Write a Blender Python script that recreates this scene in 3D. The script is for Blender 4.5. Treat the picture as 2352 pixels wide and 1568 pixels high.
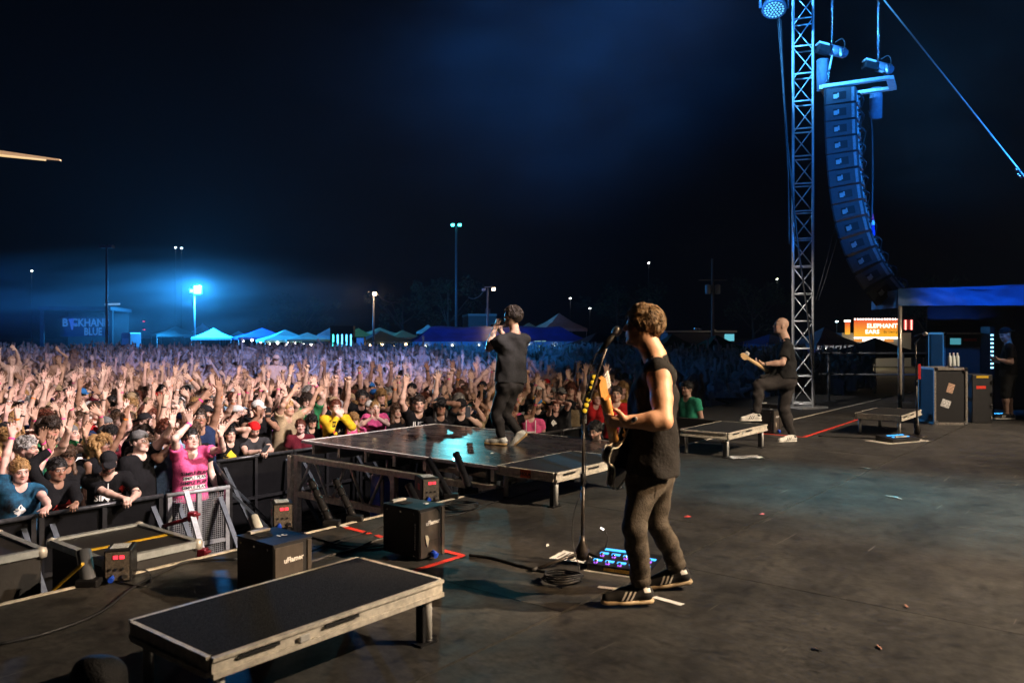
import bpy, bmesh, math, random
import numpy as np
from mathutils import Vector, Matrix, Euler
from mathutils.bvhtree import BVHTree
R = math.radians
random.seed(11); rng = np.random.default_rng(7)
for o in list(bpy.data.objects): bpy.data.objects.remove(o)
sc = bpy.context.scene
COL = sc.collection
# ---------------------------------------------------------------- camera
CAMH = 1.58; FPX = 1870.0; HOR = 762.0
cam_d = bpy.data.cameras.new('camera'); cam = bpy.data.objects.new('camera', cam_d); COL.objects.link(cam)
cam.location = (0, 0, CAMH); cam.rotation_euler = (R(90), 0, 0)
cam_d.sensor_width = 36; cam_d.lens = 36 * FPX / 2352
cam_d.shift_y = -(784 - HOR) / 2352
cam_d.clip_end = 3000; cam_d.clip_start = 0.05
cam_d.dof.use_dof = True; cam_d.dof.focus_distance = 10.0; cam_d.dof.aperture_fstop = 2.8
sc.camera = cam
# ---------------------------------------------------------------- night sky
w = bpy.data.worlds.new('World'); sc.world = w; w.use_nodes = True
nt = w.node_tree; bg = nt.nodes['Background']
sky = nt.nodes.new('ShaderNodeTexSky'); sky.sky_type = 'NISHITA'; sky.sun_disc = False
sky.sun_elevation = R(-8); sky.sun_rotation = R(120)
tint = nt.nodes.new('ShaderNodeMix'); tint.data_type = 'RGBA'; tint.blend_type = 'ADD'
tint.inputs[0].default_value = 1.0; tint.inputs[7].default_value = (0.002, 0.005, 0.016, 1)
nt.links.new(sky.outputs[0], tint.inputs[6]); nt.links.new(tint.outputs[2], bg.inputs[0])
bg.inputs[1].default_value = 0.05
sc.view_settings.view_transform = 'Standard'; sc.view_settings.look = 'None'
sc.view_settings.exposure = 0.0; sc.view_settings.gamma = 1.0
cy = sc.cycles
cy.use_denoising = True; cy.max_bounces = 5; cy.diffuse_bounces = 2; cy.glossy_bounces = 3
cy.transmission_bounces = 3; cy.volume_bounces = 0; cy.transparent_max_bounces = 6
cy.caustics_reflective = False; cy.caustics_refractive = False
cy.sample_clamp_indirect = 4.0; cy.sample_clamp_direct = 0.0
cy.use_adaptive_sampling = True; cy.adaptive_threshold = 0.03; cy.volume_step_rate = 2.0; cy.volume_max_steps = 256

# ---------------------------------------------------------------- coordinates
CU, SU = 0.6275, 0.7786           # stage front edge runs along u, v points to the audience
ROT = math.atan2(SU, CU)
def S(u, v, z=0.0): return Vector((CU * u - SU * v, SU * u + CU * v, z))
def UV(x, y): return (CU * x + SU * y, -SU * x + CU * y)
def P(px, py, D): return Vector(((px - 1176) / FPX * D, D, CAMH - (py - HOR) / FPX * D))
def PZ(px, py, z=0.0): return P(px, py, FPX * (CAMH - z) / (py - HOR))
GZ = -1.3                         # the field in front of the stage

# ---------------------------------------------------------------- lamps hung on the stage and on the poles
def spot(name, loc, target, energy, color, angle, blend=0.5, r=0.15):
    d = bpy.data.lights.new(name, 'SPOT'); d.energy = energy; d.color = color
    d.spot_size = R(angle); d.spot_blend = blend; d.shadow_soft_size = r
    o = bpy.data.objects.new(name, d); COL.objects.link(o); o.location = loc
    o.rotation_euler = (Vector(target) - Vector(loc)).to_track_quat('-Z', 'Y').to_euler()
    return o
WARM = (1.0, 0.78, 0.56); PINK = (1.0, 0.84, 0.84); BLUE = (0.02, 0.25, 1.0); CYAN = (0.03, 0.62, 0.85)
LIGHTS = [
    # warm wash from the truss over the deck
    spot('stage_wash_light', S(8.0, -3.5, 5.8), S(6.9, 3.6, 0.2), 6000, WARM, 80, 0.75, 0.10),
    spot('stage_wash_light', S(15.0, -2.5, 5.8), S(13.9, 3.2, 0.0), 4200, WARM, 52, 0.9, 0.10),
    # narrow side spot added to brighten the guitarist alone
    spot('added_side_light', (7.0, 2.2, 4.6), (0.82, 4.8, 1.15), 4300, (1.0, 0.66, 0.38), 17, 0.6, 0.08),
    # crowd blinders on the front truss
    spot('crowd_light', S(8.5, 1.5, 7.0), S(3.2, 16.5, -0.5), 13000, PINK, 62, 0.85, 0.15),
    spot('crowd_light', S(2.0, 1.5, 7.0), S(3.0, 15.0, -0.5), 900, PINK, 60, 0.8, 0.2),
    spot('crowd_light', S(8.5, 1.5, 7.6), P(640, 830, 27), 8500, (1.0, 0.78, 0.86), 42, 0.9, 0.15),
    # blue lamps on the tower and the loudspeakers
    spot('blue_truss_light', (-2.0, 9.0, 7.6), (6.4, 17.0, 9.0), 42000, (0.07, 0.40, 1.0), 33, 0.8, 0.2),
    spot('blue_truss_light', S(11.5, -3.0, 3.0), P(1975, 230, 16.5), 12000, BLUE, 44, 0.8, 0.2),
    spot('added_tower_light', (-2.0, 9.0, 7.6), P(1844, 800, 17.2), 6500, (1.0, 0.92, 0.84), 17, 0.9, 0.15),  # white spot added to brighten the lower tower
    spot('blue_canopy_light', S(11.0, 1.0, 9.0), P(2230, 655, 15.0), 5200, BLUE, 15, 0.7, 0.2),
    spot('blue_beam_light', S(11.0, 4.0, 9.0), P(1300, 40, 40), 60000, BLUE, 46, 1.0, 0.2),
    spot('blue_field_light', S(9.0, 3.0, 8.0), P(560, 805, 52), 22000, BLUE, 54, 0.9, 0.2),
    spot('blue_field_light', S(12.0, 3.0, 8.0), P(1130, 735, 66), 44000, BLUE, 20, 0.9, 0.2),
    spot('blue_field_light', S(12.0, 3.0, 8.0), P(1640, 850, 28), 700, BLUE, 40, 1.0, 0.2),
    spot('blue_floor_light', S(9.0, -4.0, 8.0), PZ(1800, 1110), 5500, CYAN, 18, 1.0, 0.2),
    spot('blue_floor_light', S(9.0, -4.0, 8.0), PZ(2260, 1165), 4600, CYAN, 26, 1.0, 0.2),
]
# ---------------------------------------------------------------- materials
MATS = {}
def mat(name, col, rough=0.6, metal=0.0, noise=0.0, nscale=8.0, bump=0.0, bscale=40.0, emit=None, estr=0.0, spec=0.5, col2=None, coat=0.0, stretch=None):
    if name in MATS: return MATS[name]
    m = bpy.data.materials.new(name); m.use_nodes = True; MATS[name] = m
    t = m.node_tree; b = t.nodes['Principled BSDF']
    c = (*col, 1.0)
    b.inputs['Base Color'].default_value = c; b.inputs['Roughness'].default_value = rough
    b.inputs['Metallic'].default_value = metal; b.inputs['Specular IOR Level'].default_value = spec
    b.inputs['Coat Weight'].default_value = coat
    tc = None
    if noise > 0 or bump > 0:
        tc = t.nodes.new('ShaderNodeTexCoord')
        src = tc.outputs['Object']
        if stretch:
            mp = t.nodes.new('ShaderNodeMapping'); mp.inputs['Scale'].default_value = stretch
            t.links.new(src, mp.inputs[0]); src = mp.outputs[0]
    if noise > 0:
        n = t.nodes.new('ShaderNodeTexNoise'); n.inputs['Scale'].default_value = nscale
        n.inputs['Detail'].default_value = 6; n.inputs['Roughness'].default_value = 0.65
        t.links.new(src, n.inputs['Vector'])
        r = t.nodes.new('ShaderNodeValToRGB'); r.color_ramp.elements[0].position = 0.32; r.color_ramp.elements[1].position = 0.70
        lo = tuple(x * (1 - noise) for x in col); hi = col2 or tuple(min(1, x * (1 + noise)) for x in col)
        r.color_ramp.elements[0].color = (*lo, 1); r.color_ramp.elements[1].color = (*hi, 1)
        t.links.new(n.outputs[0], r.inputs[0]); t.links.new(r.outputs[0], b.inputs['Base Color'])
        mr = t.nodes.new('ShaderNodeMapRange'); mr.inputs[3].default_value = max(0.02, rough - 0.12); mr.inputs[4].default_value = min(1, rough + 0.12)
        t.links.new(n.outputs[0], mr.inputs[0]); t.links.new(mr.outputs[0], b.inputs['Roughness'])
    if bump > 0:
        n2 = t.nodes.new('ShaderNodeTexNoise'); n2.inputs['Scale'].default_value = bscale; n2.inputs['Detail'].default_value = 4
        t.links.new(src, n2.inputs['Vector'])
        bp = t.nodes.new('ShaderNodeBump'); bp.inputs['Strength'].default_value = bump; bp.inputs['Distance'].default_value = 0.01
        t.links.new(n2.outputs[0], bp.inputs['Height']); t.links.new(bp.outputs[0], b.inputs['Normal'])
    if emit:
        b.inputs['Emission Color'].default_value = (*emit, 1); b.inputs['Emission Strength'].default_value = estr
    return m
def glow(name, col, strength):
    return mat(name, (0.02, 0.02, 0.02), 0.5, emit=col, estr=strength)

# ---------------------------------------------------------------- mesh builder
class MB:
    def __init__(s): s.v = []; s.f = []; s.sm = []
    def add(s, vs, fs, smooth=False):
        o = len(s.v); s.v += [tuple(x) for x in vs]; s.f += [tuple(i + o for i in f) for f in fs]; s.sm += [smooth] * len(fs)
        return s
    def box(s, c, size, M=None, bev=0.0):
        x, y, z = (a / 2 for a in size)
        if bev > 0:
            bev = min(bev, x * .9, y * .9, z * .9)
            vs = []
            for sx in (-1, 1):
                for sy in (-1, 1):
                    for sz in (-1, 1):
                        vs += [(sx * x, sy * (y - bev), sz * (z - bev)), (sx * (x - bev), sy * y, sz * (z - bev)), (sx * (x - bev), sy * (y - bev), sz * z)]
            bm = bmesh.new()
            for q in vs: bm.verts.new(q)
            r = bmesh.ops.convex_hull(bm, input=bm.verts)
            bmesh.ops.dissolve_limit(bm, angle_limit=R(2), verts=bm.verts, edges=bm.edges)
            bm.verts.index_update()
            vs = [v.co.copy() for v in bm.verts]; fs = [tuple(v.index for v in f.verts) for f in bm.faces]; bm.free()
        else:
            vs = [Vector((sx * x, sy * y, sz * z)) for sx in (-1, 1) for sy in (-1, 1) for sz in (-1, 1)]
            fs = [(0, 1, 3, 2), (4, 6, 7, 5), (0, 4, 5, 1), (2, 3, 7, 6), (0, 2, 6, 4), (1, 5, 7, 3)]
        c = Vector(c)
        if M is not None: vs = [M @ Vector(q) for q in vs]
        return s.add([Vector(q) + c for q in vs], fs)
    def rod(s, a, b, r, r2=None, n=10, cap=True, smooth=True):
        a = Vector(a); b = Vector(b); r2 = r if r2 is None else r2
        d = (b - a); q = d.to_track_quat('Z', 'Y') if d.length > 1e-9 else None
        vs = []
        for p, rr in ((a, r), (b, r2)):
            for i in range(n):
                t = 2 * math.pi * i / n
                vs.append(p + q @ Vector((rr * math.cos(t), rr * math.sin(t), 0)))
        o = len(s.v); s.v += [tuple(x) for x in vs]
        for i in range(n):
            j = (i + 1) % n; s.f.append((o + i, o + j, o + n + j, o + n + i)); s.sm.append(smooth)
        if cap:
            s.f.append(tuple(o + i for i in reversed(range(n)))); s.f.append(tuple(o + n + i for i in range(n))); s.sm += [False, False]
        return s
    def bar(s, a, b, wx, wy, up=(0, 0, 1)):
        a = Vector(a); b = Vector(b); d = b - a
        z = d.normalized(); u = Vector(up)
        if abs(z.dot(u)) > .98: u = Vector((1, 0, 0))
        x = u.cross(z).normalized(); y = z.cross(x)
        M = Matrix((x, y, z)).transposed()
        return s.box((a + b) / 2, (wx, wy, d.length), M)
    def tube(s, pts, r, n=8, smooth=True):
        pts = [Vector(p) for p in pts]; m = len(pts); o = len(s.v)
        ref = Vector((0, 0, 1)); 
        for k, p in enumerate(pts):
            d = (pts[min(k + 1, m - 1)] - pts[max(k - 1, 0)]).normalized()
            if abs(d.dot(ref)) > .95: ref = Vector((1, 0, 0)) if abs(d.x) < .9 else Vector((0, 1, 0))
            x = ref.cross(d).normalized(); y = d.cross(x)
            rr = r[k] if hasattr(r, '__len__') else r
            for i in range(n):
                t = 2 * math.pi * i / n
                s.v.append(tuple(p + x * (rr * math.cos(t)) + y * (rr * math.sin(t))))
        for k in range(m - 1):
            for i in range(n):
                j = (i + 1) % n
                s.f.append((o + k * n + i, o + k * n + j, o + (k + 1) * n + j, o + (k + 1) * n + i)); s.sm.append(smooth)
        s.f.append(tuple(o + i for i in reversed(range(n)))); s.f.append(tuple(o + (m - 1) * n + i for i in range(n))); s.sm += [False, False]
        return s
    def lathe(s, prof, c=(0, 0, 0), n=16, M=None):
        c = Vector(c); o = len(s.v); m = len(prof)
        for (r, z) in prof:
            for i in range(n):
                t = 2 * math.pi * i / n; q = Vector((r * math.cos(t), r * math.sin(t), z))
                if M is not None: q = M @ q
                s.v.append(tuple(q + c))
        for k in range(m - 1):
            for i in range(n):
                j = (i + 1) % n
                s.f.append((o + k * n + i, o + k * n + j, o + (k + 1) * n + j, o + (k + 1) * n + i)); s.sm.append(True)
        s.f.append(tuple(o + i for i in reversed(range(n)))); s.f.append(tuple(o + (m - 1) * n + i for i in range(n))); s.sm += [False, False]
        return s
    def prism(s, poly, h, M):            # polygon in local xy, extruded h along local z
        n = len(poly); vs = [M @ Vector((x, y, 0)) for x, y in poly] + [M @ Vector((x, y, h)) for x, y in poly]
        fs = [tuple(reversed(range(n))), tuple(range(n, 2 * n))] + [(i, (i + 1) % n, n + (i + 1) % n, n + i) for i in range(n)]
        return s.add(vs, fs)
    def build(s, name, m, parent=None, world=False):
        me = bpy.data.meshes.new(name)
        vs = s.v
        if parent is not None and world:
            L = parent.location; vs = [(a - L.x, b - L.y, c - L.z) for a, b, c in vs]
        me.from_pydata(vs, [], s.f); me.polygons.foreach_set('use_smooth', s.sm); me.update()
        if m is not None: me.materials.append(m)
        o = bpy.data.objects.new(name, me); COL.objects.link(o)
        if parent is not None: o.parent = parent
        return o
def tag(o, label, cat, group=None, kind=None):
    if label: o['label'] = label
    if cat: o['category'] = cat
    if group: o['group'] = group
    if kind: o['kind'] = kind
    return o
def thing(name, loc, rz=0.0, label=None, cat=None, group=None):
    e = bpy.data.objects.new(name, None); COL.objects.link(e); e.location = loc; e.rotation_euler = (0, 0, rz); e.empty_display_size = .1
    return tag(e, label, cat, group)
def structure(o): o['kind'] = 'structure'; return o
def copy_tree(o, parent=None):
    c = o.copy(); COL.objects.link(c); c.parent = parent
    for ch in list(o.children): copy_tree(ch, c)
    return c
def text_mesh(body, size, align='CENTER', offset=0.0, space=1.0):
    cu = bpy.data.curves.new('t', 'FONT'); cu.body = body; cu.size = size; cu.align_x = align; cu.align_y = 'CENTER'
    cu.offset = offset; cu.space_character = space; cu.resolution_u = 2
    ob = bpy.data.objects.new('t', cu); COL.objects.link(ob)
    dg = bpy.context.evaluated_depsgraph_get(); dg.update()
    me = bpy.data.meshes.new_from_object(ob.evaluated_get(dg))
    bpy.data.objects.remove(ob); bpy.data.curves.remove(cu)
    vs = [v.co.copy() for v in me.vertices]; fs = [tuple(p.vertices) for p in me.polygons]
    bpy.data.meshes.remove(me)
    return vs, fs
def text_on(name, body, size, M, m, parent, thick=0.0015, xs=1.0, offset=0.0, align='CENTER', space=1.0):
    vs, fs = text_mesh(body, size, align, offset, space)
    mb = MB(); mb.add([M @ Vector((v.x * xs, v.y, thick)) for v in vs], fs)
    return mb.build(name, m, parent)
def frame(o, x, y):                     # 4x4 from origin and two axes
    x = Vector(x).normalized(); y = Vector(y).normalized(); z = x.cross(y)
    M = Matrix((x, y, z)).transposed().to_4x4(); M.translation = Vector(o); return M
def sag(a, b, s, n=12):
    a = Vector(a); b = Vector(b)
    return [a.lerp(b, i / n) - Vector((0, 0, s * 4 * (i / n) * (1 - i / n))) for i in range(n + 1)]
def smooth_path(pts, k=6):              # Catmull-Rom
    pts = [Vector(p) for p in pts]; out = []
    for i in range(len(pts) - 1):
        p0 = pts[max(i - 1, 0)]; p1 = pts[i]; p2 = pts[i + 1]; p3 = pts[min(i + 2, len(pts) - 1)]
        for j in range(k):
            t = j / k
            out.append(0.5 * ((2 * p1) + (p2 - p0) * t + (2 * p0 - 5 * p1 + 4 * p2 - p3) * t * t + (3 * p1 - p0 - 3 * p2 + p3) * t ** 3))
    out.append(pts[-1]); return out

M_ = dict
ALU = mat('brushed_aluminium', (0.62, 0.61, 0.58), 0.42, 0.3, 0.18, 14, 0.05, 60)
ALU_DIRTY = mat('scuffed_aluminium', (0.66, 0.61, 0.52), 0.5, 0.1, 0.3, 20, 0.1, 50)
STEEL = mat('galvanised_steel', (0.5, 0.5, 0.5), 0.45, 0.6, 0.2, 10)
BLACK = mat('black_paint', (0.010, 0.010, 0.011), 0.5, 0, 0.3, 20, 0.05, 80, spec=.3)
BLACKM = mat('black_matte', (0.012, 0.012, 0.013), 0.85)
RUBBER = mat('black_cable_rubber', (0.015, 0.015, 0.016), 0.55)
CARPET = mat('charcoal_riser_carpet', (0.012, 0.012, 0.013), 0.95, 0, 0.7, 150, 0.8, 260, spec=.15, col2=(.040, .039, .040))
GRIT = mat('black_grip_deck', (0.007, 0.008, 0.010), 0.75, 0, 0.5, 120, 0.6, 300)
SCRIM = mat('black_barrier_scrim', (0.004, 0.004, 0.0045), 0.95, 0, 0.4, 9, 0.2, 30, spec=.1)
WHITE = mat('white_print', (0.78, 0.78, 0.76), 0.6)
RED_LED = glow('red_led', (1.0, 0.03, 0.05), 2.6)
CHROME = mat('chrome_hardware', (0.75, 0.75, 0.75), 0.18, 1.0)
# ---------------------------------------------------------------- ground, stage deck
def quad(name, pts, m): 
    o = MB().add(pts, [tuple(range(len(pts)))]).build(name, m); return structure(o)
def ground_mat():
    m = mat('trampled_grass_field', (0.020, 0.028, 0.014), 0.95, 0, 0.6, 0.9, 0.8, 14, col2=(0.045, 0.05, 0.025)); return m
quad('ground', [(-255, -55, GZ), (255, -55, GZ), (255, 355, GZ), (-255, 355, GZ)], ground_mat())

def deck_mat():
    m = bpy.data.materials.new('scuffed_black_stage_deck'); m.use_nodes = True; t = m.node_tree; b = t.nodes['Principled BSDF']
    g = t.nodes.new('ShaderNodeNewGeometry'); mp = t.nodes.new('ShaderNodeMapping'); mp.inputs['Rotation'].default_value = (0, 0, -ROT)
    t.links.new(g.outputs['Position'], mp.inputs[0])
    def noise(scale, detail, rough, sc=(1, 1, 1), dist=0.0):
        m2 = t.nodes.new('ShaderNodeMapping'); m2.inputs['Scale'].default_value = sc; t.links.new(mp.outputs[0], m2.inputs[0])
        n = t.nodes.new('ShaderNodeTexNoise'); n.inputs['Scale'].default_value = scale; n.inputs['Detail'].default_value = detail; n.inputs['Roughness'].default_value = rough
        n.inputs['Distortion'].default_value = dist; t.links.new(m2.outputs[0], n.inputs['Vector']); return n.outputs[0]
    def ramp(src, p0, p1, c0, c1):
        r = t.nodes.new('ShaderNodeValToRGB'); r.color_ramp.elements[0].position = p0; r.color_ramp.elements[1].position = p1
        r.color_ramp.elements[0].color = (*c0, 1); r.color_ramp.elements[1].color = (*c1, 1); t.links.new(src, r.inputs[0]); return r.outputs[0]
    def mix(a, b2, fac, mode='MIX'):
        x = t.nodes.new('ShaderNodeMix'); x.data_type = 'RGBA'; x.blend_type = mode
        for sock, val in ((x.inputs[0], fac), (x.inputs[6], a), (x.inputs[7], b2)):
            if hasattr(val, 'links') or hasattr(val, 'is_linked'): t.links.new(val, sock)
            else: sock.default_value = val
        return x.outputs[2]
    base = ramp(noise(1.6, 8, 0.7), .3, .72, (0.022, 0.0215, 0.021), (0.080, 0.076, 0.070))
    fine = ramp(noise(26, 6, 0.75, (1, .55, 1)), .35, .75, (0.45, 0.45, 0.45), (1.45, 1.42, 1.38))
    c = mix(base, fine, 1.0, 'MULTIPLY')
    blot = ramp(noise(5.5, 5, 0.6, (1, 1, 1), .8), .56, .66, (1, 1, 1), (0.42, 0.43, 0.45))
    c = mix(c, blot, .85, 'MULTIPLY')
    scr = ramp(noise(9, 3, .5, (.12, 3.2, 1), .3), .70, .735, (0, 0, 0), (1, 1, 1))
    c = mix(c, (0.15, 0.135, 0.115, 1), scr)
    t.links.new(c, b.inputs['Base Color'])
    rr = ramp(noise(3.0, 6, .7), .3, .75, (0.42, 0.42, 0.42), (0.72, 0.72, 0.72)); t.links.new(rr, b.inputs['Roughness'])
    bp = t.nodes.new('ShaderNodeBump'); bp.inputs['Strength'].default_value = .35; bp.inputs['Distance'].default_value = .004
    t.links.new(noise(34, 6, .7), bp.inputs['Height']); t.links.new(bp.outputs[0], b.inputs['Normal'])
    b.inputs['Specular IOR Level'].default_value = .4
    return m
DECK = deck_mat()
VE = 5.26
stage = structure(thing('stage', (0, 0, 0), ROT))
mb = MB(); 
mb.box((9, 0.05, -0.09), (46, 2 * (VE - 0.02 - .05), 0.10)); mb.build('deck_frame', BLACKM, stage)
vrows = [VE, 2.66, 0.22, -2.22, -4.66]
usplits = [-6, -3.56, -1.12, 1.32, 3.76, 6.20, 8.64, 11.08, 13.52, 15.96, 18.4, 20.84, 23.28]
for i in range(4):
    off = 0.0 if i % 2 == 0 else -1.22
    for k in range(len(usplits) - 1):
        u0, u1 = usplits[k] + off, usplits[k + 1] + off
        v1, v0 = vrows[i], vrows[i + 1]
        dz = random.uniform(-.0012, .0012)
        MB().box(((u0 + u1) / 2, (v0 + v1) / 2, -0.02 + dz), (u1 - u0 - .005, v1 - v0 - .022, .04)).build('deck_panel', DECK, stage)
# silver edge trim along the downstage edge and the dark skirt under it
for k in range(12):
    u0 = -6 + k * 2.44
    MB().box((u0 + 1.22, VE + .016, -.03), (2.43, .03, .07)).build('edge_trim', ALU_DIRTY, stage)
MB().box((9, VE - .05, (GZ - .15) / 2), (44, .02, -GZ - .15)).build('skirt', SCRIM, stage)

# ---------------------------------------------------------------- risers on the deck
def riser(u0, u1, v0, v1, h, top, label, brackets, dirty=ALU_DIRTY, seed=0):
    rr = random.Random(seed)
    L, W = u1 - u0, v1 - v0
    e = thing('stage_riser', S(u0, v0, 0), ROT, label, 'riser', 'low risers on the stage deck')
    MB().box((L / 2, W / 2, h - .012), (L - .02, W - .02, .024), bev=.003).build('deck_top', top, e)
    fh = .085
    for (a, b, nm) in (((0, 0), (L, 0), 0), ((0, W), (L, W), 0), ((0, 0), (0, W), 1), ((L, 0), (L, W), 1)):
        mb = MB(); cx, cy_ = (a[0] + b[0]) / 2, (a[1] + b[1]) / 2
        ln = (L if nm == 0 else W - .05)
        sx, sy = (ln, .022) if nm == 0 else (.022, ln)
        # extruded edge profile: two lips and a recessed web
        off = (.006 if a[1] == 0 else -.006) if nm == 0 else 0
        offx = (.006 if a[0] == 0 else -.006) if nm == 1 else 0
        mb.box((cx, cy_, h - .009), (sx if nm else ln, sy if not nm else ln, .016) if True else None)
        mb.box((cx, cy_, h - fh + .010), (sx, sy, .022))
        mb.box((cx + offx, cy_ + off, h - fh / 2), (sx * (.45 if nm else 1), sy * (1 if nm else .45), fh - .03))
        rail = mb.build('edge_rail', dirty, e)
        if nm == 0 and a[1] == 0:
            for k in range(2):     # dark worn strips and latch on the front rail
                x = L * (.16 + .33 * k)
                MB().box((x, -.0095, h - .030), (L * .15, .006, .013)).build('rail_strip', BLACKM, e)
            MB().box((L * .33, -.014, h - .045), (.05, .008, .03), bev=.002).build('latch', ALU, e)
    for i, (x, y) in enumerate(((.06, .05), (L - .06, .05), (.06, W - .05), (L - .06, W - .05))):
        mb = MB(); mb.rod((x, y, .004), (x, y, h - .03), .024, n=14)
        lg = mb.build('leg', ALU, e)
        if i in brackets:
            b = MB(); b.box((x - .03, y + .012, .10), (.035, .05, .19), bev=.004); b.box((x - .02, y, .006), (.12, .07, .010)); b.box((x + .045, y + .02, .007), (.07, .03, .008))
            b.build('leg_bracket', BLACK, e)
        MB().rod((x, y, .0), (x, y, .02), .028, n=14).build('foot', RUBBER, e)
    return e
HR = 0.317
rA = riser(1.73, 3.02, 2.89, 3.55, HR, CARPET, 'nearest low riser with dark carpet top and scuffed cream metal edge', (1,), seed=1)
rB = riser(5.93, 7.15, 4.27, 4.95, HR, GRIT, 'low black grip-top riser against the catwalk with an orange tag', (0, 1), seed=2)
rC = riser(9.63, 10.88, 4.28, 4.94, HR, GRIT, 'low black riser the bald bassist rests his foot on', (0, 1), seed=3)
rD = riser(13.25, 14.5, 3.13, 3.80, HR, CARPET, 'low riser beside the far microphone stand near the canopy pole', (1,), seed=4)
# orange tag on the middle riser's side
ORANGE = mat('orange_gaffer_tag', (0.75, 0.12, 0.02), .7, 0, .25, 30)
MB().box((-.013, .34, HR - .045), (.004, .12, .07)).build('orange_tag', ORANGE, rB)
text_on('tag_lettering', 'HOLA', .045, frame((-.0155, .34, HR - .045), (0, -1, 0), (0, 0, 1)), BLACKM, rB, .0008, offset=.002)

# ---------------------------------------------------------------- catwalk (thrust) in front of the stage
TZ = 0.18
th = thing('catwalk', S(6.5, VE, 0), ROT, 'glossy dark catwalk platform on aluminium truss where the singer stands', 'platform')
TW, TL = 2.42, 3.42
TDECK = mat('glossy_dark_catwalk_deck', (0.040, 0.034, 0.032), .27, 0, .5, 4.5, .14, 9, coat=.12, stretch=(1, .35, 1))
for i in range(2):
    for j in range(3):
        x0, x1 = i * TW / 2, (i + 1) * TW / 2; y0, y1 = .02 + j * (TL - .02) / 3, .02 + (j + 1) * (TL - .02) / 3
        MB().box(((x0 + x1) / 2, (y0 + y1) / 2, TZ - .02 + random.uniform(-.001, .001)), (x1 - x0 - .008, y1 - y0 - .008, .04)).build('deck_panel', TDECK, th)
TRIM = mat('white_edge_trim', (0.72, 0.70, 0.66), .5, .2, .2, 30)
for a, b in (((-.015, .0), (-.015, TL)), ((TW + .015, 0), (TW + .015, TL))):
    MB().box((a[0], TL / 2, TZ - .012), (.03, TL + .06, .032)).build('edge_trim', TRIM, th)
MB().box((TW / 2, TL + .015, TZ - .012), (TW - .002, .03, .032)).build('edge_trim', TRIM, th)
for k in range(7):      # deck joists seen under the edge
    y = .25 + k * .5
    MB().box((TW / 2, y, TZ - .105), (TW - .02, .05, .12)).build('joist', ALU_DIRTY, th)
def truss_side(x, name):
    mb = MB(); zt, zb = TZ - .22, TZ - .68
    y0, y1 = .12, TL + .08
    mb.bar((x, y0, zt), (x, y1, zt), .07, .07); mb.build('truss_chord', ALU_DIRTY, th)
    mb = MB(); mb.bar((x, y0, zb), (x, y1, zb), .07, .07); mb.build('truss_chord', ALU_DIRTY, th)
    n = 10
    for k in range(n):
        ya = y0 + (y1 - y0) * k / n + .05; yb = y0 + (y1 - y0) * (k + 1) / n - .05
        za, zb_ = (zt - .03, zb + .03) if k % 2 else (zb + .03, zt - .03)
        MB().rod((x, ya, za), (x, yb, zb_), .018, n=8).build('truss_brace', ALU, th)
    for y in (y0 + 1.55, y1 - .02, y1 + .12):
        zlo = zb if y < y1 - .1 else GZ + .01
        MB().box((x, y, (zt + zlo) / 2 + .02), (.075, .075, zt - zlo), bev=.006).build('truss_post', ALU_DIRTY, th)
truss_side(-.06, 'a'); truss_side(TW + .06, 'b')
for x in (.7, 1.5):
    for y in (.9, 2.6): MB().rod((x, y, GZ), (x, y, TZ - .05), .03).build('leg', STEEL, th)
def tarp(name, loc, label): pass
BLUEP = mat('blue_plastic', (0.01, 0.07, 0.6), .45, 0, .15, 6)
bd = thing('water_barrel', S(7.05, 7.6, GZ), ROT, 'bright blue plastic barrel with a pale strap under the catwalk', 'barrel')
MB().lathe([(.24, 0), (.28, .03), (.29, .3), (.275, .32), (.29, .35), (.29, .75), (.275, .77), (.29, .8), (.28, 1.08), (.25, 1.1)], n=24).build('body', BLUEP, bd)
MB().box((-.27, -.09, .62), (.02, .04, .9), M=Matrix.Rotation(.3, 3, 'Z')).build('strap', WHITE, bd)

# ---------------------------------------------------------------- crowd barrier
SILV = mat('dull_silver_barrier', (.30, .31, .32), .45, .4, .3, 18)
def barrier_panel(u0, v0, u1, v1, label, scrim=True, group='black crowd barrier panels'):
    a = S(u0, v0, GZ); b = S(u1, v1, GZ); d = (b - a); L = d.length; rz = math.atan2(d.y, d.x)
    e = thing('crowd_barrier', a, rz, label, 'barrier', group)
    H = 1.13; mt = BLACK if scrim else SILV
    MB().rod((0, 0, H), (L, 0, H), .024, n=12).build('top_rail', mat('worn_black_rail', (0.05, 0.052, 0.055), .35, .5, .5, 30) if scrim else SILV, e)
    for x in (.03, L / 2, L - .03): MB().box((x, 0, H / 2), (.045, .045, H - .04)).build('post', mt, e)
    for z in (.12, .55): MB().box((L / 2, 0, z), (L - .06, .035, .04)).build('cross_rail', mt, e)
    if scrim:
        MB().box((L / 2, .028, H / 2 + .02), (L - .02, .008, H - .06)).build('scrim', SCRIM, e)
    else:
        mb = MB(); s_ = .022; nx = int((L - .1) / s_); nz = int(1.0 / s_)
        for i in range(nx):
            x = .06 + i * s_; mb.bar((x, .0, .08), (x, .0, H - .04), .004, .004)
        for k in range(nz):
            z = .09 + k * s_; mb.bar((.05, .003, z), (L - .05, .003, z), .004, .004)
        o = mb.build('wire_mesh', SILV, e); o['kind'] = 'stuff'
    for x in (.12, L - .12): MB().bar((x, -.02, H - .1), (x, -.95, .03), .05, .03).build('rear_brace', mat('steel_brace', (.05, .06, .07), .4, .4, .3, 20), e)
    MB().box((L / 2, -.5, .012), (L - .04, 1.0, .02)).build('foot_plate', BLACK, e)
    return e
us = [-3.1, -1.85, -.6, .65, 1.9, 3.2, 4.45]
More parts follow.
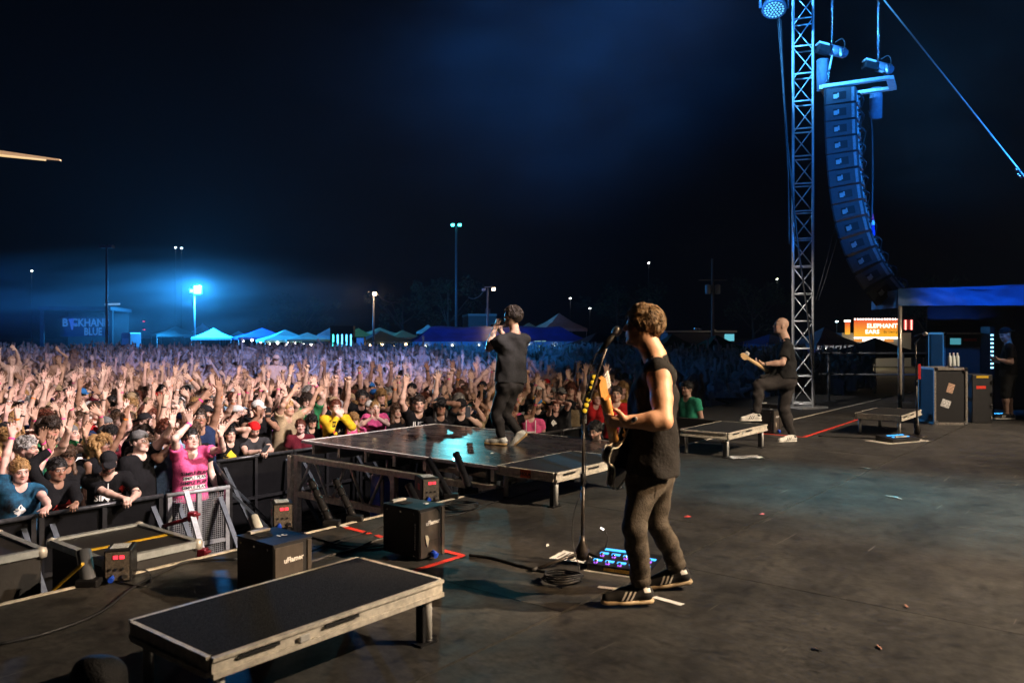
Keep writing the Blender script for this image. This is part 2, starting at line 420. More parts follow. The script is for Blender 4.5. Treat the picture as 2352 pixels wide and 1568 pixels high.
for i in range(len(us) - 1):
    barrier_panel(us[i], 8.38, us[i + 1] - .01, 8.38, 'black scrim-covered crowd barrier panel left of the silver mesh one, %s from it' % ['nearest', 'second', 'third', 'fourth', 'fifth', 'farthest'][len(us) - 2 - i])
sil = barrier_panel(4.46, 8.34, 5.16, 8.26, 'bare silver mesh barrier panel in front of the pink-shirted fan', scrim=False, group=None)
A_, B_ = P(428, 1131, 8.75), P(467, 1275, 7.9)
bw = thing('barrier_brace', B_, 0, 'pale strut with red clamps leaning on the silver barrier panel', 'strut')
REDC = mat('red_clamp_paint', (.16, .008, .014), .4, .3)
MB().bar(A_ - B_, (0, 0, 0), .05, .05).build('strut', mat('pale_strut_paint', (.5, .53, .55), .5, 0, .2, 20), bw)
for t in (.40, .97): MB().box((A_ - B_).lerp(Vector((0, 0, 0)), t), (.09, .09, .10), bev=.012).build('clamp', REDC, bw); MB().rod((A_ - B_).lerp(Vector((0, 0, 0)), t) + Vector((-.08, -.03, -.02)), (A_ - B_).lerp(Vector((0, 0, 0)), t) + Vector((.09, -.03, .03)), .014, n=8).build('clamp_lever', REDC, bw)
MB().rod(P(376, 1207, 8.5) - B_, P(436, 1190, 8.45) - B_, .020).build('clamp_bar', REDC, bw)
barrier_panel(5.2, 8.3, 6.0, 9.98, 'black barrier panel angled back behind the silver mesh one')
us = [6.05, 7.3, 8.55, 9.8]
for i in range(3): barrier_panel(us[i], 10.02, us[i + 1] - .01, 10.02, ['black barrier panel left of the catwalk tip', 'black barrier panel straight behind the catwalk tip', 'black barrier panel right of the catwalk tip'][i])
barrier_panel(9.82, 10.0, 10.5, 8.4, 'black barrier panel angled towards the stage right of the catwalk')
us = [10.55, 11.8, 13.05, 14.3, 15.55, 16.8]
for i in range(5): barrier_panel(us[i], 8.38, us[i + 1] - .01, 8.38, 'dark barrier panel behind the bassist, %s from the catwalk' % ['nearest', 'second', 'third', 'fourth', 'farthest'][i])
from mathutils import noise as mnoise
# ---------------------------------------------------------------- sculpting: smooth distance fields -> surface nets
def V3(a): return np.array((a[0], a[1], a[2]), dtype=np.float32)
def unit(a):
    a = np.asarray(a, dtype=np.float32); n = np.linalg.norm(a); return a / n if n > 1e-9 else a
class Field:
    def __init__(s): s.ops = []
    def cone(s, a, b, ra, rb, k=.02, sub=False, cap=False, capa=False): s.ops.append(('c', V3(a), V3(b), ra, rb, k, sub, cap, capa)); return s
    def ball(s, c, r, Rm=None, k=.02, sub=False):
        r = np.array(r if hasattr(r, '__len__') else (r, r, r), dtype=np.float32); s.ops.append(('e', V3(c), r, Rm, k, sub)); return s
    def plane(s, p, n, box=None): s.ops.append(('p', V3(p), unit(n), box)); return s   # cut away the side n points to
    def fold(s, fn): s.ops.append(('f', fn)); return s
    def mesh(s, h):
        lo = np.full(3, 1e9); hi = np.full(3, -1e9)
        for o in s.ops:
            if o[0] == 'c' and not o[6]:
                r = max(o[3], o[4]) + .03
                lo = np.minimum(lo, np.minimum(o[1], o[2]) - r); hi = np.maximum(hi, np.maximum(o[1], o[2]) + r)
            if o[0] == 'e' and not o[5]:
                r = o[2].max() + .03; lo = np.minimum(lo, o[1] - r); hi = np.maximum(hi, o[1] + r)
        lo -= 2 * h; n = np.ceil((hi - lo) / h).astype(int) + 3
        F = np.full(n, .25, dtype=np.float32)
        ax = [lo[i] + h * np.arange(n[i]) for i in range(3)]
        def sub_grid(l, u):
            i0 = np.clip(np.floor((l - lo) / h).astype(int), 0, n - 1); i1 = np.clip(np.ceil((u - lo) / h).astype(int) + 1, 1, n)
            sl = tuple(slice(a, b) for a, b in zip(i0, i1))
            X = ax[0][sl[0]][:, None, None].astype(np.float32); Y = ax[1][sl[1]][None, :, None].astype(np.float32); Z = ax[2][sl[2]][None, None, :].astype(np.float32)
            return sl, X, Y, Z
        for o in s.ops:
            if o[0] == 'c':
                _, a, b, ra, rb, k, sb, cap, capa = o; r = max(ra, rb) + k + 2 * h
                sl, X, Y, Z = sub_grid(np.minimum(a, b) - r, np.maximum(a, b) + r)
                d = b - a; L2 = float(d @ d) + 1e-12
                px, py, pz = X - a[0], Y - a[1], Z - a[2]
                tt = (px * d[0] + py * d[1] + pz * d[2]) / L2; t = np.clip(tt, 0, 1)
                D = np.sqrt((px - t * d[0]) ** 2 + (py - t * d[1]) ** 2 + (pz - t * d[2]) ** 2) - (ra + (rb - ra) * t)
                L = math.sqrt(L2)
                if cap: D = np.maximum(D, (tt - 1) * L)
                if capa: D = np.maximum(D, -tt * L)
            elif o[0] == 'e':
                _, c, r, Rm, k, sb = o; m = r.max() + k + 2 * h
                sl, X, Y, Z = sub_grid(c - m, c + m)
                px, py, pz = X - c[0], Y - c[1], Z - c[2]
                if Rm is not None:
                    A = np.asarray(Rm, dtype=np.float32)     # columns are the local axes
                    px, py, pz = (px * A[0, 0] + py * A[1, 0] + pz * A[2, 0], px * A[0, 1] + py * A[1, 1] + pz * A[2, 1], px * A[0, 2] + py * A[1, 2] + pz * A[2, 2])
                k0 = np.sqrt((px / r[0]) ** 2 + (py / r[1]) ** 2 + (pz / r[2]) ** 2)
                k1 = np.sqrt((px / r[0] ** 2) ** 2 + (py / r[1] ** 2) ** 2 + (pz / r[2] ** 2) ** 2) + 1e-9
                D = k0 * (k0 - 1) / k1; D = np.where(k0 < .05, -r.min(), D)
            elif o[0] == 'p':
                _, p, nn, box = o
                sl, X, Y, Z = sub_grid(*( (lo, hi + 3 * h) if box is None else (V3(box[0]), V3(box[1]))))
                F[sl] = np.maximum(F[sl], (X - p[0]) * nn[0] + (Y - p[1]) * nn[1] + (Z - p[2]) * nn[2]); continue
            else:
                sl, X, Y, Z = sub_grid(lo, hi + 3 * h); F[sl] += o[1](X, Y, Z); continue
            G = F[sl]
            if sb:
                H = np.maximum(k - np.abs(G + D), 0) / k; F[sl] = np.maximum(G, -D) + H * H * k * .25
            else:
                H = np.maximum(k - np.abs(G - D), 0) / k; F[sl] = np.minimum(G, D) - H * H * k * .25
        return surface_nets(F, lo, h)
def surface_nets(F, lo, h):
    F[0] = F[-1] = .25; F[:, 0] = F[:, -1] = .25; F[:, :, 0] = F[:, :, -1] = .25
    Sg = F < 0
    c = np.zeros(np.array(F.shape) - 1, dtype=np.int8)
    for dx in (0, 1):
        for dy in (0, 1):
            for dz in (0, 1):
                c += Sg[dx:F.shape[0] - 1 + dx, dy:F.shape[1] - 1 + dy, dz:F.shape[2] - 1 + dz]
    act = (c > 0) & (c < 8)
    idx = np.full(act.shape, -1, dtype=np.int64); ijk = np.argwhere(act); N = len(ijk)
    idx[act] = np.arange(N)
    corner = {}
    for dx in (0, 1):
        for dy in (0, 1):
            for dz in (0, 1): corner[(dx, dy, dz)] = F[ijk[:, 0] + dx, ijk[:, 1] + dy, ijk[:, 2] + dz]
    acc = np.zeros((N, 3)); cnt = np.zeros(N)
    keys = list(corner)
    for a in keys:
        for ax_ in range(3):
            if a[ax_] == 0:
                b = list(a); b[ax_] = 1; b = tuple(b)
                fa, fb = corner[a], corner[b]; m = (fa < 0) != (fb < 0)
                t = np.where(m, fa / np.where(np.abs(fa - fb) < 1e-12, 1, fa - fb), 0)
                p = np.tile(np.array(a, dtype=float), (N, 1)); p[:, ax_] = t
                acc[m] += p[m]; cnt[m] += 1
    verts = lo + h * (ijk + acc / cnt[:, None])
    faces = []
    for ax_ in range(3):
        A = np.moveaxis(Sg, ax_, 0); I = np.moveaxis(idx, ax_, 0)
        d = A[:-1] != A[1:]
        e = np.argwhere(d[:, 1:-1, 1:-1]); i, j, k = e[:, 0], e[:, 1] + 1, e[:, 2] + 1
        q = np.stack([I[i, j - 1, k - 1], I[i, j, k - 1], I[i, j, k], I[i, j - 1, k]], 1)
        inside = A[i, j, k]
        flip = inside if ax_ != 1 else ~inside
        q = np.where(flip[:, None], q, q[:, ::-1]); faces.append(q)
    return verts.astype(np.float32), np.concatenate(faces).astype(np.int32)
def np_mesh(name, vs, qs, mats, mi=None, attr=None, smooth=True):
    me = bpy.data.meshes.new(name); n = len(qs); k = qs.shape[1]
    me.vertices.add(len(vs)); me.vertices.foreach_set('co', np.ascontiguousarray(vs, dtype=np.float32).ravel())
    me.loops.add(n * k); me.loops.foreach_set('vertex_index', np.ascontiguousarray(qs, dtype=np.int32).ravel())
    me.polygons.add(n); me.polygons.foreach_set('loop_start', np.arange(0, n * k, k, dtype=np.int32))
    me.polygons.foreach_set('use_smooth', np.full(n, smooth))
    if mi is not None: me.polygons.foreach_set('material_index', mi.astype(np.int32))
    for m in mats: me.materials.append(m)
    if attr is not None:
        a = me.attributes.new('headco', 'FLOAT_VECTOR', 'POINT'); a.data.foreach_set('vector', np.ascontiguousarray(attr, dtype=np.float32).ravel())
    me.update(); me.validate(); return me
def part(name, me, parent, loc=None):
    o = bpy.data.objects.new(name, me); COL.objects.link(o); o.parent = parent
    if loc is not None: o.location = loc
    return o
def two_bone(a, c, l1, l2, pole):
    a = np.asarray(a, float); c = np.asarray(c, float); d = c - a; L = np.linalg.norm(d); u = d / max(L, 1e-6)
    L2 = min(L, (l1 + l2) * .995); c = a + u * L2
    x = (l1 * l1 - l2 * l2 + L2 * L2) / (2 * L2); hgt = math.sqrt(max(l1 * l1 - x * x, 0))
    p = np.asarray(pole, float) - u * float(np.dot(pole, u)); p = unit(p)
    return a + u * x + p * hgt, c
def rot_mat(yaw=0, pitch=0, roll=0):      # columns: right(x), forward(y), up(z); yaw>0 turns to the person's left, pitch>0 looks up
    return np.array((Matrix.Rotation(yaw, 3, 'Z') @ Matrix.Rotation(pitch, 3, 'X') @ Matrix.Rotation(roll, 3, 'Y')), dtype=np.float32)

# ---------------------------------------------------------------- skin: features placed by the head's own coordinates
def skin_mat(name, tone, hairc=None, lip=(.42, .14, .12), ruddy=.12, tattoo=False):
    if name in MATS: return MATS[name]
    m = bpy.data.materials.new(name); m.use_nodes = True; MATS[name] = m; t = m.node_tree; b = t.nodes['Principled BSDF']
    b.inputs['Roughness'].default_value = .48; b.inputs['Specular IOR Level'].default_value = .4
    b.inputs['Subsurface Weight'].default_value = 0.0
    at = t.nodes.new('ShaderNodeAttribute'); at.attribute_name = 'headco'
    sp = t.nodes.new('ShaderNodeSeparateXYZ'); t.links.new(at.outputs['Vector'], sp.inputs[0])
    def mth(op, a, c=None, clamp=False):
        n = t.nodes.new('ShaderNodeMath'); n.operation = op; n.use_clamp = clamp
        for i, q in enumerate((a, c)):
            if q is None: continue
            if isinstance(q, (int, float)): n.inputs[i].default_value = q
            else: t.links.new(q, n.inputs[i])
        return n.outputs[0]
    x = mth('ABSOLUTE', sp.outputs[0]); y = sp.outputs[1]; z = sp.outputs[2]
    front = mth('GREATER_THAN', y, .035)
    def ell(cx, cz, rx, rz, soft=.35, bend=0.0):
        dx = mth('DIVIDE', mth('SUBTRACT', x, cx), rx)
        zz = mth('SUBTRACT', z, cz)
        if bend: zz = mth('ADD', zz, mth('MULTIPLY', mth('MULTIPLY', dx, dx), bend))
        dz = mth('DIVIDE', zz, rz)
        r = mth('ADD', mth('MULTIPLY', dx, dx), mth('MULTIPLY', dz, dz))
        return mth('MULTIPLY', mth('DIVIDE', mth('SUBTRACT', 1 + soft, r), soft, True), front)
    base = t.nodes.new('ShaderNodeTexNoise'); base.inputs['Scale'].default_value = 22; base.inputs['Detail'].default_value = 4
    tc = t.nodes.new('ShaderNodeTexCoord'); t.links.new(tc.outputs['Object'], base.inputs['Vector'])
    rp = t.nodes.new('ShaderNodeValToRGB'); rp.color_ramp.elements[0].position = .35; rp.color_ramp.elements[1].position = .68
    rp.color_ramp.elements[0].color = (tone[0] * .90, tone[1] * .82, tone[2] * .80, 1); rp.color_ramp.elements[1].color = (*tone, 1)
    t.links.new(base.outputs[0], rp.inputs[0]); c = rp.outputs[0]
    def over(c, col, fac):
        n = t.nodes.new('ShaderNodeMix'); n.data_type = 'RGBA'; t.links.new(fac, n.inputs[0]); t.links.new(c, n.inputs[6]); n.inputs[7].default_value = (*col, 1); return n.outputs[2]
    if tattoo:
        vt = t.nodes.new('ShaderNodeTexNoise'); vt.inputs['Scale'].default_value = 24; vt.inputs['Detail'].default_value = 3; t.links.new(tc.outputs['Object'], vt.inputs['Vector'])
        nothead = mth('LESS_THAN', mth('ABSOLUTE', z), 0.0001)
        f = mth('MULTIPLY', mth('MULTIPLY', mth('SUBTRACT', vt.outputs[0], .52), 14, True), nothead, True)
        c = over(c, (.04, .045, .06), mth('MULTIPLY', f, .8))
    c = over(c, (min(1, tone[0] * 1.02), tone[1] * .72, tone[2] * .68), mth('MULTIPLY', ell(.042, -.028, .028, .024, .8), .5))
    if hairc:
        low = mth('LESS_THAN', z, -.030); notlip = mth('SUBTRACT', 1.0, ell(0, -.056, .024, .010))
        yb = mth('GREATER_THAN', y, .012)
        notcheek = mth('SUBTRACT', 1.0, ell(0.03, -.02, .030, .022, .5))
        neck = mth('GREATER_THAN', z, -.115)
        f = mth('MULTIPLY', mth('MULTIPLY', mth('MULTIPLY', low, notlip), mth('MULTIPLY', yb, neck)), notcheek)
        c = over(c, hairc, mth('MULTIPLY', f, .85))
    c = over(c, lip, ell(0, -.056, .022, .008)); c = over(c, (.05, .01, .01), ell(0, -.0565, .016, .0022))
    c = over(c, (tone[0] * .55, tone[1] * .45, tone[2] * .42), ell(.031, .008, .021, .013, .8))
    c = over(c, (.62, .6, .57), ell(.031, .008, .0135, .0062)); c = over(c, (.02, .015, .012), ell(.031, .008, .006, .0066))
    c = over(c, (.03, .02, .015), ell(.031, .0145, .016, .0022))
    c = over(c, hairc or (.07, .045, .03), ell(.032, .029, .020, .0045, .5, .004))
    bn = t.nodes.new('ShaderNodeTexNoise'); bn.inputs['Scale'].default_value = 70; bn.inputs['Detail'].default_value = 5; t.links.new(tc.outputs['Object'], bn.inputs['Vector']); bb_ = t.nodes.new('ShaderNodeBump'); bb_.inputs['Strength'].default_value = .25; bb_.inputs['Distance'].default_value = .006; t.links.new(bn.outputs[0], bb_.inputs['Height']); t.links.new(bb_.outputs[0], b.inputs['Normal'])
    t.links.new(c, b.inputs['Base Color']); return m
SKINS = [skin_mat('skin_fair', (.62, .44, .37)), skin_mat('skin_light', (.56, .38, .30)), skin_mat('skin_tan', (.45, .285, .205)), skin_mat('skin_brown', (.26, .15, .10)),
         skin_mat('skin_fair_brown_beard', (.60, .43, .36), (.07, .038, .02)), skin_mat('skin_light_dark_beard', (.53, .36, .285), (.025, .018, .014)), skin_mat('skin_rosy', (.64, .41, .35)),
         skin_mat('skin_fair_stubble', (.60, .42, .345), (.28, .18, .135))]
def cloth(name, col, rough=.9, **k): return mat(name, col, rough, 0, .22, 30, .5, 55, spec=.12, **k)

# ---------------------------------------------------------------- body parts
def hand(f, w, d, n, side, spread=.5, curl=.15, s=1.0, fr=.0095, thumb_out=1.0):
    d = unit(d); n = unit(np.asarray(n) - d * np.dot(n, d)); x = np.cross(d, n) * side     # x points to the thumb side
    w = np.asarray(w, float)
    kn = []
    for i, o in enumerate((-.030, -.0105, .010, .030)):
        k = w + d * (.088 + (.004 if i in (1, 2) else -.004)) * s + x * (-o) * s * (1 + .25 * spread); kn.append(k)
        f.cone(w + x * (-o * .6) * s + d * .012 * s, k, .015 * s, .0125 * s, .016)
    for i, L in enumerate((.070, .079, .074, .058)):
        ang = (.16 - .107 * i) * (spread * 2.0)
        dd = unit(d * math.cos(ang) + x * math.sin(ang)); cu = curl * (1 + .12 * i)
        d1 = unit(dd * math.cos(cu) + n * math.sin(cu)); d2 = unit(dd * math.cos(cu * 2.3) + n * math.sin(cu * 2.3))
        m = kn[i] + d1 * L * .52 * s; f.cone(kn[i], m, fr * 1.08 * s, fr * s, .006); f.cone(m, m + d2 * L * .5 * s, fr * s, fr * .85 * s, .004)
    b0 = w + d * .020 * s + x * .026 * s; td = unit(d * .62 + x * (.75 * thumb_out) + n * .28); m = b0 + td * .045 * s
    f.cone(b0, m, .0145 * s, .0115 * s, .012); f.cone(m, m + unit(td + d * .5) * .034 * s, .011 * s, .0092 * s, .004)
def head_prims(f, c, A, neck, female=False, nk=.054, ear=True):
    c = np.asarray(c, float); A = np.asarray(A, float)
    def q(x, y, z): return c + A @ np.array((x, y, z))
    f.ball(q(0, -.012, .030), (.076, .094, .088), A, .02)
    f.ball(q(0, .022, -.028), (.062, .072, .085), A, .03)
    f.cone(q(-.035, .045, -.075), q(.035, .045, -.075), .026, .026, .03)          # jaw
    f.ball(q(0, .072, -.094), (.024, .020, .020), A, .018)                         # chin
    f.cone(q(-.035, .072, .028), q(.035, .072, .028), .017, .017, .014)            # brow
    f.cone(q(0, .086, .014), q(0, .107, -.022), .0075, .0125, .010)                # nose
    for s in (-1, 1):
        f.ball(q(s * .013, .095, -.026), (.010, .011, .008), A, .006)
        f.ball(q(s * .031, .099, .008), (.017, .016, .011), A, .008, sub=True)
        f.ball(q(s * .031, .080, .008), (.014, .013, .011), A, .003)
        f.ball(q(s * .043, .058, -.028), (.020, .024, .020), A, .02)
        if ear:
            f.ball(q(s * .079, -.008, -.008), (.010, .020, .032), A, .007); f.ball(q(s * .088, -.001, -.006), (.006, .010, .017), A, .004, sub=True)
    f.ball(q(0, .090, -.0505), (.021, .011, .0055), A, .005); f.ball(q(0, .089, -.0625), (.018, .011, .006), A, .005)
    f.cone(neck, q(0, -.012, -.055), nk * 1.1, nk, .035)
def body_prims(J, female=False, fat=1.0, legs=False, spread=(.5, .5), curl=(.15, .15), fr=.0100, torso=True, nk=.054, arm=1.0):
    f = Field()
    head_prims(f, J['head'], J['hA'], J['neck'], female, nk)
    sl, sr = np.asarray(J['sL'], float), np.asarray(J['sR'], float); mid = (sl + sr) / 2
    pel = np.asarray(J['pelvis'], float); up = unit(mid - pel); ax = unit(sr - sl)
    if torso:
        for s in (-1, 1):
            f.cone(pel + up * .03 + ax * s * .072 * fat, pel + up * .22 + ax * s * .06 * fat, .104 * fat, .098 * fat, .05)
            f.cone(pel + up * .22 + ax * s * .06 * fat, mid - up * .10 + ax * s * .088, .098 * fat, .098, .05)
            if female: f.ball(mid - up * .16 + ax * s * .075 + np.cross(up, ax) * .085, .062, None, .04)
        f.cone(sl + ax * .05 - up * .015, sr - ax * .05 - up * .015, .068, .068, .04)
    nb = np.asarray(J['neck'], float)
    for s in (sl, sr): f.cone(nb - up * .015, s + up * .004, .052, .052, .03)
    for k, side in (('L', -1), ('R', 1)):
        s, e, w = (np.asarray(J[q + k], float) for q in ('s', 'e', 'w'))
        fa = (.9 if female else 1.0) * arm
        f.ball(s, .060 * fa, None, .03); f.cone(s, s + (e - s) * .55, .056 * fa * fat ** .5, .049 * fa * fat ** .5, .03); f.cone(s + (e - s) * .55, e, .049 * fa * fat ** .5, .040 * fa, .02)
        m = e + (w - e) * .3
        f.cone(e, m, .041 * fa, .044 * fa, .02); f.cone(m, w, .044 * fa, .0285 * fa, .02); f.cone(w, np.asarray(w) + unit(J['hd' + k]) * .02, .028 * fa, .024 * fa, .015)
        i = 0 if k == 'L' else 1
        hn = J['hn' + k]; hs = 1 if J.get('ts' + k, None) is None else J['ts' + k]
        hand(f, w + unit(J['hd' + k]) * .012, J['hd' + k], hn, side * hs, spread[i], curl[i], .95 if female else 1.03, fr)
    if legs:
        for k in 'LR':
            hp, kn, an = (np.asarray(J[q + k], float) for q in ('h', 'k', 'a'))
            f.cone(hp, kn, .085 * fat, .054, .04); c = kn + (an - kn) * .3; f.cone(kn, c, .054, .056, .03); f.cone(c, an, .056, .036, .03)
            f.cone(an, an + unit(J['td' + k]) * .10 - np.array((0, 0, .045)), .036, .03, .03)
    return f
def shirt_prims(J, loose=.020, hem=-.02, sleeve=.55, female=False, fat=1.0, folds=.004, armhole=None, seed=0, sl_r=1.0, shoulder=0., cut=.055):
    f = Field(); sl, sr = np.asarray(J['sL'], float), np.asarray(J['sR'], float); mid = (sl + sr) / 2
    pel = np.asarray(J['pelvis'], float); up = unit(mid - pel); ax = unit(sr - sl); fw = np.cross(up, ax)
    lo = loose
    for s in (-1, 1):
        f.cone(pel + up * (hem - .02) + ax * s * .085 * fat, pel + up * .22 + ax * s * .065 * fat, .112 * fat + lo * 1.25, .098 * fat + lo, .05)
        f.cone(pel + up * .22 + ax * s * .065 * fat, mid - up * .10 + ax * s * .09, .098 * fat + lo, .10 + lo * .7, .05)
        if female: f.ball(mid - up * .16 + ax * s * .075 + fw * .085, .066 + lo * .5, None, .05)
    f.cone(sl + ax * .045 - up * .012, sr - ax * .045 - up * .012, .070 + lo * .5, .070 + lo * .5, .04)
    nb = np.asarray(J['neck'], float)
    for s in (sl, sr): f.cone(nb - up * .03, s + up * .004, .052 + lo * .45, .054 + lo * .5, .03)
    f.plane(pel + up * hem, -up)
    if sleeve > 0:
        for k in 'LR':
            s, e = np.asarray(J['s' + k], float), np.asarray(J['e' + k], float)
            f.ball(s, .060 + lo * .7, None, .03)
            if sleeve <= 1: f.cone(s, s + (e - s) * sleeve, .058 + lo * .8 * sl_r, .056 + lo * 1.1 * sl_r, .03, cap=True)
            else:
                w = np.asarray(J['w' + k], float); f.cone(s, e, .058 + lo * .7, .050 + lo * .7, .03); f.cone(e, e + (w - e) * .9, .050 + lo * .7, .036 + lo * .5, .03, cap=True)
    if armhole:
        for k in 'LR':
            s, e = np.asarray(J['s' + k], float), np.asarray(J['e' + k], float)
            out = unit(s - mid)
            if shoulder: f.ball(s - out * .012 + up * .012, shoulder, None, .03)
            f.cone(s + out * cut + up * (.005 - shoulder * .55), s + out * (cut - .012) - up * armhole, .062, .05, .012, sub=True)
    f.cone(nb + up * .015 - fw * .0, nb + up * .12 + fw * .03, .062, .085, .012, sub=True); f.ball(nb + fw * .065 - up * .005, (.05, .05, .05), None, .02, sub=True)
    if folds > 0:
        a, b, c = (seed * 1.7) % 6, (seed * 2.3) % 6, (seed * .9) % 6
        def fn(X, Y, Z):
            h1 = np.sin(26 * Z + 5.0 * np.sin(7 * X + a) + 4 * np.sin(6 * Y + b)); h2 = np.sin(19 * X + 15 * Y + 7 * np.sin(5 * Z + c)); h3 = np.sin(44 * (X - Y) + 21 * Z + 3 * np.sin(11 * Z + a))
            return folds * (h1 * .55 + h2 * .6 + h3 * .3)
        f.fold(fn)
    return f
def pants_prims(J, loose=.02, top=.06, end=.97, folds=.004, seed=0, fat=1.0, taper=1.0):
    f = Field(); pel = np.asarray(J['pelvis'], float); ax = unit(np.asarray(J['hR'], float) - np.asarray(J['hL'], float))
    sl, sr = np.asarray(J['sL'], float), np.asarray(J['sR'], float); up = unit((sl + sr) / 2 - pel)
    for s in (-1, 1): f.cone(pel + ax * s * .07 * fat - up * .04, pel + up * (top + .03) + ax * s * .07 * fat, .115 * fat + loose * .5, .112 * fat + loose * .4, .05)
    f.plane(pel + up * top, up)
    for k in 'LR':
        hp, kn, an = (np.asarray(J[q + k], float) for q in ('h', 'k', 'a'))
        f.cone(hp, kn, .094 * fat + loose * .6, .060 + loose * .8, .05)
        if end > .3:
            c = kn + (an - kn) * .35; f.cone(kn, c, .060 + loose * .8, .058 + loose * .8, .03); f.cone(c, kn + (an - kn) * end, .058 + loose * .8, (.040 + loose * .9) * taper, .03, cap=True)
    if folds > 0:
        a, b = (seed * 1.9) % 6, (seed * 3.1) % 6
        def fn(X, Y, Z):
            h1 = np.sin(34 * Z + 14 * (X + Y) + 4 * np.sin(9 * X + a)); h2 = np.sin(21 * X - 17 * Y + 9 * np.sin(4.5 * Z + b)); h3 = np.sin(58 * Z - 22 * X + 3 * np.sin(16 * Y + b))
            return folds * (h1 * .55 + h2 * .5 + h3 * .35)
        f.fold(fn)
    return f
def shoe_mesh(name, mats, h=.011):
    # heel at origin, toe along +y; length .29
    f = Field(); f.cone((0, .02, .055), (0, .16, .045), .040, .040, .03); f.cone((0, .15, .042), (0, .245, .034), .041, .034, .03); f.cone((0, .03, .06), (0, .045, .105), .040, .037, .03, cap=True)
    f.cone((0, .12, .06), (0, .07, .095), .036, .034, .03); f.cone((0, .03, .12), (0, .06, .135), .030, .03, .01, sub=True); f.plane((0, 0, .012), (0, 0, -1))
    g = Field(); g.cone((0, .015, .012), (0, .15, .012), .043, .044, .02); g.cone((0, .15, .012), (0, .25, .014), .045, .037, .02); g.plane((0, 0, .001), (0, 0, -1)); g.plane((0, 0, .026), (0, 0, 1))
    return f.mesh(h), g.mesh(h)

# ---------------------------------------------------------------- heads of hair and headgear, in head space
def hair_field(kind):
    f = Field()
    def cap_base(r=.012, zc=.036): f.ball((0, -.016, zc), (.078 + r, .097 + r, .090 + r), None, .01)
    if kind == 'short':
        cap_base(.012); f.ball((0, .10, -.045), (.085, .095, .085), None, .02, sub=True); f.ball((0, -.02, -.10), (.12, .12, .075), None, .02, sub=True)
        for s in (-1, 1): f.ball((s * .095, .004, -.028), (.036, .044, .052), None, .015, sub=True)
        f.fold(lambda X, Y, Z: .004 * np.sin(60 * X + 30 * np.sin(25 * Y)) * np.sin(70 * Z + 40 * Y))
    elif kind == 'long':
        cap_base(.016); f.cone((0, -.07, .02), (0, -.085, -.24), .085, .07, .04); f.cone((.07, -.02, .0), (.085, .03, -.22), .035, .03, .03); f.cone((-.07, -.02, .0), (-.085, .03, -.22), .035, .03, .03)
        f.ball((0, .11, -.04), (.064, .105, .095), None, .02, sub=True); f.cone((0, .0, -.12), (0, .03, -.3), .06, .07, .02, sub=True)
        f.fold(lambda X, Y, Z: .005 * np.sin(70 * X + 8 * np.sin(14 * Z)) + .004 * np.sin(60 * Y + 20 * Z))
    elif kind == 'curly':
        cap_base(.030, .03); f.ball((0, -.05, -.05), (.115, .09, .13), None, .04); f.cone((.08, 0, -.03), (.095, .02, -.2), .045, .05, .03); f.cone((-.08, 0, -.03), (-.095, .02, -.2), .045, .05, .03)
        f.ball((0, .12, -.035), (.066, .11, .10), None, .02, sub=True); f.cone((0, .01, -.12), (0, .03, -.3), .06, .07, .02, sub=True)
        f.fold(lambda X, Y, Z: .009 * np.sin(75 * X) * np.sin(75 * Y + 2) * np.sin(75 * Z + 1))
    elif kind == 'bun':
        cap_base(.010); f.ball((0, -.115, .055), (.045, .042, .042), None, .02); f.ball((0, .105, -.045), (.078, .095, .09), None, .02, sub=True); f.ball((0, -.02, -.105), (.12, .12, .075), None, .02, sub=True)
        f.fold(lambda X, Y, Z: .003 * np.sin(80 * X + 10 * Y))
    elif kind == 'cap':
        f.ball((0, -.012, .045), (.092, .108, .088), None, .01); f.plane((0, 0, .030), (0, -.12, -1))
        f.cone((-.042, .085, .040), (.042, .085, .040), .012, .012, .01); f.ball((0, .122, .036), (.074, .078, .012), rot_mat(0, R(-9)), .008)
        f.ball((0, -.012, .133), .009, None, .004)
    elif kind == 'backcap':
        f.ball((0, -.012, .045), (.092, .108, .088), None, .01); f.plane((0, 0, .034), (0, .10, -1)); f.ball((0, -.13, .025), (.070, .068, .012), rot_mat(0, R(12)), .008); f.ball((0, -.012, .133), .009, None, .004)
    elif kind == 'bandana':
        f.ball((0, -.014, .042), (.086, .103, .088), None, .01); f.plane((0, 0, .040), (0, -.2, -1)); f.cone((0, -.11, .02), (.03, -.14, -.05), .012, .02, .01)
    elif kind == 'fringe':       # hair that shows below a cap
        f.ball((0, -.016, .034), (.086, .104, .09), None, .01); f.plane((0, 0, .036), (0, 0, 1)); f.ball((0, .10, -.03), (.10, .105, .10), None, .02, sub=True); f.ball((0, -.02, -.105), (.12, .12, .075), None, .02, sub=True)
    return f
HAIR = {}
def hair_mesh(kind, m):
    if kind not in HAIR:
        vs, qs = hair_field(kind).mesh(.0095 if kind != 'long' else .011)
        n_t = {'short': 420, 'long': 520, 'curly': 620, 'bun': 260}.get(kind, 0)
        if n_t:
            o = tufts('t', (0, 0, 0), np.eye(3), n_t, m, None, 3, {'short': .034, 'long': .15, 'curly': .075, 'bun': .045}[kind], .0042 if kind != 'curly' else .006, (.092, .112, .105) if kind != 'curly' else (.108, .126, .12), .036, .5, curl={'short': .8, 'long': .45, 'curly': 1.7, 'bun': .4}[kind], flat={'short': .5, 'long': .9, 'curly': .1, 'bun': 1.0}[kind])
            tv = np.array([v.co[:] for v in o.data.vertices], dtype=np.float32); tq = np.array([list(f.vertices) for f in o.data.polygons if len(f.vertices) == 4], dtype=np.int32)
            bpy.data.objects.remove(o); qs = np.concatenate([qs, tq + len(vs)]); vs = np.concatenate([vs, tv])
        HAIR[kind] = np_mesh('hair_' + kind, vs, qs, [m])
    return HAIR[kind]
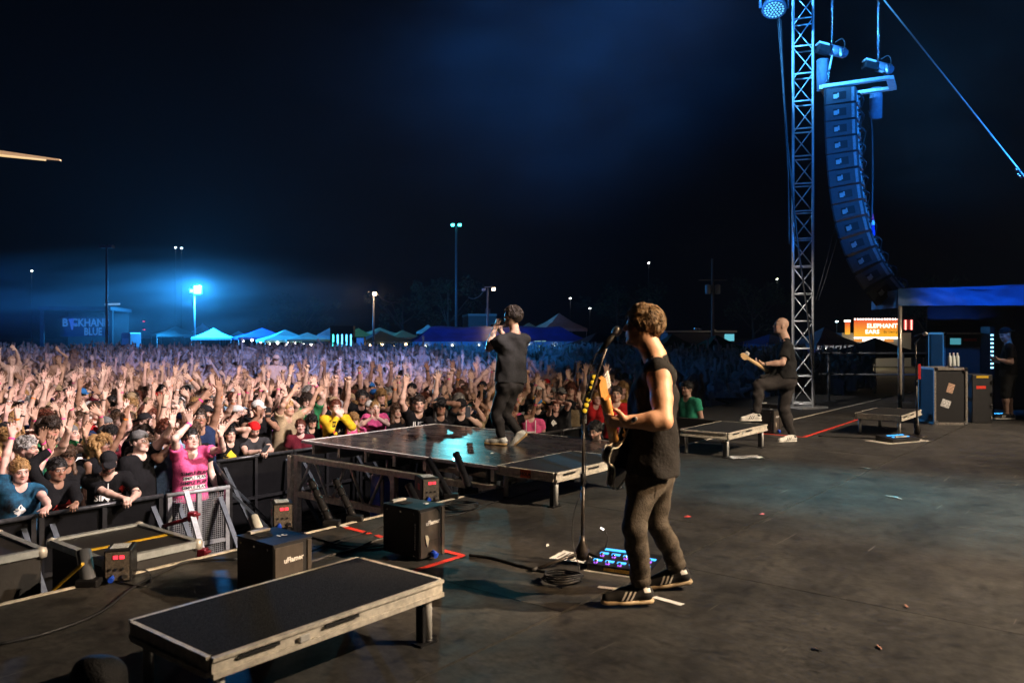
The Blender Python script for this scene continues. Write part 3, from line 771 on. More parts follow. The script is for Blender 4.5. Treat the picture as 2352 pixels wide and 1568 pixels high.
def head_matrix(c, A):
    M = Matrix([list(A[0]) + [0], list(A[1]) + [0], list(A[2]) + [0], [0, 0, 0, 1]]); M.translation = Vector([float(x) for x in c]); return M
def set_mat(o, m, i=0):
    o.material_slots[i].link = 'OBJECT'; o.material_slots[i].material = m
def tufts(name, c, A, n, m, parent, seed, length=.045, r0=.004, rad=(.086, .105, .097), zc=.036, face=.5, base=True, curl=1.0, low=-.35, flat=0.):
    """short strands of hair rooted on the skull"""
    rg = random.Random(seed); mb = MB(); c = Vector([float(x) for x in c]); Am = Matrix([[float(x) for x in r] for r in A])
    k = 0
    while k < n:
        th = rg.uniform(0, 2 * math.pi); cz = rg.uniform(-1, 1); sz = math.sqrt(1 - cz * cz); d = Vector((sz * math.cos(th), sz * math.sin(th), cz))
        if d.z < low and d.y > -.75 and not (d.y < -.1 and d.z > -.62): continue
        if d.y > face and d.z < .40: continue
        if d.z < -.05 and d.y > .0: continue
        if abs(d.x) > .6 and d.z < -.12 and d.y > -.5: continue
        k += 1
        p = Vector((d.x * rad[0], -.014 + d.y * rad[1], zc + d.z * rad[2]))
        q0 = Vector((d.x * 2.2, d.y * 2.2, d.z * 2.2 + seed)); g = Vector((mnoise.noise(q0), mnoise.noise(q0 + Vector((9, 0, 0))), mnoise.noise(q0 + Vector((0, 9, 0))))) * 1.6 + Vector((rg.uniform(-1, 1), rg.uniform(-1, 1), rg.uniform(-1, 1))) * .45
        flow = (Vector((0, .5, .15)) if d.y > -.1 else Vector((0, -.6, -.5))) if d.z > .25 else Vector((0, -.35, -1.0))
        L = length * rg.uniform(.6, 1.25); pts = [p - d * .006]; q = p; lift = .75 * (1 - flat) + .16
        for s in range(3):
            rd = Vector((q.x / rad[0], (q.y + .014) / rad[1], (q.z - zc) / rad[2])).normalized(); w_ = flow + g * curl; w_ = w_ - rd * w_.dot(rd)
            dirv = (w_.normalized() + rd * (lift if s == 0 else lift * .5 * math.cos(s * 2 + k))).normalized(); q = q + dirv * L / 3; pts.append(q.copy())
        pts = [c + Am @ x for x in pts]
        mb.tube(pts, [r0, r0 * 1.1, r0 * .8, r0 * .25], n=4)
    return mb.build(name, m, parent)
# ---------------------------------------------------------------- crowd: pose variants
def arm_mode(mode, s):      # offset of the wrist from the shoulder, finger direction, palm normal, elbow pole, curl, spread
    T = {
        'up':     ((.05, .17, .50), (0, .12, 1), (0, 1, -.1), (.6, .6, -.3), .12, .55),
        'upout':  ((.20, .14, .45), (.30, .1, .95), (0, 1, -.1), (.8, .4, -.4), .10, .7),
        'upfwd':  ((.02, .38, .33), (0, .35, .9), (0, .9, -.35), (.7, .1, -.7), .15, .5),
        'wavein': ((-.16, .2, .45), (-.55, .15, .8), (.1, 1, 0), (.9, .4, 0), .12, .6),
        'side':   ((.28, .2, .36), (.65, .1, .7), (0, 1, 0), (.6, -.1, -.8), .15, .6),
        'reach':  ((-.08, .48, .20), (-.1, .85, .5), (0, .45, -.9), (.6, .1, -.8), .12, .5),
        'low':    ((.08, .26, .12), (.1, .2, 1), (0, 1, 0), (.7, 0, -.8), .2, .5),
        'rail':   ((-.06, .40, -.34), (-.5, .85, -.1), (0, 0, -1), (.9, -.3, -.2), .7, .2),
        'down':   ((.07, .06, -.50), (0, .15, -1), (-1, 0, 0), (.3, -1, 0), .4, .2),
        'phone':  ((-.12, .34, .10), (-.15, .25, .95), (0, -1, .1), (.8, -.1, -.8), .55, .2),
        'head':   ((-.12, .04, .25), (-.95, .0, .35), (0, .1, -1), (.9, .5, .2), .25, .3),
        'fist':   ((.06, .14, .48), (0, .1, 1), (0, 1, 0), (.7, .5, -.3), 1.15, .1),
        'clap':   ((-.15, .30, .30), (-.1, .25, .95), (-1, .2, 0), (.9, .1, -.4), .1, .2),
        'mouth':  ((-.13, .20, .10), (-.6, -.1, .8), (-.3, -1, 0), (.8, .1, -.8), .5, .2),
    }[mode]
    sx = lambda q: np.array((q[0] * s, q[1], q[2]), float)
    return sx(T[0]), sx(T[1]), sx(T[2]), sx(T[3]), T[4], T[5]
def std_joints(female=False, yaw=0., pitch=0., lean=0., side=0., aL='down', aR='down', jit=None, roll=0.):
    g = jit or random
    sw = .168 if female else .188
    J = {}
    J['pelvis'] = np.array((0, 0, .97)); up = unit((side, lean, 1.0))
    J['neck'] = J['pelvis'] + up * .515
    for k, s in (('L', -1), ('R', 1)): J['s' + k] = J['pelvis'] + up * .455 + np.array((s * sw, 0, 0))
    J['head'] = J['neck'] + unit(up + np.array((0, .12, 0)) + np.array((0, -pitch * .25, 0))) * .155
    J['hA'] = rot_mat(yaw, pitch, roll)
    for k, s, m in (('L', -1, aL), ('R', 1, aR)):
        o, d, n, p, c, sp = arm_mode(m, s)
        lift = .05 if o[2] > .2 else (.02 if o[2] > 0 else -.01)
        J['s' + k] = J['s' + k] + np.array((-s * lift * .35, 0, lift))
        o = o + np.array([g.uniform(-.05, .05) for _ in range(3)])
        J['e' + k], J['w' + k] = two_bone(J['s' + k], J['s' + k] + o, .285, .255, p)
        J['hd' + k] = unit(d + np.array([g.uniform(-.2, .2) for _ in range(3)])); J['hn' + k] = n; J['cu' + k] = c; J['sp' + k] = sp
        J['h' + k] = np.array((s * .092, 0, .90)); J['k' + k] = np.array((s * .11, .02, .48)); J['a' + k] = np.array((s * .12, -.02, .08)); J['td' + k] = np.array((s * .15, 1, 0))
    return J
def head_attr(vs, J):
    A = np.asarray(J['hA'], float); q = (vs - np.asarray(J['head'], float)) @ A
    ok = (np.abs(q[:, 0]) < .098) & (q[:, 1] > -.14) & (q[:, 1] < .128) & (q[:, 2] > -.128) & (q[:, 2] < .15)
    return np.where(ok[:, None], q, np.array((0, -1., 0)))
TEE = cloth('black_cotton', (.0065, .0065, .0075)); PANTS = cloth('dark_denim', (.02, .022, .03)); HAIRM = mat('brown_hair', (.05, .028, .015), .55, 0, .4, 60, .4, 90)
def make_variant(J, female=False, fat=1.0, sleeve=.55, seed=0, h=.0105, hem=-.03, tank=False):
    vs, qs = body_prims(J, female, fat, False, (J['spL'], J['spR']), (J['cuL'], J['cuR'])).mesh(h)
    v = {'J': J, 'female': female, 'body': np_mesh('body', vs, qs, [SKINS[0]], attr=head_attr(vs, J))}
    vs, qs = shirt_prims(J, .018, hem, 0 if tank else sleeve, female, fat, .0035, .13 if tank else None, seed).mesh(.0125); v['shirt'] = np_mesh('shirt', vs, qs, [TEE]); v['sv'] = (vs, qs)
    vs, qs = pants_prims(J, .016, .06, 1.0, .003, seed, fat).mesh(.016); v['pants'] = np_mesh('trousers', vs, qs, [PANTS])
    f = Field()
    for k, s in (('L', -1), ('R', 1)): f.cone((s * .12, -.05, .035), (s * .14, .14, .03), .045, .042, .02)
    f.plane((0, 0, .004), (0, 0, -1)); vs, qs = f.mesh(.016); v['shoes'] = np_mesh('shoes', vs, qs, [BLACKM])
    v['tank'] = tank
    return v
VAR = []
gv = random.Random(5)
SPEC = [  # female, yaw, pitch, lean, side, left arm, right arm, fat, tank
    (0, .1, .10, .05, 0, 'up', 'upout', 1.0, 0), (1, -.1, .12, .05, .04, 'upout', 'up', .92, 0), (0, 0, .05, .08, -.04, 'down', 'up', 1.1, 0), (1, .2, .10, .05, 0, 'up', 'down', .9, 1),
    (0, -.2, .08, .05, .05, 'wavein', 'side', 1.05, 0), (1, .1, .15, .03, -.05, 'side', 'wavein', .95, 0), (0, .05, .02, .1, 0, 'upfwd', 'upfwd', 1.0, 0), (1, 0, .05, .1, 0, 'reach', 'up', .92, 1),
    (0, .15, .0, .06, 0, 'phone', 'phone', 1.08, 0), (0, -.1, .1, .05, .03, 'fist', 'down', 1.0, 0), (1, -.15, .1, .05, 0, 'clap', 'clap', .95, 0), (0, .2, .06, .04, -.03, 'low', 'upout', 1.15, 1),
    (1, .05, .02, .05, 0, 'down', 'down', 1.0, 0), (0, 0, .03, .05, 0, 'down', 'low', 1.0, 0), (0, -.1, .12, .08, .06, 'up', 'reach', 1.05, 0), (1, .1, .14, .02, -.03, 'head', 'up', .95, 0),
    (0, -.05, .12, .05, .08, 'wavein', 'upout', 1.08, 0), (1, .15, .06, .06, .06, 'wavein', 'down', .92, 0), (0, .1, .02, .06, -.05, 'side', 'low', 1.0, 0), (1, 0, .0, .05, 0, 'phone', 'up', 1.0, 1), (0, -.25, .05, .04, 0, 'mouth', 'upfwd', 1.12, 0), (1, .25, .1, .03, -.07, 'upout', 'wavein', .9, 0), (0, .0, .2, .0, .04, 'fist', 'up', .95, 1),
    (0, .1, .15, .04, -.06, 'wavein', 'up', 1.0, 1), (1, -.2, .08, .08, .03, 'upfwd', 'side', 1.0, 0),
]
for i, q in enumerate(SPEC):
    J = std_joints(bool(q[0]), q[1], q[2], q[3], q[4], q[5], q[6], gv); VAR.append(make_variant(J, bool(q[0]), q[7], .5, i, tank=bool(q[8])))

# ---------------------------------------------------------------- crowd: outfits
SHIRTS = [('black', (.014, .014, .016), 11), ('charcoal', (.028, .029, .032), 3), ('navy', (.012, .022, .06), 2), ('maroon', (.10, .010, .018), 2), ('teal', (.012, .075, .075), 1), ('white', (.62, .62, .60), 2),
          ('red', (.36, .014, .016), 1), ('hot pink', (.58, .085, .22), 1), ('purple', (.08, .035, .10), 1), ('mustard', (.50, .27, .03), 1), ('green', (.02, .13, .05), 1), ('pale blue', (.22, .34, .46), 1), ('tan', (.30, .23, .14), 1)]
SH_M = {n: cloth(n.replace(' ', '_') + '_cotton' if n != 'black' else 'black_cotton', c) for n, c, k in SHIRTS}
SH_L = [n for n, c, k in SHIRTS for _ in range(k)]
HAIRS = {'dark brown': (.028, .016, .010), 'black': (.010, .009, .009), 'brown': (.07, .036, .018), 'blond': (.36, .21, .08), 'auburn': (.12, .030, .014), 'grey': (.25, .24, .23)}
HR_M = {n: mat(n.replace(' ', '_') + '_hair_strands', c, .5, 0, .4, 60, .5, 120) for n, c in HAIRS.items()}
CAPS = {'black': (.014, .014, .016), 'navy': (.012, .025, .09), 'white': (.55, .55, .53), 'grey': (.12, .12, .12), 'red': (.55, .012, .014), 'tan': (.3, .22, .13), 'blue': (.03, .16, .42)}
CP_M = {n: cloth(n + '_cap_cloth', c) for n, c in CAPS.items()}
BANDS = {'hot pink': mat('pink_wristband', (.85, .06, .28), .5), 'white': mat('white_wristband', (.75, .75, .72), .5), 'black': mat('black_wristband', (.015, .015, .015), .5), 'orange': mat('orange_wristband', (.8, .22, .03), .5)}
bmb = MB()
n_ = 14
for z in (-.009, .009):
    for i in range(n_): t = 2 * math.pi * i / n_; bmb.v.append((.0335 * math.cos(t), .0335 * math.sin(t), z))
for i in range(n_): bmb.f.append((i, (i + 1) % n_, n_ + (i + 1) % n_, n_ + i)); bmb.sm.append(True)
_b = bmb.build('wristband', BANDS['white']); BAND_ME = _b.data; bpy.data.objects.remove(_b)
def band_on(J, k, col, parent):
    w = np.asarray(J['w' + k], float); e = np.asarray(J['e' + k], float); d = Vector([float(x) for x in w - e]).normalized()
    o = part('wristband', BAND_ME, parent); o.matrix_basis = Matrix.Translation(Vector([float(x) for x in w - (w - e) * .08])) @ d.to_track_quat('Z', 'Y').to_matrix().to_4x4()
    set_mat(o, BANDS[col]); return o
for k in ('short', 'long', 'curly', 'bun', 'cap', 'backcap', 'bandana', 'fringe'): hair_mesh(k, HAIRM)
def dress(root, v, skin, shirt_m, hair_kind, hair_m, cap=None, cap_m=None, band=None, trousers_m=None):
    b = part('body', v['body'], root); set_mat(b, skin)
    s = part('shirt', v['shirt'], root); set_mat(s, shirt_m)
    p = part('trousers', v['pants'], root); part('shoes', v['shoes'], root)
    if trousers_m: set_mat(p, trousers_m)
    HM = head_matrix(v['J']['head'], v['J']['hA'])
    if hair_kind:
        h = part('hair', HAIR[hair_kind], root); h.matrix_basis = HM; set_mat(h, hair_m)
    if cap:
        c = part('cap' if 'cap' in cap else 'bandana', HAIR[cap], root); c.matrix_basis = HM; set_mat(c, cap_m)
    if band:
        for k, col in band: band_on(v['J'], k, col, root)
    return s
def ray_decal(name, tvs, tqs, pts, faces, o, ax, ay, dirn, m, parent, off=.003, maxd=.6):
    """lay a flat print on a cloth surface: every point is dropped onto it along dirn"""
    bvh = BVHTree.FromPolygons([Vector(v) for v in tvs.tolist()], tqs.tolist())
    o = Vector(o); ax = Vector(ax); ay = Vector(ay); dirn = Vector(dirn).normalized(); vs = []; miss = set()
    for i, (a, b) in enumerate(pts):
        s = o + ax * a + ay * b; hit = bvh.ray_cast(s - dirn * .3, dirn, maxd)
        if hit[0] is None: miss.add(i); vs.append(s)
        else: vs.append(hit[0] - dirn * off)
    mb = MB(); fs = [f for f in faces if not any(i in miss for i in f)]
    if not fs: return None
    mb.add(vs, fs); return mb.build(name, m, parent)
def grid_pts(w, h, nx, ny, shear=0.):
    pts = [(w * (i / nx - .5) + shear * h * (j / ny - .5), h * (j / ny - .5)) for j in range(ny + 1) for i in range(nx + 1)]
    return pts, [(j * (nx + 1) + i, j * (nx + 1) + i + 1, (j + 1) * (nx + 1) + i + 1, (j + 1) * (nx + 1) + i) for j in range(ny) for i in range(nx)]
def text_pts(body, size, offset=.0, xs=1.0):
    vs, fs = text_mesh(body, size, 'CENTER', offset); return [(v.x * xs, v.y) for v in vs], fs
PRINTS = {n: mat(n + '_tee_print', c, .8, 0, .35, 45) for n, c in (('white', (.6, .6, .58)), ('red', (.45, .03, .025)), ('yellow', (.6, .42, .03)), ('cyan', (.06, .38, .5)), ('pink', (.65, .12, .25)))}
def blob_print(v, seed):
    key = 'pr%d' % seed
    if key not in v:
        rg = random.Random(seed * 7 + 1); J = v['J']; mid = (J['sL'] + J['sR']) / 2; pts = []; fs = []
        for j in range(1 + seed % 3):
            n = 18; cx, cz, r = rg.uniform(-.05, .05) * (j > 0), -.19 - .09 * j, rg.uniform(.05, .085); o0 = len(pts); pts.append((cx, cz))
            ph = rg.uniform(0, 6)
            for i in range(n): q = r * (1 + .35 * math.sin(3 * i + ph) * math.cos(2 * i + ph)); pts.append((cx + q * 1.15 * math.cos(i * 2 * math.pi / n), cz + q * .7 * math.sin(i * 2 * math.pi / n)))
            fs += [(o0, o0 + 1 + i, o0 + 1 + (i + 1) % n) for i in range(n)]
        o = ray_decal('shirt_print', *v['sv'], pts, fs, (0, float(mid[1]) + .12, float(mid[2])), (-1, 0, 0), (0, 0, 1), (0, -1, 0), PRINTS['white'], None, .004)
        v[key] = o.data if o else None
        if o: bpy.data.objects.remove(o)
    return v[key]
def vbar(u):
    if u < 5.2: return 8.38
    if u < 6.0: return 8.38 + (u - 5.2) / .8 * 1.64
    if u < 9.8: return 10.02
    if u < 10.5: return 10.02 - (u - 9.8) / .7 * 1.64
    return 8.38
TAKEN = []       # (x, y, r) held by the people placed by hand
FOCUS = S(7.0, 2.0)
def face_rz(x, y, jit=0.): 
    d = Vector((FOCUS.x - x, FOCUS.y - y)); return math.atan2(d.y, d.x) - math.pi / 2 + jit
# ---------------------------------------------------------------- front-row people one can pick out
PHONE_N = [0]
def phone(loc, rz, tilt, label, lit=.5):
    e = thing('phone', loc, 0, label, 'phone', 'phones held in the crowd'); e.rotation_euler = (tilt, 0, rz)
    MB().box((0, 0, 0), (.074, .009, .15), bev=.003).build('case', BLACK, e); MB().box((0, -.0055, 0), (.066, .002, .138)).build('screen', glow('phone_screen', (.6, .75, 1.0), lit), e); MB().box((.02, .0055, .055), (.02, .003, .022)).build('camera_bump', BLACKM, e)
    return e
HG = random.Random(77)
def hero(px, py, label, face, dv=.33, female=False, fat=1.0, aL='down', aR='down', hL=None, hR=None, yaw=0., pitch=0., shirt=None, skin=None, hair='short', hairc='dark brown', cap=None, capc=None, lean=.06, band=None, prints=(), sleeve=.5, tank=False, D=None, long_sleeve=None, roll=0., vr=.40):
    t = (px - 1176) / FPX
    if D is None:
        D = 10.0
        for _ in range(20):
            u, v = UV(t * D, D); D *= (vbar(u) + dv) / v
    hw = P(px, py, D); rz = math.atan2(face[1], face[0]) - math.pi / 2
    J = std_joints(female, yaw, pitch, lean, 0, aL, aR, HG, roll)
    s = max(.86, min(1.10, (hw.z - GZ) / J['head'][2])); Rm = Matrix.Rotation(rz, 3, 'Z')
    base = hw - (Rm @ Vector([float(x) for x in J['head']])) * s; base.z = GZ
    for k, h in (('L', hL), ('R', hR)):
        if h is not None:
            wl = Rm.inverted() @ (P(h[0], h[1], D + h[2]) - base) / s; sg = -1 if k == 'L' else 1
            pole = h[3] if len(h) > 3 else (sg * .8, -.1, -.6)
            J['e' + k], J['w' + k] = two_bone(J['s' + k], np.array(wl), .285, .255, pole)
            if len(h) > 4: J['hd' + k] = np.array(Rm.inverted() @ Vector(h[4]))
            if len(h) > 5: J['hn' + k] = np.array(Rm.inverted() @ Vector(h[5]))
    v = make_variant(J, female, fat, sleeve if not long_sleeve else 2.0, int(px), .0095, tank=tank)
    e = thing('person', base, rz, label, 'person', 'fans in the front rows'); e.scale = (s, s, s); TAKEN.append((base.x, base.y, vr))
    dress(e, v, skin or SKINS[1], shirt, hair, HR_M[hairc], cap, CP_M[capc] if capc else None, band)
    sv = v['sv']; mid = (J['sL'] + J['sR']) / 2
    for (kind, arg, dx, dz, size, m) in prints:
        o = Vector((dx, float(mid[1]) + .12, float(mid[2]) + dz))
        if kind == 't': pts, fs = text_pts(arg, size, size * .02)
        elif kind == 'r': pts, fs = grid_pts(arg[0], arg[1], 10, 6)
        else:
            n = 22; pts = [(0, 0)] + [(size * (1 + .35 * math.sin(3 * i + arg)) * math.cos(i * 2 * math.pi / n), size * (1 + .3 * math.cos(5 * i + arg)) * math.sin(i * 2 * math.pi / n)) for i in range(n)]; fs = [(0, 1 + i, 1 + (i + 1) % n) for i in range(n)]
        # local +x is the person's right, so print text mirrored along -x to read from the front
        ray_decal('shirt_print', *sv, pts, fs, o, (-1, 0, 0), (0, 0, 1), (0, -1, 0), m, e, .004 if kind != 't' else .006)
    return e, J, base, s, Rm
PINKT = SH_M['hot pink']; WPR = mat('white_shirt_print', (.7, .7, .68), .8); BPR = mat('black_shirt_print', (.02, .015, .02), .8); RPR = mat('red_shirt_print', (.55, .03, .02), .8); YPR = mat('yellow_shirt_print', (.70, .48, .02), .8); BLPR = mat('cyan_shirt_print', (.05, .42, .62), .8)
TIED = mat('blue_black_tie_dye', (.010, .011, .016), .85, 0, .6, 5, .4, 55, col2=(.02, .13, .25), spec=.2)
hero(46, 1082, 'woman in blue tie-dye tee reaching a phone over the barrier at far left', (.75, -.65), female=True, aL='rail', aR='up', hL=(122, 1178, -.35), hR=(28, 1000, .05), pitch=-.15, shirt=TIED, skin=SKINS[6], hair='bun', hairc='blond', prints=[('b', .4, .03, -.20, .05, WPR)], band=[('R', 'hot pink')])
hero(132, 1079, 'fan in black long sleeves with a red print, one arm raised', (.8, -.6), female=True, aL='rail', aR='up', hL=(176, 1160, -.3), hR=(117, 1032, .1), pitch=-.05, shirt=SH_M['black'], skin=SKINS[3], hair='short', hairc='black', prints=[('b', 1.2, -.02, -.22, .10, RPR)], long_sleeve=True, band=[('R', 'hot pink')])
hero(249, 1062, 'man in black baseball jersey and black cap leaning on the barrier', (.55, -.84), aL='rail', aR='rail', hL=(303, 1146, -.2), hR=(285, 1146, -.25), pitch=-.35, lean=.30, fat=1.05, shirt=SH_M['black'], skin=SKINS[5], hair='fringe', cap='cap', capc='black', sleeve=.8, prints=[('t', 'SIMPLE', 0, -.19, .095, WPR), ('r', (.012, .3), 0, -.18, 0, WPR), ('b', 2., -.15, -.1, .035, RPR)])
phone(P(311, 1138, 8.55), R(20), R(-50), 'phone held over the barrier by the man in the black jersey', .02)
hero(322, 1014, 'big man in black tee with white-trimmed sleeves and backward cap, arm out', (.95, -.3), dv=.62, fat=1.22, aL='up', aR='down', hL=(408, 960, -.1), pitch=.06, shirt=SH_M['black'], skin=SKINS[0], hair='fringe', cap='backcap', capc='grey', sleeve=.55, prints=[])
hero(438, 1010, 'woman in hot pink band tee singing with both arms up behind the silver barrier', (.72, -.69), dv=.38, female=True, aL='upout', aR='up', hL=(506, 1000, -.15, (-.8, .2, -.6)), hR=(436, 972, -.1, (.7, .2, -.5), (-.1, -.1, 1), (.2, -1, 0)), pitch=.22, shirt=PINKT, skin=SKINS[0], hair='bun', hairc='black', band=[('R', 'hot pink')], lean=.02,
     prints=[('t', 'SIMPLE PLAN', 0, -.20, .055, BPR), ('r', (.26, .045), 0, -.255, 0, WPR), ('t', 'SIMPLE PLAN', 0, -.255, .050, BPR), ('t', 'SIMPLE PLAN', 0, -.31, .055, BPR), ('r', (.26, .045), 0, -.365, 0, WPR), ('t', 'SIMPLE PLAN', 0, -.365, .050, BPR), ('t', 'SIMPLE PLAN', 0, -.42, .055, BPR)])
hero(529, 1006, 'fan in black tee with a big yellow print, arms folded over head', (.6, -.8), dv=.45, aL='head', aR='wavein', pitch=.05, shirt=SH_M['black'], skin=SKINS[1], hair='short', hairc='black', prints=[('b', .2, .02, -.2, .09, YPR), ('b', 1.4, -.03, -.4, .05, YPR)])
hero(584, 986, 'man in charcoal tee and backward red cap looking down at his phone', (.55, -.84), dv=.36, aL='rail', aR='rail', hL=(612, 1036, -.28), hR=(598, 1036, -.3), pitch=-.5, shirt=SH_M['charcoal'], skin=SKINS[5], hair='fringe', cap='backcap', capc='red', prints=[('b', .7, 0, -.2, .075, WPR)])
phone(P(610, 1030, 10.3), R(-10), R(-60), 'phone in the hands of the man in the red cap', .3)
hero(690, 979, 'woman in dark red top with hair tied back beside the catwalk corner', (.35, -.94), dv=.36, female=True, aL='down', aR='down', shirt=SH_M['maroon'], skin=SKINS[6], hair='bun', hairc='auburn', lean=.02)
hero(716, 968, 'woman in black top with long black hair left of the catwalk corner', (.5, -.86), dv=.75, female=True, aL='down', aR='low', shirt=SH_M['black'], skin=SKINS[2], hair='long', hairc='black', tank=True)
YSL = cloth('yellow_black_varsity', (.60, .40, .02))
e, J, b, s, Rm = hero(771, 936, 'man in black varsity jacket with yellow sleeves, hands at his face', (.45, -.89), dv=.5, aL='mouth', aR='mouth', pitch=.12, shirt=YSL, skin=SKINS[0], hair='short', hairc='auburn', long_sleeve=True, prints=[('r', (.26, .50), 0, -.25, 0, SH_M['black']), ('b', .3, .07, -.18, .04, RPR), ('t', 'AL', -.07, -.17, .08, WPR)])
hero(812, 964, 'woman in pink band tee with light hair behind the catwalk corner', (.4, -.9), dv=.4, female=True, aL='down', aR='down', shirt=PINKT, skin=SKINS[0], hair='long', hairc='blond', prints=[('t', 'SIMPLE PLAN', 0, -.16, .05, BPR), ('r', (.24, .04), 0, -.21, 0, WPR), ('t', 'SIMPLE PLAN', 0, -.21, .045, BPR), ('t', 'SIMPLE PLAN', 0, -.26, .05, BPR)])
hero(862, 938, 'woman in pink tee and pale headband clapping behind the catwalk', (.35, -.93), dv=.42, female=True, aL='clap', aR='clap', hL=(866, 958, -.3), hR=(854, 958, -.3), pitch=.1, shirt=PINKT, skin=SKINS[0], hair='bun', hairc='blond', cap='bandana', capc='white', prints=[('t', 'SIMPLE PLAN', 0, -.2, .05, BPR)])
hero(912, 945, 'woman with curly brown hair in black tee behind the catwalk', (.4, -.9), dv=.45, female=True, aL='down', aR='down', shirt=SH_M['black'], skin=SKINS[1], hair='curly', hairc='brown')
hero(962, 928, 'fan in black tee lettered in white and cyan behind the catwalk tip', (.25, -.97), dv=.45, aL='up', aR='up', shirt=SH_M['black'], skin=SKINS[1], hair='short', hairc='dark brown', prints=[('t', 'JUST', 0, -.13, .10, WPR), ('t', 'KID', 0, -.21, .08, WPR), ('r', (.2, .012), 0, -.21, 0, BLPR), ('t', 'AN ADULT', 0, -.29, .07, BLPR)])
hero(1012, 934, 'woman in black top looking on right of the lettered tee', (.2, -.98), dv=.5, female=True, aL='head', aR='down', shirt=SH_M['black'], skin=SKINS[3], hair='long', hairc='black')
hero(1059, 934, 'man in black tee and black cap filming with a phone', (.25, -.97), dv=.4, aL='phone', aR='down', hL=(1074, 956, -.3), shirt=SH_M['black'], skin=SKINS[0], hair='fringe', cap='cap', capc='black', prints=[('b', .9, 0, -.28, .09, cloth('dark_red_check', (.06, .012, .02)))])
phone(P(1075, 946, 11.5), R(10), R(5), 'phone raised by the man in the black cap behind the catwalk', .4)
hero(1220, 945, 'bearded man in pink tee with white straps smiling right of the singer', (-.1, -1), dv=.42, aL='down', aR='up', hR=(1194, 922, .1), shirt=PINKT, skin=SKINS[4], hair='short', hairc='dark brown', prints=[('r', (.02, .30), .09, -.12, 0, WPR), ('r', (.02, .30), -.09, -.12, 0, WPR), ('r', (.16, .02), 0, -.2, 0, WPR)], band=[('R', 'orange')])
hero(1235, 927, 'bearded man in blue cap and black printed tee right of the singer', (-.05, -1), dv=.85, aL='down', aR='down', shirt=SH_M['black'], skin=SKINS[5], hair='fringe', cap='cap', capc='blue', prints=[('b', .5, 0, -.18, .08, WPR)])
hero(1278, 932, 'fan in black vee-neck tee with arms crossed over head near the mic stand', (-.1, -1), dv=.55, female=True, fat=1.2, aL='head', aR='reach', shirt=SH_M['black'], skin=SKINS[6], hair='bun', hairc='auburn', prints=[('b', 1.5, .05, -.16, .05, WPR)])
hero(1367, 990, 'dark-haired man in black crouching at the catwalk edge behind the mic stand', (-.6, -.8), D=10.6, aL='rail', aR='rail', pitch=-.2, shirt=SH_M['black'], skin=SKINS[5], hair='short', hairc='black', lean=.2)
hero(1416, 905, 'fan in bright red tee behind the guitar headstock', (-.2, -1), D=14.2, female=True, aL='down', aR='up', shirt=SH_M['red'], skin=SKINS[1], hair='bun', hairc='dark brown', prints=[('b', .5, 0, -.2, .06, WPR)])
hero(1578, 890, 'fan in mint green tee with an arm up right of the guitarist', (-.8, -.6), D=15.4, aL='down', aR='up', shirt=cloth('mint_green_cotton', (.04, .32, .20)), skin=SKINS[1], hair='short', hairc='black')
# ---------------------------------------------------------------- crowd: places
cg = random.Random(21); spots = []
row = 0; dv = .50
while True:
    v0 = .33 + row * dv
    if v0 > 78: break
    sp = .47 + .0045 * v0 if v0 < 20 else .56 + (v0 - 20) * .012
    u = -30.0 + cg.uniform(0, sp)
    while u < 62:
        uu = u + cg.uniform(-.09, .09); vv = vbar(uu) + v0 + cg.uniform(-.10, .10) * (1 + row * .05); u += sp
        p = S(uu, vv)
        if p.y < 6 or abs(p.x) > p.y * .655 + .6 or p.y > 61: continue
        if p.x > .44 * p.y and p.y > 24: continue                      # the field thins out towards the food stalls
        if p.x > .18 * p.y and cg.random() < .30 + .5 * (p.y > 40): continue
        if any((p.x - a) ** 2 + (p.y - b) ** 2 < r * r for a, b, r in TAKEN): continue
        if v0 < .6 and any((p.x - a) ** 2 + (p.y - b) ** 2 < .30 for a, b, r in TAKEN): continue
        spots.append((p.length, p.x, p.y, uu, v0))
    row += 1; dv = .50 if row < 20 else .62
spots.sort()
NEAR = 262
ORD = ['front', 'second', 'third', 'fourth', 'fifth', 'sixth', 'seventh', 'eighth', 'ninth', 'tenth', 'eleventh', 'twelfth']
def section(u):
    return ('far left of the silver barrier' if u < 2.2 else 'left of the silver barrier' if u < 4.4 else 'behind the silver barrier' if u < 6 else 'left of the catwalk tip' if u < 7.4 else
            'behind the catwalk tip' if u < 9.2 else 'right of the catwalk tip' if u < 11 else 'right of the guitarist' if u < 14 else 'near the truss tower')
ARMS = {'up': 'arm up', 'upout': 'arm up', 'wavein': 'arm swung inward', 'side': 'arm out sideways', 'upfwd': 'arm forward', 'reach': 'arm reaching out', 'low': 'hand at shoulder', 'phone': 'hand before face',
        'fist': 'fist raised', 'down': 'arm down', 'clap': 'clapping hands', 'head': 'hand on head', 'mouth': 'hand at mouth', 'rail': 'hands on rail'}
def pose_words(q):
    a, b = q[5], q[6]
    if a == b: return {'down': 'arms down', 'phone': 'both hands before face', 'clap': 'hands clapping', 'upfwd': 'both arms forward'}.get(a, 'both arms up')
    ups = ('up', 'upout', 'wavein', 'side')
    if a in ups and b in ups: return 'both arms up'
    rest = [x for x in (a, b) if x != 'down']
    if len(rest) == 1: return 'one ' + ARMS[rest[0]] if 'hand' not in ARMS[rest[0]] else ARMS[rest[0]]
    return 'one ' + ARMS[a] if a not in ups else 'one ' + ARMS[b] + ' and one up' if b not in ups else 'arms raised'
used = {}; PH = []
CALM = [i for i, q in enumerate(SPEC) if q[5] in ('down', 'phone', 'low', 'mouth', 'clap') or q[6] in ('down', 'low')]
PICK = list(range(len(SPEC))) + CALM * 2 + [12, 13] * 3
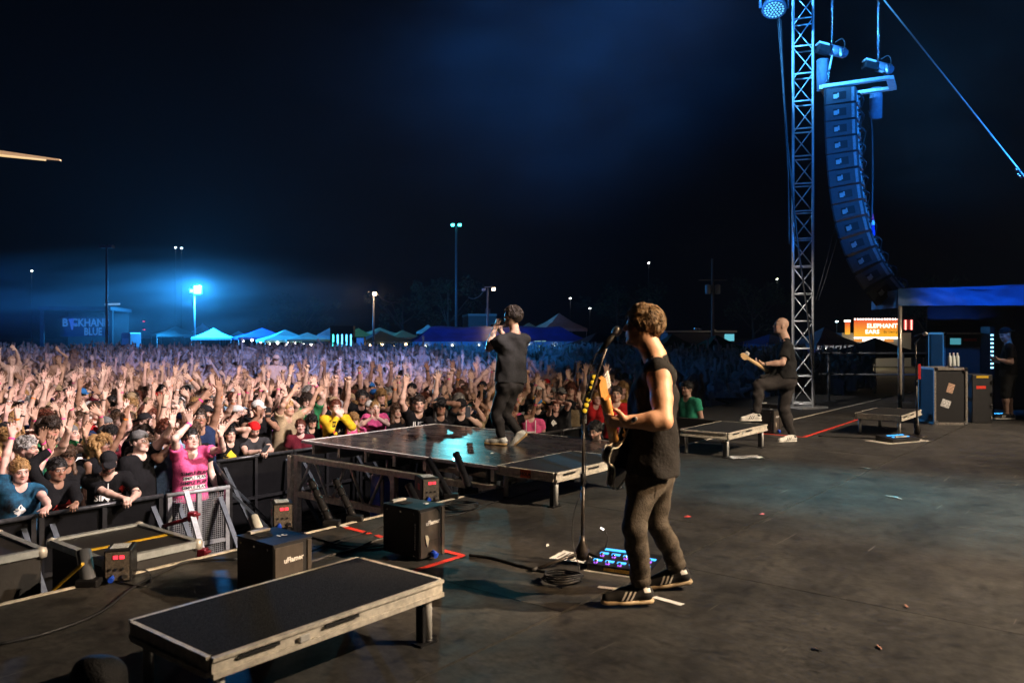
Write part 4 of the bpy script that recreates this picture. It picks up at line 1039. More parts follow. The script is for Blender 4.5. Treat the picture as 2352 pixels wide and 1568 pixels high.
def phl(rn, uu):
    for n2 in ('', 'second ', 'third ', 'fourth ', 'fifth ', 'sixth '):
        l = n2 + 'lit phone raised in the %s row %s' % (rn, section(uu))
        if l not in used: used[l] = 1; return l
NUMW = ['', 'first', 'second', 'third', 'fourth', 'fifth', 'sixth', 'seventh', 'eighth', 'ninth', 'tenth'] + ['another'] * 40
GROUP = 'fans packed behind the crowd barrier'
for i, (dist, x, y, uu, v0) in enumerate(spots[:NEAR]):
    k = cg.choice(PICK); v = VAR[k]; q = SPEC[k]; fem = v['female']
    if x > .2 * y and cg.random() < .45: k = cg.choice((12, 13, 2, 9)); v = VAR[k]; q = SPEC[k]; fem = v['female']
    e = thing('person', (x, y, GZ), face_rz(x, y, cg.uniform(-.35, .35)))
    sc_ = cg.uniform(.90, 1.0) if fem else cg.uniform(.96, 1.07); e.scale = (sc_ * cg.choice((-1, 1)), sc_, sc_)
    shn = cg.choice(SH_L); hn = cg.choice(['dark brown', 'black', 'brown', 'brown', 'blond', 'auburn', 'grey'] if not fem else ['dark brown', 'black', 'brown', 'blond', 'blond', 'auburn'])
    skin = cg.choice([SKINS[0], SKINS[1], SKINS[2], SKINS[6], SKINS[3]] if fem else SKINS)
    cap = capm = capn = None; hk = cg.choice(['long', 'long', 'curly', 'bun']) if fem else cg.choice(['short', 'short', 'short', 'short', 'long'])
    r_ = cg.random()
    if r_ < (.12 if fem else .38):
        cap = cg.choice(['cap', 'cap', 'backcap', 'bandana']); capn = cg.choice(['black', 'black', 'black', 'navy', 'white', 'grey', 'red', 'tan', 'blue']); capm = CP_M[capn]
        hk = 'fringe' if not fem else 'long'
        if fem: hk = 'fringe'
    band = []
    for a, m in (('L', q[5]), ('R', q[6])):
        if m != 'down' and cg.random() < .6: band.append((a, cg.choice(['hot pink', 'white', 'hot pink', 'black', 'orange'])))
    dress(e, v, skin, SH_M[shn], hk, HR_M[hn], cap, capm, band)
    if shn in ('black', 'charcoal', 'navy', 'maroon') and cg.random() < .5:
        pm = blob_print(v, cg.randrange(6))
        if pm: set_mat(part('shirt_print', pm, e), PRINTS[cg.choice(['white', 'white', 'white', 'red', 'yellow', 'cyan', 'pink'])])
    hd = (capn + (' cap' if cap == 'cap' else ' backward cap' if cap == 'backcap' else ' bandana')) if cap else {'long': 'long ', 'curly': 'curly ', 'bun': '', 'short': 'short '}[hk] + hn + (' hair in a bun' if hk == 'bun' else ' hair')
    rn = ORD[min(int(v0 / .5), 11)]
    base = 'fan in %s %s with %s, %s' % (shn, 'tank top' if v['tank'] else 'shirt', hd, pose_words(q))
    lab = base; c2 = [base + ', ' + section(uu), 'fan in %s shirt with %s, %s row %s' % (shn, hd, rn, section(uu))]
    for b_ in band: c2.append('fan in %s shirt, %s, %s wristband, %s row %s' % (shn, hd, b_[1], rn, section(uu)))
    c2 += ['fan in %s shirt with %s, %s, %s row' % (shn, hd, pose_words(q), rn), 'fan in %s shirt, %s, %s row' % (shn, pose_words(q), rn)]
    for n2 in range(2, 11): c2.append('%s fan in %s shirt, %s, %s row %s' % (NUMW[n2], shn, hd, rn, section(uu)))
    for n2 in range(2, 11): c2.append('%s fan in %s shirt with %s, %s row' % (NUMW[n2], shn, hd, rn))
    while lab in used or len(lab.replace(',', ' ').split()) > 16: lab = c2.pop(0)
    used[lab] = 1; tag(e, lab, 'person', GROUP)
    if q[5] == 'phone' and len(PH) < 9:
        e_m = Matrix.Translation(e.location) @ Matrix.Rotation(e.rotation_euler[2], 4, 'Z') @ Matrix.Diagonal((*e.scale, 1)); J_ = v['J']; w_ = e_m @ Vector([float(t) for t in J_['wL'] + J_['hdL'] * .12])
        d_ = e_m.to_3x3() @ Vector((0, 1, 0)); PH.append(1)
        phone(w_, math.atan2(-d_.y, -d_.x) + math.pi / 2, R(-8), phl(rn, uu), .9)

# the rest of the field, too many to count: one object
def rand_mat(name, cols, rough, base=None):
    m = bpy.data.materials.new(name); m.use_nodes = True; t = m.node_tree; b = t.nodes['Principled BSDF']; b.inputs['Roughness'].default_value = rough; b.inputs['Specular IOR Level'].default_value = .2
    oi = t.nodes.new('ShaderNodeObjectInfo'); r = t.nodes.new('ShaderNodeValToRGB'); r.color_ramp.interpolation = 'CONSTANT'
    mu = t.nodes.new('ShaderNodeMath'); mu.operation = 'MULTIPLY'; mu.inputs[1].default_value = base or 1.0
    fr = t.nodes.new('ShaderNodeMath'); fr.operation = 'FRACT'; t.links.new(oi.outputs['Random'], mu.inputs[0]); t.links.new(mu.outputs[0], fr.inputs[0]); t.links.new(fr.outputs[0], r.inputs[0])
    el = r.color_ramp.elements
    while len(el) < len(cols): el.new(.5)
    for i, c in enumerate(cols): el[i].position = i / len(cols); el[i].color = (*c, 1)
    t.links.new(r.outputs[0], b.inputs['Base Color']); return m
FSK = rand_mat('far_crowd_skin', [(.62, .44, .37), (.56, .38, .30), (.45, .285, .205), (.26, .15, .10), (.64, .41, .35)], .5, 7.3)
FSH = rand_mat('far_crowd_shirts', [(.014, .014, .016)] * 10 + [(.045, .046, .05)] * 3 + [(.012, .022, .06)] * 2 + [(.1, .01, .018), (.62, .62, .6), (.3, .05, .05), (.012, .075, .075), (.5, .27, .03), (.22, .34, .46), (.08, .035, .1), (.75, .1, .26)], .85, 13.7)
FHR = rand_mat('far_crowd_hair', [(.028, .016, .01), (.01, .009, .009), (.07, .036, .018), (.36, .21, .08), (.014, .014, .016), (.12, .03, .014), (.3, .3, .3), (.03, .06, .2)], .6, 3.1)
src = bpy.data.collections.new('crowd_shapes')
for i, v in enumerate(VAR):
    bm = bmesh.new()
    hk = cg.choice(['long', 'curly', 'bun']) if v['female'] else ['short', 'cap', 'short', 'backcap'][i % 4]
    off = 0
    HM = head_matrix(v['J']['head'], v['J']['hA'])
    for me, mi, M in ((v['body'], 0, None), (v['shirt'], 1, None), (HAIR[hk], 2, HM)):
        n0 = len(bm.faces); nv = len(bm.verts); bm.from_mesh(me); bm.faces.ensure_lookup_table(); bm.verts.ensure_lookup_table()
        for f_ in bm.faces[n0:]: f_.material_index = mi
        if M is not None: bmesh.ops.transform(bm, matrix=M, verts=bm.verts[nv:])
    me = bpy.data.meshes.new('crowd_shape'); bm.to_mesh(me); bm.free(); me.materials.clear()
    for m in (FSK, FSH, FHR): me.materials.append(m)
    ob = bpy.data.objects.new('crowd_shape', me); src.objects.link(ob)
rest = spots[NEAR:]
me = bpy.data.meshes.new('crowd'); me.from_pydata([(s[1], s[2], GZ + (.5 if cg.random() < .012 and s[2] < 42 else 0)) for s in rest], [], [])
a = me.attributes.new('rz', 'FLOAT', 'POINT'); a.data.foreach_set('value', [face_rz(s[1], s[2], cg.uniform(-.4, .4)) for s in rest])
a = me.attributes.new('size', 'FLOAT', 'POINT'); a.data.foreach_set('value', [cg.uniform(.86, 1.06) for s in rest])
a = me.attributes.new('pick', 'INT', 'POINT'); a.data.foreach_set('value', [cg.choice(PICK) for s in rest])
crowd = bpy.data.objects.new('crowd', me); COL.objects.link(crowd)
tag(crowd, 'mass of fans filling the field out to the tents', 'crowd', None, 'stuff')
ng = bpy.data.node_groups.new('crowd_scatter', 'GeometryNodeTree')
ng.interface.new_socket('Geometry', in_out='INPUT', socket_type='NodeSocketGeometry'); ng.interface.new_socket('Geometry', in_out='OUTPUT', socket_type='NodeSocketGeometry')
N = ng.nodes; gi = N.new('NodeGroupInput'); go = N.new('NodeGroupOutput'); ci = N.new('GeometryNodeCollectionInfo'); ci.inputs[0].default_value = src; ci.inputs[1].default_value = True; ci.inputs[2].default_value = True
ip = N.new('GeometryNodeInstanceOnPoints'); ip.inputs['Pick Instance'].default_value = True
m2p = N.new('GeometryNodeMeshToPoints')
def attr(nm, ty):
    n = N.new('GeometryNodeInputNamedAttribute'); n.data_type = ty; n.inputs[0].default_value = nm; return n.outputs[0]
cx = N.new('ShaderNodeCombineXYZ'); ng.links.new(attr('rz', 'FLOAT'), cx.inputs[2])
ng.links.new(gi.outputs[0], m2p.inputs[0]); ng.links.new(m2p.outputs[0], ip.inputs['Points']); ng.links.new(ci.outputs[0], ip.inputs['Instance']); ng.links.new(attr('pick', 'INT'), ip.inputs['Instance Index'])
ng.links.new(cx.outputs[0], ip.inputs['Rotation']); ng.links.new(attr('size', 'FLOAT'), ip.inputs['Scale']); ng.links.new(ip.outputs[0], go.inputs[0])
md = crowd.modifiers.new('scatter', 'NODES'); md.node_group = ng
print('crowd spots', len(spots))
# ---------------------------------------------------------------- performers
def np3(v): return np.array((v[0], v[1], v[2]), float)
def face_A(fx, fy, pitch=0., roll=0.):
    yaw = math.atan2(fy, fx) - math.pi / 2; return rot_mat(yaw, pitch, roll)
def local(J, base):
    b = np3(base); return {k: (np3(v) - b if k in ('pelvis', 'neck', 'head', 'sL', 'sR', 'eL', 'eR', 'wL', 'wR', 'hL', 'hR', 'kL', 'kR', 'aL', 'aR') else v) for k, v in J.items()}
def sneakers(root, J, upper_m, sole_m, stripe_m, heel_m, pitchL=0., pitchR=0.):
    (uv, uq), (sv, sq) = shoe_mesh('shoe', None, .008)
    for k, pit in (('L', pitchL), ('R', pitchR)):
        an = np3(J['a' + k]); td = unit(np3(J['td' + k])); yaw = math.atan2(td[1], td[0]) - math.pi / 2
        M = Matrix.Rotation(yaw, 4, 'Z') @ Matrix.Rotation(pit, 4, 'X')
        base = Vector(an) - (M @ Vector((0, .045, .085)))
        M.translation = base
        sh = part('shoe', np_mesh('shoe', uv, uq, [upper_m]), root); sh.matrix_basis = M
        part('sole', np_mesh('sole', sv, sq, [sole_m]), sh)
        for sgn in (-1, 1):
            for q in range(3):
                pts, fs = grid_pts(.011, .05, 1, 6, -.55)
                ray_decal('stripe', uv, uq, pts, fs, (sgn * .1, .105 + q * .026, .055), (0, 1, 0), (0, 0, 1), (-sgn, 0, 0), stripe_m, sh, .002)
        pts, fs = grid_pts(.05, .045, 6, 5); ray_decal('heel_tab', uv, uq, pts, fs, (0, -.05, .082), (1, 0, 0), (0, 0, 1), (0, 1, 0), heel_m, sh, .0025, .33)
        for sgn in (-1, 1):
            pts, fs = grid_pts(.04, .03, 4, 4, .3); ray_decal('heel_tab', uv, uq, pts, fs, (sgn * .1, .025, .088), (0, 1, 0), (0, 0, 1), (-sgn, 0, 0), heel_m, sh, .0025)
def build_person(J, base, label, skin, h, hs, shirt_m, pants_m, cat='person', group=None, female=False, fat=1.0, shirt_kw={}, pants_kw={}, spread=(.3, .3), curl=(.6, .6), legs=False, nk=.056, arm=1.0):
    J = local(J, base); e = thing('person', base, 0, label, cat, group)
    vs, qs = body_prims(J, female, fat, legs, spread, curl, .0095, nk=nk, arm=arm).mesh(h); part('body', np_mesh('body', vs, qs, [skin], attr=head_attr(vs, J)), e)
    sv = shirt_prims(J, female=female, fat=fat, **shirt_kw).mesh(hs); part('shirt', np_mesh('shirt', *sv, [shirt_m]), e)
    pv = pants_prims(J, fat=fat, **pants_kw).mesh(hs); part('trousers', np_mesh('trousers', *pv, [pants_m]), e)
    return e, J, sv, pv
DENIM_B = mat('faded_brown_black_denim', (.060, .052, .043), .85, 0, .45, 18, .6, 120, col2=(.115, .098, .078), spec=.2)
TANK = cloth('washed_black_cotton', (.022, .021, .021)); BLKD = cloth('black_stretch_denim', (.030, .028, .028)); SHOEB = mat('black_suede', (.012, .012, .013), .8, 0, .3, 40); GUM = mat('cream_gum_sole', (.55, .42, .26), .5); WLEA = mat('white_leather', (.74, .72, .67), .45, 0, .08, 30)
SILVER = mat('silver_ring', (.7, .7, .7), .2, 1)
# --- guitarist, nearest
D0 = 4.8
G = {}
G['pelvis'] = P(1496, 1082, D0); G['neck'] = P(1503, 815, 4.80); G['head'] = P(1476, 750, 4.82); G['hA'] = face_A(-.97, .24, R(4), 0)
G['sL'] = P(1515, 862, 4.60); G['sR'] = P(1488, 864, 5.00)
G['eL'] = P(1524, 966, 4.44); G['wL'] = P(1447, 968, 4.46); G['hdL'] = (-.96, .05, .0); G['hnL'] = (-.1, .65, .55)
G['eR'] = P(1500, 985, 5.18); G['wR'] = P(1450, 1010, 5.02); G['hdR'] = (-.8, -.3, -.45); G['hnR'] = (.3, -.6, -.3)
G['hL'] = P(1480, 1100, 4.71); G['hR'] = P(1506, 1098, 4.90)
G['kL'] = P(1457, 1212, 4.62); G['aL'] = P(1474, 1350, 4.70); G['kR'] = P(1510, 1200, 4.90); G['aR'] = P(1560, 1310, 5.00); G['tdL'] = (-1, -.10, 0); G['tdR'] = (-1, .02, 0)
gb = PZ(1500, 1375)
HAIRG = mat('tousled_light_brown_hair', (.13, .075, .036), .5, 0, .45, 40, .3, 90, col2=(.30, .19, .09))
ge, GJ, gsv, gpv = build_person(G, gb, 'guitarist in black sleeveless shirt and striped sneakers singing at the near microphone', skin_mat('skin_guitarist', (.60, .36, .23), (.30, .17, .11)), .0078, .0085, TANK, DENIM_B,
    shirt_kw=dict(loose=.034, hem=.0, sleeve=0, folds=.0095, armhole=.17, seed=3, shoulder=.088, cut=.095), pants_kw=dict(loose=.005, top=.11, end=.93, folds=.0062, seed=2, taper=1.25), spread=(.15, .2), curl=(.85, .8), nk=.064, arm=1.22)
hb = hair_field('short'); vs, qs = hb.mesh(.008); ho = part('hair', np_mesh('hair', vs, qs, [HAIRG]), ge); ho.matrix_basis = head_matrix(GJ['head'], GJ['hA'])
t_ = tufts('hair_strand_mass', GJ['head'], GJ['hA'], 2400, HAIRG, ge, 4, .055, .0030, (.087, .107, .100), .032, .55, curl=.8, flat=.68); t_['kind'] = 'stuff'
sneakers(ge, GJ, SHOEB, GUM, WLEA, WLEA, 0, R(-8))
for k in 'LR':       # rolled cuffs
    a, kn = np3(GJ['a' + k]), np3(GJ['k' + k]); d = unit(kn - a)
    mb = MB(); mb.tube([Vector(a + d * .03), Vector(a + d * .035), Vector(a + d * .08), Vector(a + d * .085)], [.052, .058, .060, .055], 18); mb.build('rolled_cuff', DENIM_B, ge)
pts, fs = grid_pts(.11, .13, 8, 8)
pel = np3(GJ['pelvis'])
ray_decal('back_pocket', *gpv, pts, fs, Vector(pel + np.array((.05, -.22, -.06))), (1, 0, -.1), (0.1, 0, 1), (0, 1, 0), cloth('pocket_denim', (.075, .064, .052)), ge, .004)
SILV_P = mat('faded_white_back_print', (.42, .41, .39), .8, 0, .5, 40)
pts, fs = grid_pts(.14, .20, 8, 10)
mid = (np3(GJ['sL']) + np3(GJ['sR'])) / 2
o_ = ray_decal('back_print', *gsv, pts, fs, Vector(mid + np.array((.3, -.0, -.16))), (0, 1, 0), (0, 0, 1), (-1, 0, 0), SILV_P, ge, .003)
band_on(GJ, 'L', 'black', ge).scale = (1.0, 1.0, 2.2)
mb = MB(); w_ = np3(GJ['wL']); mb.lathe([(.0, 0), (.020, .0), (.022, .006), (.018, .012), (0, .013)], (w_ + np.array((.02, -.03, .012))), 16, M=Matrix.Rotation(R(100), 3, 'X')); mb.build('watch_face', CHROME, ge)
# --- singer on the catwalk
D1 = 10.08
Q = {}
Q['pelvis'] = P(1172, 874, D1); Q['neck'] = P(1183, 764, D1); Q['head'] = P(1177, 728, D1 + .02); Q['hA'] = face_A(-.90, .44, R(4))
Q['sL'] = P(1151, 783, D1 - .09); Q['sR'] = P(1203, 782, D1 + .10)
Q['eL'] = P(1122, 800, D1 - .02); Q['wL'] = P(1138, 752, D1 + .06); Q['hdL'] = (.25, .1, .95); Q['hnL'] = (.9, .3, 0)
Q['eR'] = P(1180, 800, D1 + .36); Q['wR'] = P(1148, 758, D1 + .26); Q['hdR'] = (-.2, -.35, .9); Q['hnR'] = (.2, -.9, 0)
Q['hL'] = P(1161, 884, D1 - .05); Q['hR'] = P(1181, 884, D1 + .06); Q['kL'] = P(1140, 948, D1 + .0); Q['aL'] = P(1153, 1006, D1 - .02); Q['kR'] = P(1160, 952, D1 + .16); Q['aR'] = P(1193, 994, D1 + .02)
Q['tdL'] = (-.9, .35, 0); Q['tdR'] = (-.85, .1, 0)
qb = PZ(1160, 1021, TZ)
se, SJ, ssv, spv = build_person(Q, qb, 'singer in black tee walking on the catwalk, both hands on a microphone', skin_mat('skin_singer', (.56, .36, .26), (.06, .04, .03), tattoo=True), .0095, .010, cloth('black_tee_singer', (.026, .026, .027)), BLKD,
    shirt_kw=dict(loose=.022, hem=-.02, sleeve=.62, folds=.008, seed=7), pants_kw=dict(loose=.014, top=.03, end=.97, folds=.007, seed=6), spread=(.1, .1), curl=(.9, .9))
HRS = mat('dark_tousled_hair', (.030, .020, .014), .45, 0, .4, 40, .3, 90)
ho = part('hair', HAIR['short'], se); ho.matrix_basis = head_matrix(SJ['head'], SJ['hA']); set_mat(ho, HRS)
t_ = tufts('hair_strand_mass', SJ['head'], SJ['hA'], 1300, HRS, se, 9, .058, .0040, (.087, .107, .100), curl=1.0, flat=.40); t_['kind'] = 'stuff'
sneakers(se, SJ, mat('pale_canvas_shoe', (.58, .60, .58), .7, 0, .2, 30), mat('tan_outsole', (.50, .33, .15), .6), WLEA, WLEA, 0, R(-42))
# --- bassist with one foot up
D2 = 11.74
B = {}
B['pelvis'] = P(1806, 866, D2); B['neck'] = P(1803, 777, D2); B['head'] = P(1794, 748, D2); B['hA'] = face_A(-.99, .10, R(6))
B['sL'] = P(1808, 796, D2 - .18); B['sR'] = P(1800, 797, D2 + .19); B['eL'] = P(1797, 833, D2 - .28); B['wL'] = P(1754, 836, D2 - .22); B['hdL'] = (-.93, .1, .15); B['hnL'] = (0, .3, .9)
B['eR'] = P(1806, 836, D2 + .32); B['wR'] = P(1786, 852, D2 + .10); B['hdR'] = (-.6, -.5, -.4); B['hnR'] = (.5, -.4, -.4)
B['hL'] = P(1804, 876, D2 - .09); B['hR'] = P(1808, 876, D2 + .09); B['kL'] = P(1742, 884, D2 - .12); B['aL'] = P(1738, 953, D2 - .15); B['kR'] = P(1800, 938, D2 + .10); B['aR'] = P(1820, 1002, D2 + .06)
B['tdL'] = (-1, .0, 0); B['tdR'] = (-.95, -.25, 0)
bb = PZ(1815, 1014)
be, BJ, bsv, bpv = build_person(B, bb, 'bald bassist in black tee with his left foot up on a riser', SKINS[1], .010, .0105, cloth('black_tee_bassist', (.020, .020, .021)), cloth('charcoal_chinos', (.040, .036, .036)),
    shirt_kw=dict(loose=.022, hem=-.01, sleeve=.72, folds=.007, seed=11), pants_kw=dict(loose=.026, top=.04, end=.93, folds=.0075, seed=12, taper=.85), spread=(.15, .15), curl=(.8, .8), fat=1.05, nk=.062)
sneakers(be, BJ, WLEA, mat('white_rubber', (.7, .68, .63), .6), SHOEB, SHOEB)
band_on(BJ, 'L', 'black', be)
# --- technician by the flight cases
D3 = 14.7
T = {}
T['pelvis'] = P(2316, 852, D3); T['neck'] = P(2316, 789, D3); T['head'] = P(2309, 768, D3); T['hA'] = face_A(-.98, -.1, R(-18))
T['sL'] = P(2320, 800, D3 - .18); T['sR'] = P(2314, 800, D3 + .18); T['eL'] = P(2322, 832, D3 - .22); T['wL'] = P(2294, 826, D3 - .15); T['hdL'] = (-.95, .15, .1); T['hnL'] = (.1, .4, .8)
T['eR'] = P(2312, 834, D3 + .24); T['wR'] = P(2290, 830, D3 + .08); T['hdR'] = (-.9, -.3, .1); T['hnR'] = (.1, -.6, .7)
T['hL'] = P(2314, 860, D3 - .09); T['hR'] = P(2318, 860, D3 + .09); T['kL'] = P(2309, 906, D3 - .1); T['aL'] = P(2312, 952, D3 - .1); T['kR'] = P(2316, 906, D3 + .12); T['aR'] = P(2322, 952, D3 + .12); T['tdL'] = (-1, -.1, 0); T['tdR'] = (-1, .1, 0)
tb = PZ(2312, 962)
te, TJ, _, _ = build_person(T, tb, 'technician in black tee, cap and shorts under the blue canopy', SKINS[1], .011, .012, TEE, BLACKM, legs=True, shirt_kw=dict(loose=.024, hem=-.06, sleeve=.7, seed=5), pants_kw=dict(loose=.03, top=.03, end=0, seed=5))
ho = part('cap', HAIR['backcap'], te); ho.matrix_basis = head_matrix(TJ['head'], TJ['hA']); set_mat(ho, CP_M['black'])
sneakers(te, TJ, SHOEB, WLEA, WLEA, SHOEB)

# ---------------------------------------------------------------- guitars and microphones
TUNER = mat('pale_nickel_tuner', (.72, .70, .66), .3, .2)
def guitar(name, label, body_c, head_p, normal, scale, bodym, bind, neckm, tuners=6, bass=False, headm=None):
    """local x runs along the neck to the headstock, y across, z out of the top"""
    body_c = Vector(body_c); head_p = Vector(head_p); x = (head_p - body_c).normalized(); z = Vector(normal); z = (z - x * z.dot(x)).normalized(); y = z.cross(x)
    e = thing(name, body_c, 0, label, 'guitar'); e.rotation_euler = Matrix((x, y, z)).transposed().to_euler()
    L = (head_p - body_c).length / scale
    out = [(-.20, 0), (-.195, .09), (-.16, .145), (-.09, .155), (-.02, .125), (.04, .11), (.10, .125), (.15, .145), (.195, .12), (.19, .07), (.16, .035), (.16, -.03), (.185, -.06), (.22, -.09), (.205, -.125), (.15, -.145), (.09, -.125), (.03, -.11), (-.03, -.125), (-.10, -.155), (-.165, -.14), (-.195, -.09)]
    pts = smooth_path([Vector((a, b, 0)) * scale for a, b in out + [out[0]]], 3)[:-1]
    mb = MB(); mb.prism([(p.x, p.y) for p in pts], .045 * scale, Matrix.Translation((0, 0, -.0225 * scale))); mb.build('body', bodym, e)
    if bind:
        for zz in (-.0225, .0225):
            mb = MB(); mb.tube([Vector((p.x, p.y, zz * scale)) for p in pts + [pts[0]]], .0042 * scale, 6); mb.build('binding', bind, e)
    hl = .17 * scale
    ne = (head_p - body_c).length - hl
    mb = MB(); mb.add([Vector(q) for q in ((.10 * scale, -.028 * scale, .022 * scale), (.10 * scale, .028 * scale, .022 * scale), (ne, .022 * scale, .024 * scale), (ne, -.022 * scale, .024 * scale), (.10 * scale, -.02 * scale, .046 * scale), (.10 * scale, .02 * scale, .046 * scale))], [(0, 1, 2, 3)])
    mb = MB(); mb.tube([(.12 * scale, 0, .028 * scale), (.5 * ne, 0, .026 * scale), (ne, 0, .026 * scale)], [.028 * scale, .026 * scale, .0235 * scale], 14)
    mb.build('neck', neckm, e)
    MB().box(((ne + .12 * scale) / 2, 0, .047 * scale), (ne - .12 * scale, .044 * scale, .007 * scale)).build('fretboard', neckm, e)
    for k in range(12):
        xx = ne - (ne - .14 * scale) * (1 - 2 ** (-(k + 1) / 9)); MB().box((xx, 0, .0515 * scale), (.002, .042 * scale, .002)).build('fret', CHROME, e)
    mb = MB(); hp = [(0, -.022), (.03, -.026), (.05, -.04), (.15, -.034), (.175, -.012), (.165, .015), (.12, .028), (.03, .024), (0, .022)]
    mb.prism([(ne + a * scale, b * scale) for a, b in hp], .016 * scale, Matrix.Translation((0, 0, .020 * scale))); mb.build('headstock', headm or neckm, e)
    for k in range(tuners):
        xx = ne + (.035 + k * .023) * scale
        mb = MB(); mb.rod((xx, .018 * scale, .028 * scale), (xx, .05 * scale, .028 * scale), .0042 * scale, n=8); mb.box((xx, .056 * scale, .028 * scale), (.013 * scale, .02 * scale, .010 * scale), bev=.002); mb.rod((xx, .008 * scale, .028 * scale), (xx, .008 * scale, .046 * scale), .0042 * scale, n=8); mb.build('tuner', TUNER, e)
    for k in range(tuners):
        yy = (-.016 + .032 * k / (tuners - 1)) * scale; MB().rod((-.10 * scale, yy, .040 * scale), (ne + .03 * scale, yy * .9, .055 * scale), .0008, n=4).build('string', CHROME, e)
    MB().box((-.10 * scale, 0, .030 * scale), (.07 * scale, .08 * scale, .012 * scale), bev=.003).build('bridge', CHROME, e)
    MB().box((.07 * scale, 0, .026 * scale), (.035 * scale, .08 * scale, .012 * scale), bev=.003).build('pickup', CHROME, e)
    return e
GBLK = mat('gloss_black_guitar', (.010, .010, .011), .14, coat=.5); MAPLE = mat('amber_maple', (.62, .30, .085), .3, 0, .15, 20, stretch=(1, 8, 8), coat=.3); CREAMB = mat('cream_binding', (.75, .69, .55), .4)
gt = guitar('electric_guitar', 'black electric guitar with cream binding and maple neck held by the near guitarist', P(1428, 1045, 4.80), P(1391, 872, 4.24), (-.75, .25, .45), 1.0, GBLK, CREAMB, MAPLE)
bs = guitar('bass_guitar', 'dark bass guitar played by the bald bassist by the truss tower', P(1778, 862, D2 + .02), P(1706, 815, D2 - .60), (-.8, -.1, .5), 1.15, mat('dark_bass_body', (.03, .03, .032), .3), None, mat('pale_maple_bass_neck', (.60, .42, .22), .4), 4)
# straps
def strap(label, pts, m, owner):
    mb = MB(); pts = smooth_path(pts, 5)
    for a, b in zip(pts[:-1], pts[1:]): mb.bar(a, b, .05, .006, up=(0, 1, .2))
    o = mb.build('guitar_strap', m); return tag(o, label, 'strap')
strap('black guitar strap over the near guitarist shoulder', [P(1466, 990, 4.90), P(1462, 920, 4.90), P(1478, 850, 4.86), P(1502, 832, 4.80), P(1530, 850, 4.84), P(1548, 930, 4.98), P(1520, 1010, 5.06)], mat('black_strap_web', (.015, .015, .015), .7), ge)
def mic(loc, d, label, m=None):
    loc = Vector(loc); d = Vector(d).normalized(); e = thing('microphone', loc, 0, label, 'microphone')
    MB().rod(d * -.155, d * -.01, .013, .022, 14).build('handle', BLACK, e)
    q = d.to_track_quat('Z', 'Y').to_matrix()
    MB().lathe([(.022, -.012), (.0265, .0), (.0285, .015), (.0265, .035), (.015, .047), (.003, .050)], (0, 0, 0), 16, q).build('grille', m or mat('steel_mic_grille', (.35, .35, .36), .35, .9, .3, 200, .5, 400), e); return e
mic(P(1413, 765, 4.80), (.62, -.1, .76), 'microphone on the near stand at the guitarist mouth')
mic(P(1155, 743, D1 + .14), (.8, -.2, .1), 'black microphone clasped by the singer')
def mic_stand(base, top, boom, label, picks=None, legs=True):
    base = Vector(base); e = thing('mic_stand', base, 0, label, 'mic stand'); z = Vector((0, 0, 1)); t = Vector(top) - base; bo = Vector(boom) - base
    MSB = mat('worn_black_stand', (.045, .038, .032), .35, .5, .5, 30)
    MB().rod((0, 0, .06), (t.x * .6, t.y * .6, t.z * .58), .0125, n=12).build('lower_tube', MSB, e); MB().rod((t.x * .58, t.y * .58, t.z * .56), t, .0095, n=12).build('upper_tube', MSB, e)
    MB().lathe([(.012, -.05), (.02, -.045), (.02, .03), (.012, .035)], (t.x * .58, t.y * .58, t.z * .58), 14).build('clutch', BLACK, e)
    MB().rod(t - (bo - t) * .12, bo, .008, n=10).build('boom_arm', MSB, e); MB().box(t, (.035, .03, .045), bev=.008).build('boom_joint', BLACK, e)
    MB().lathe([(.018, .03), (.045, .04), (.05, .10), (.02, .16), (.014, .2)], (0, 0, 0), 16).build('base_hub', MSB, e)
    if legs:
        for a in (R(205), R(330), R(85)):
            MB().rod((0, 0, .09), (.36 * math.cos(a), .36 * math.sin(a), .012), .011, n=8).build('leg', MSB, e); MB().rod((.345 * math.cos(a), .345 * math.sin(a), .015), (.39 * math.cos(a), .39 * math.sin(a), .012), .016, n=8).build('foot', RUBBER, e)
    else: MB().lathe([(.14, .0), (.145, .012), (.13, .022), (.03, .03)], (0, 0, 0), 24).build('round_base', MSB, e)
    return e
stA = PZ(1338, 1296)
ms = mic_stand(stA, P(1340, 955, stA.y), P(1392, 800, stA.y - .14), 'tripod microphone stand with yellow picks in front of the guitarist')
PICK = mat('yellow_pick', (.70, .55, .04), .4); 
a_, b_ = P(1340, 950, stA.y - .03) - stA, P(1366, 858, stA.y - .03) - stA
MB().bar(a_, b_, .045, .016, up=(0, 1, 0)).build('pick_holder', BLACKM, ms)
for i in range(7):
    c = a_.lerp(b_, .08 + i * .14); d = (b_ - a_).normalized()
    mb = MB(); mb.lathe([(.004, -.001), (.015, -.0008), (.016, .0), (.015, .0008), (.004, .001)], c + Vector((.002, -.012, 0)), 12, Matrix.Rotation(R(80), 3, 'X')); mb.build('guitar_pick', PICK, ms)
mic_cable = MB(); mic_cable.tube(smooth_path([P(1375, 800, stA.y - .06), P(1352, 860, stA.y - .05), P(1342, 960, stA.y - .03), P(1344, 1090, stA.y - .03), P(1318, 1180, stA.y - .05), P(1316, 1250, stA.y - .08), PZ(1330, 1310, .01), PZ(1300, 1330, .01), PZ(1290, 1350, .01)], 6), .0035, 6)
tag(mic_cable.build('microphone_cable', RUBBER), 'thin black cable hanging down the near microphone stand', 'cable')
stB = PZ(2107, 1002); ms2 = mic_stand(stB, P(2103, 788, stB.y), P(2118, 770, stB.y - .15), 'microphone stand with red flag tape beside the far riser', legs=False)
MB().box(P(2108, 853, stB.y) - stB + Vector((.02, -.012, 0)), (.04, .006, .23)).build('red_tag', mat('red_tag_paper', (.6, .01, .012), .6), ms2)
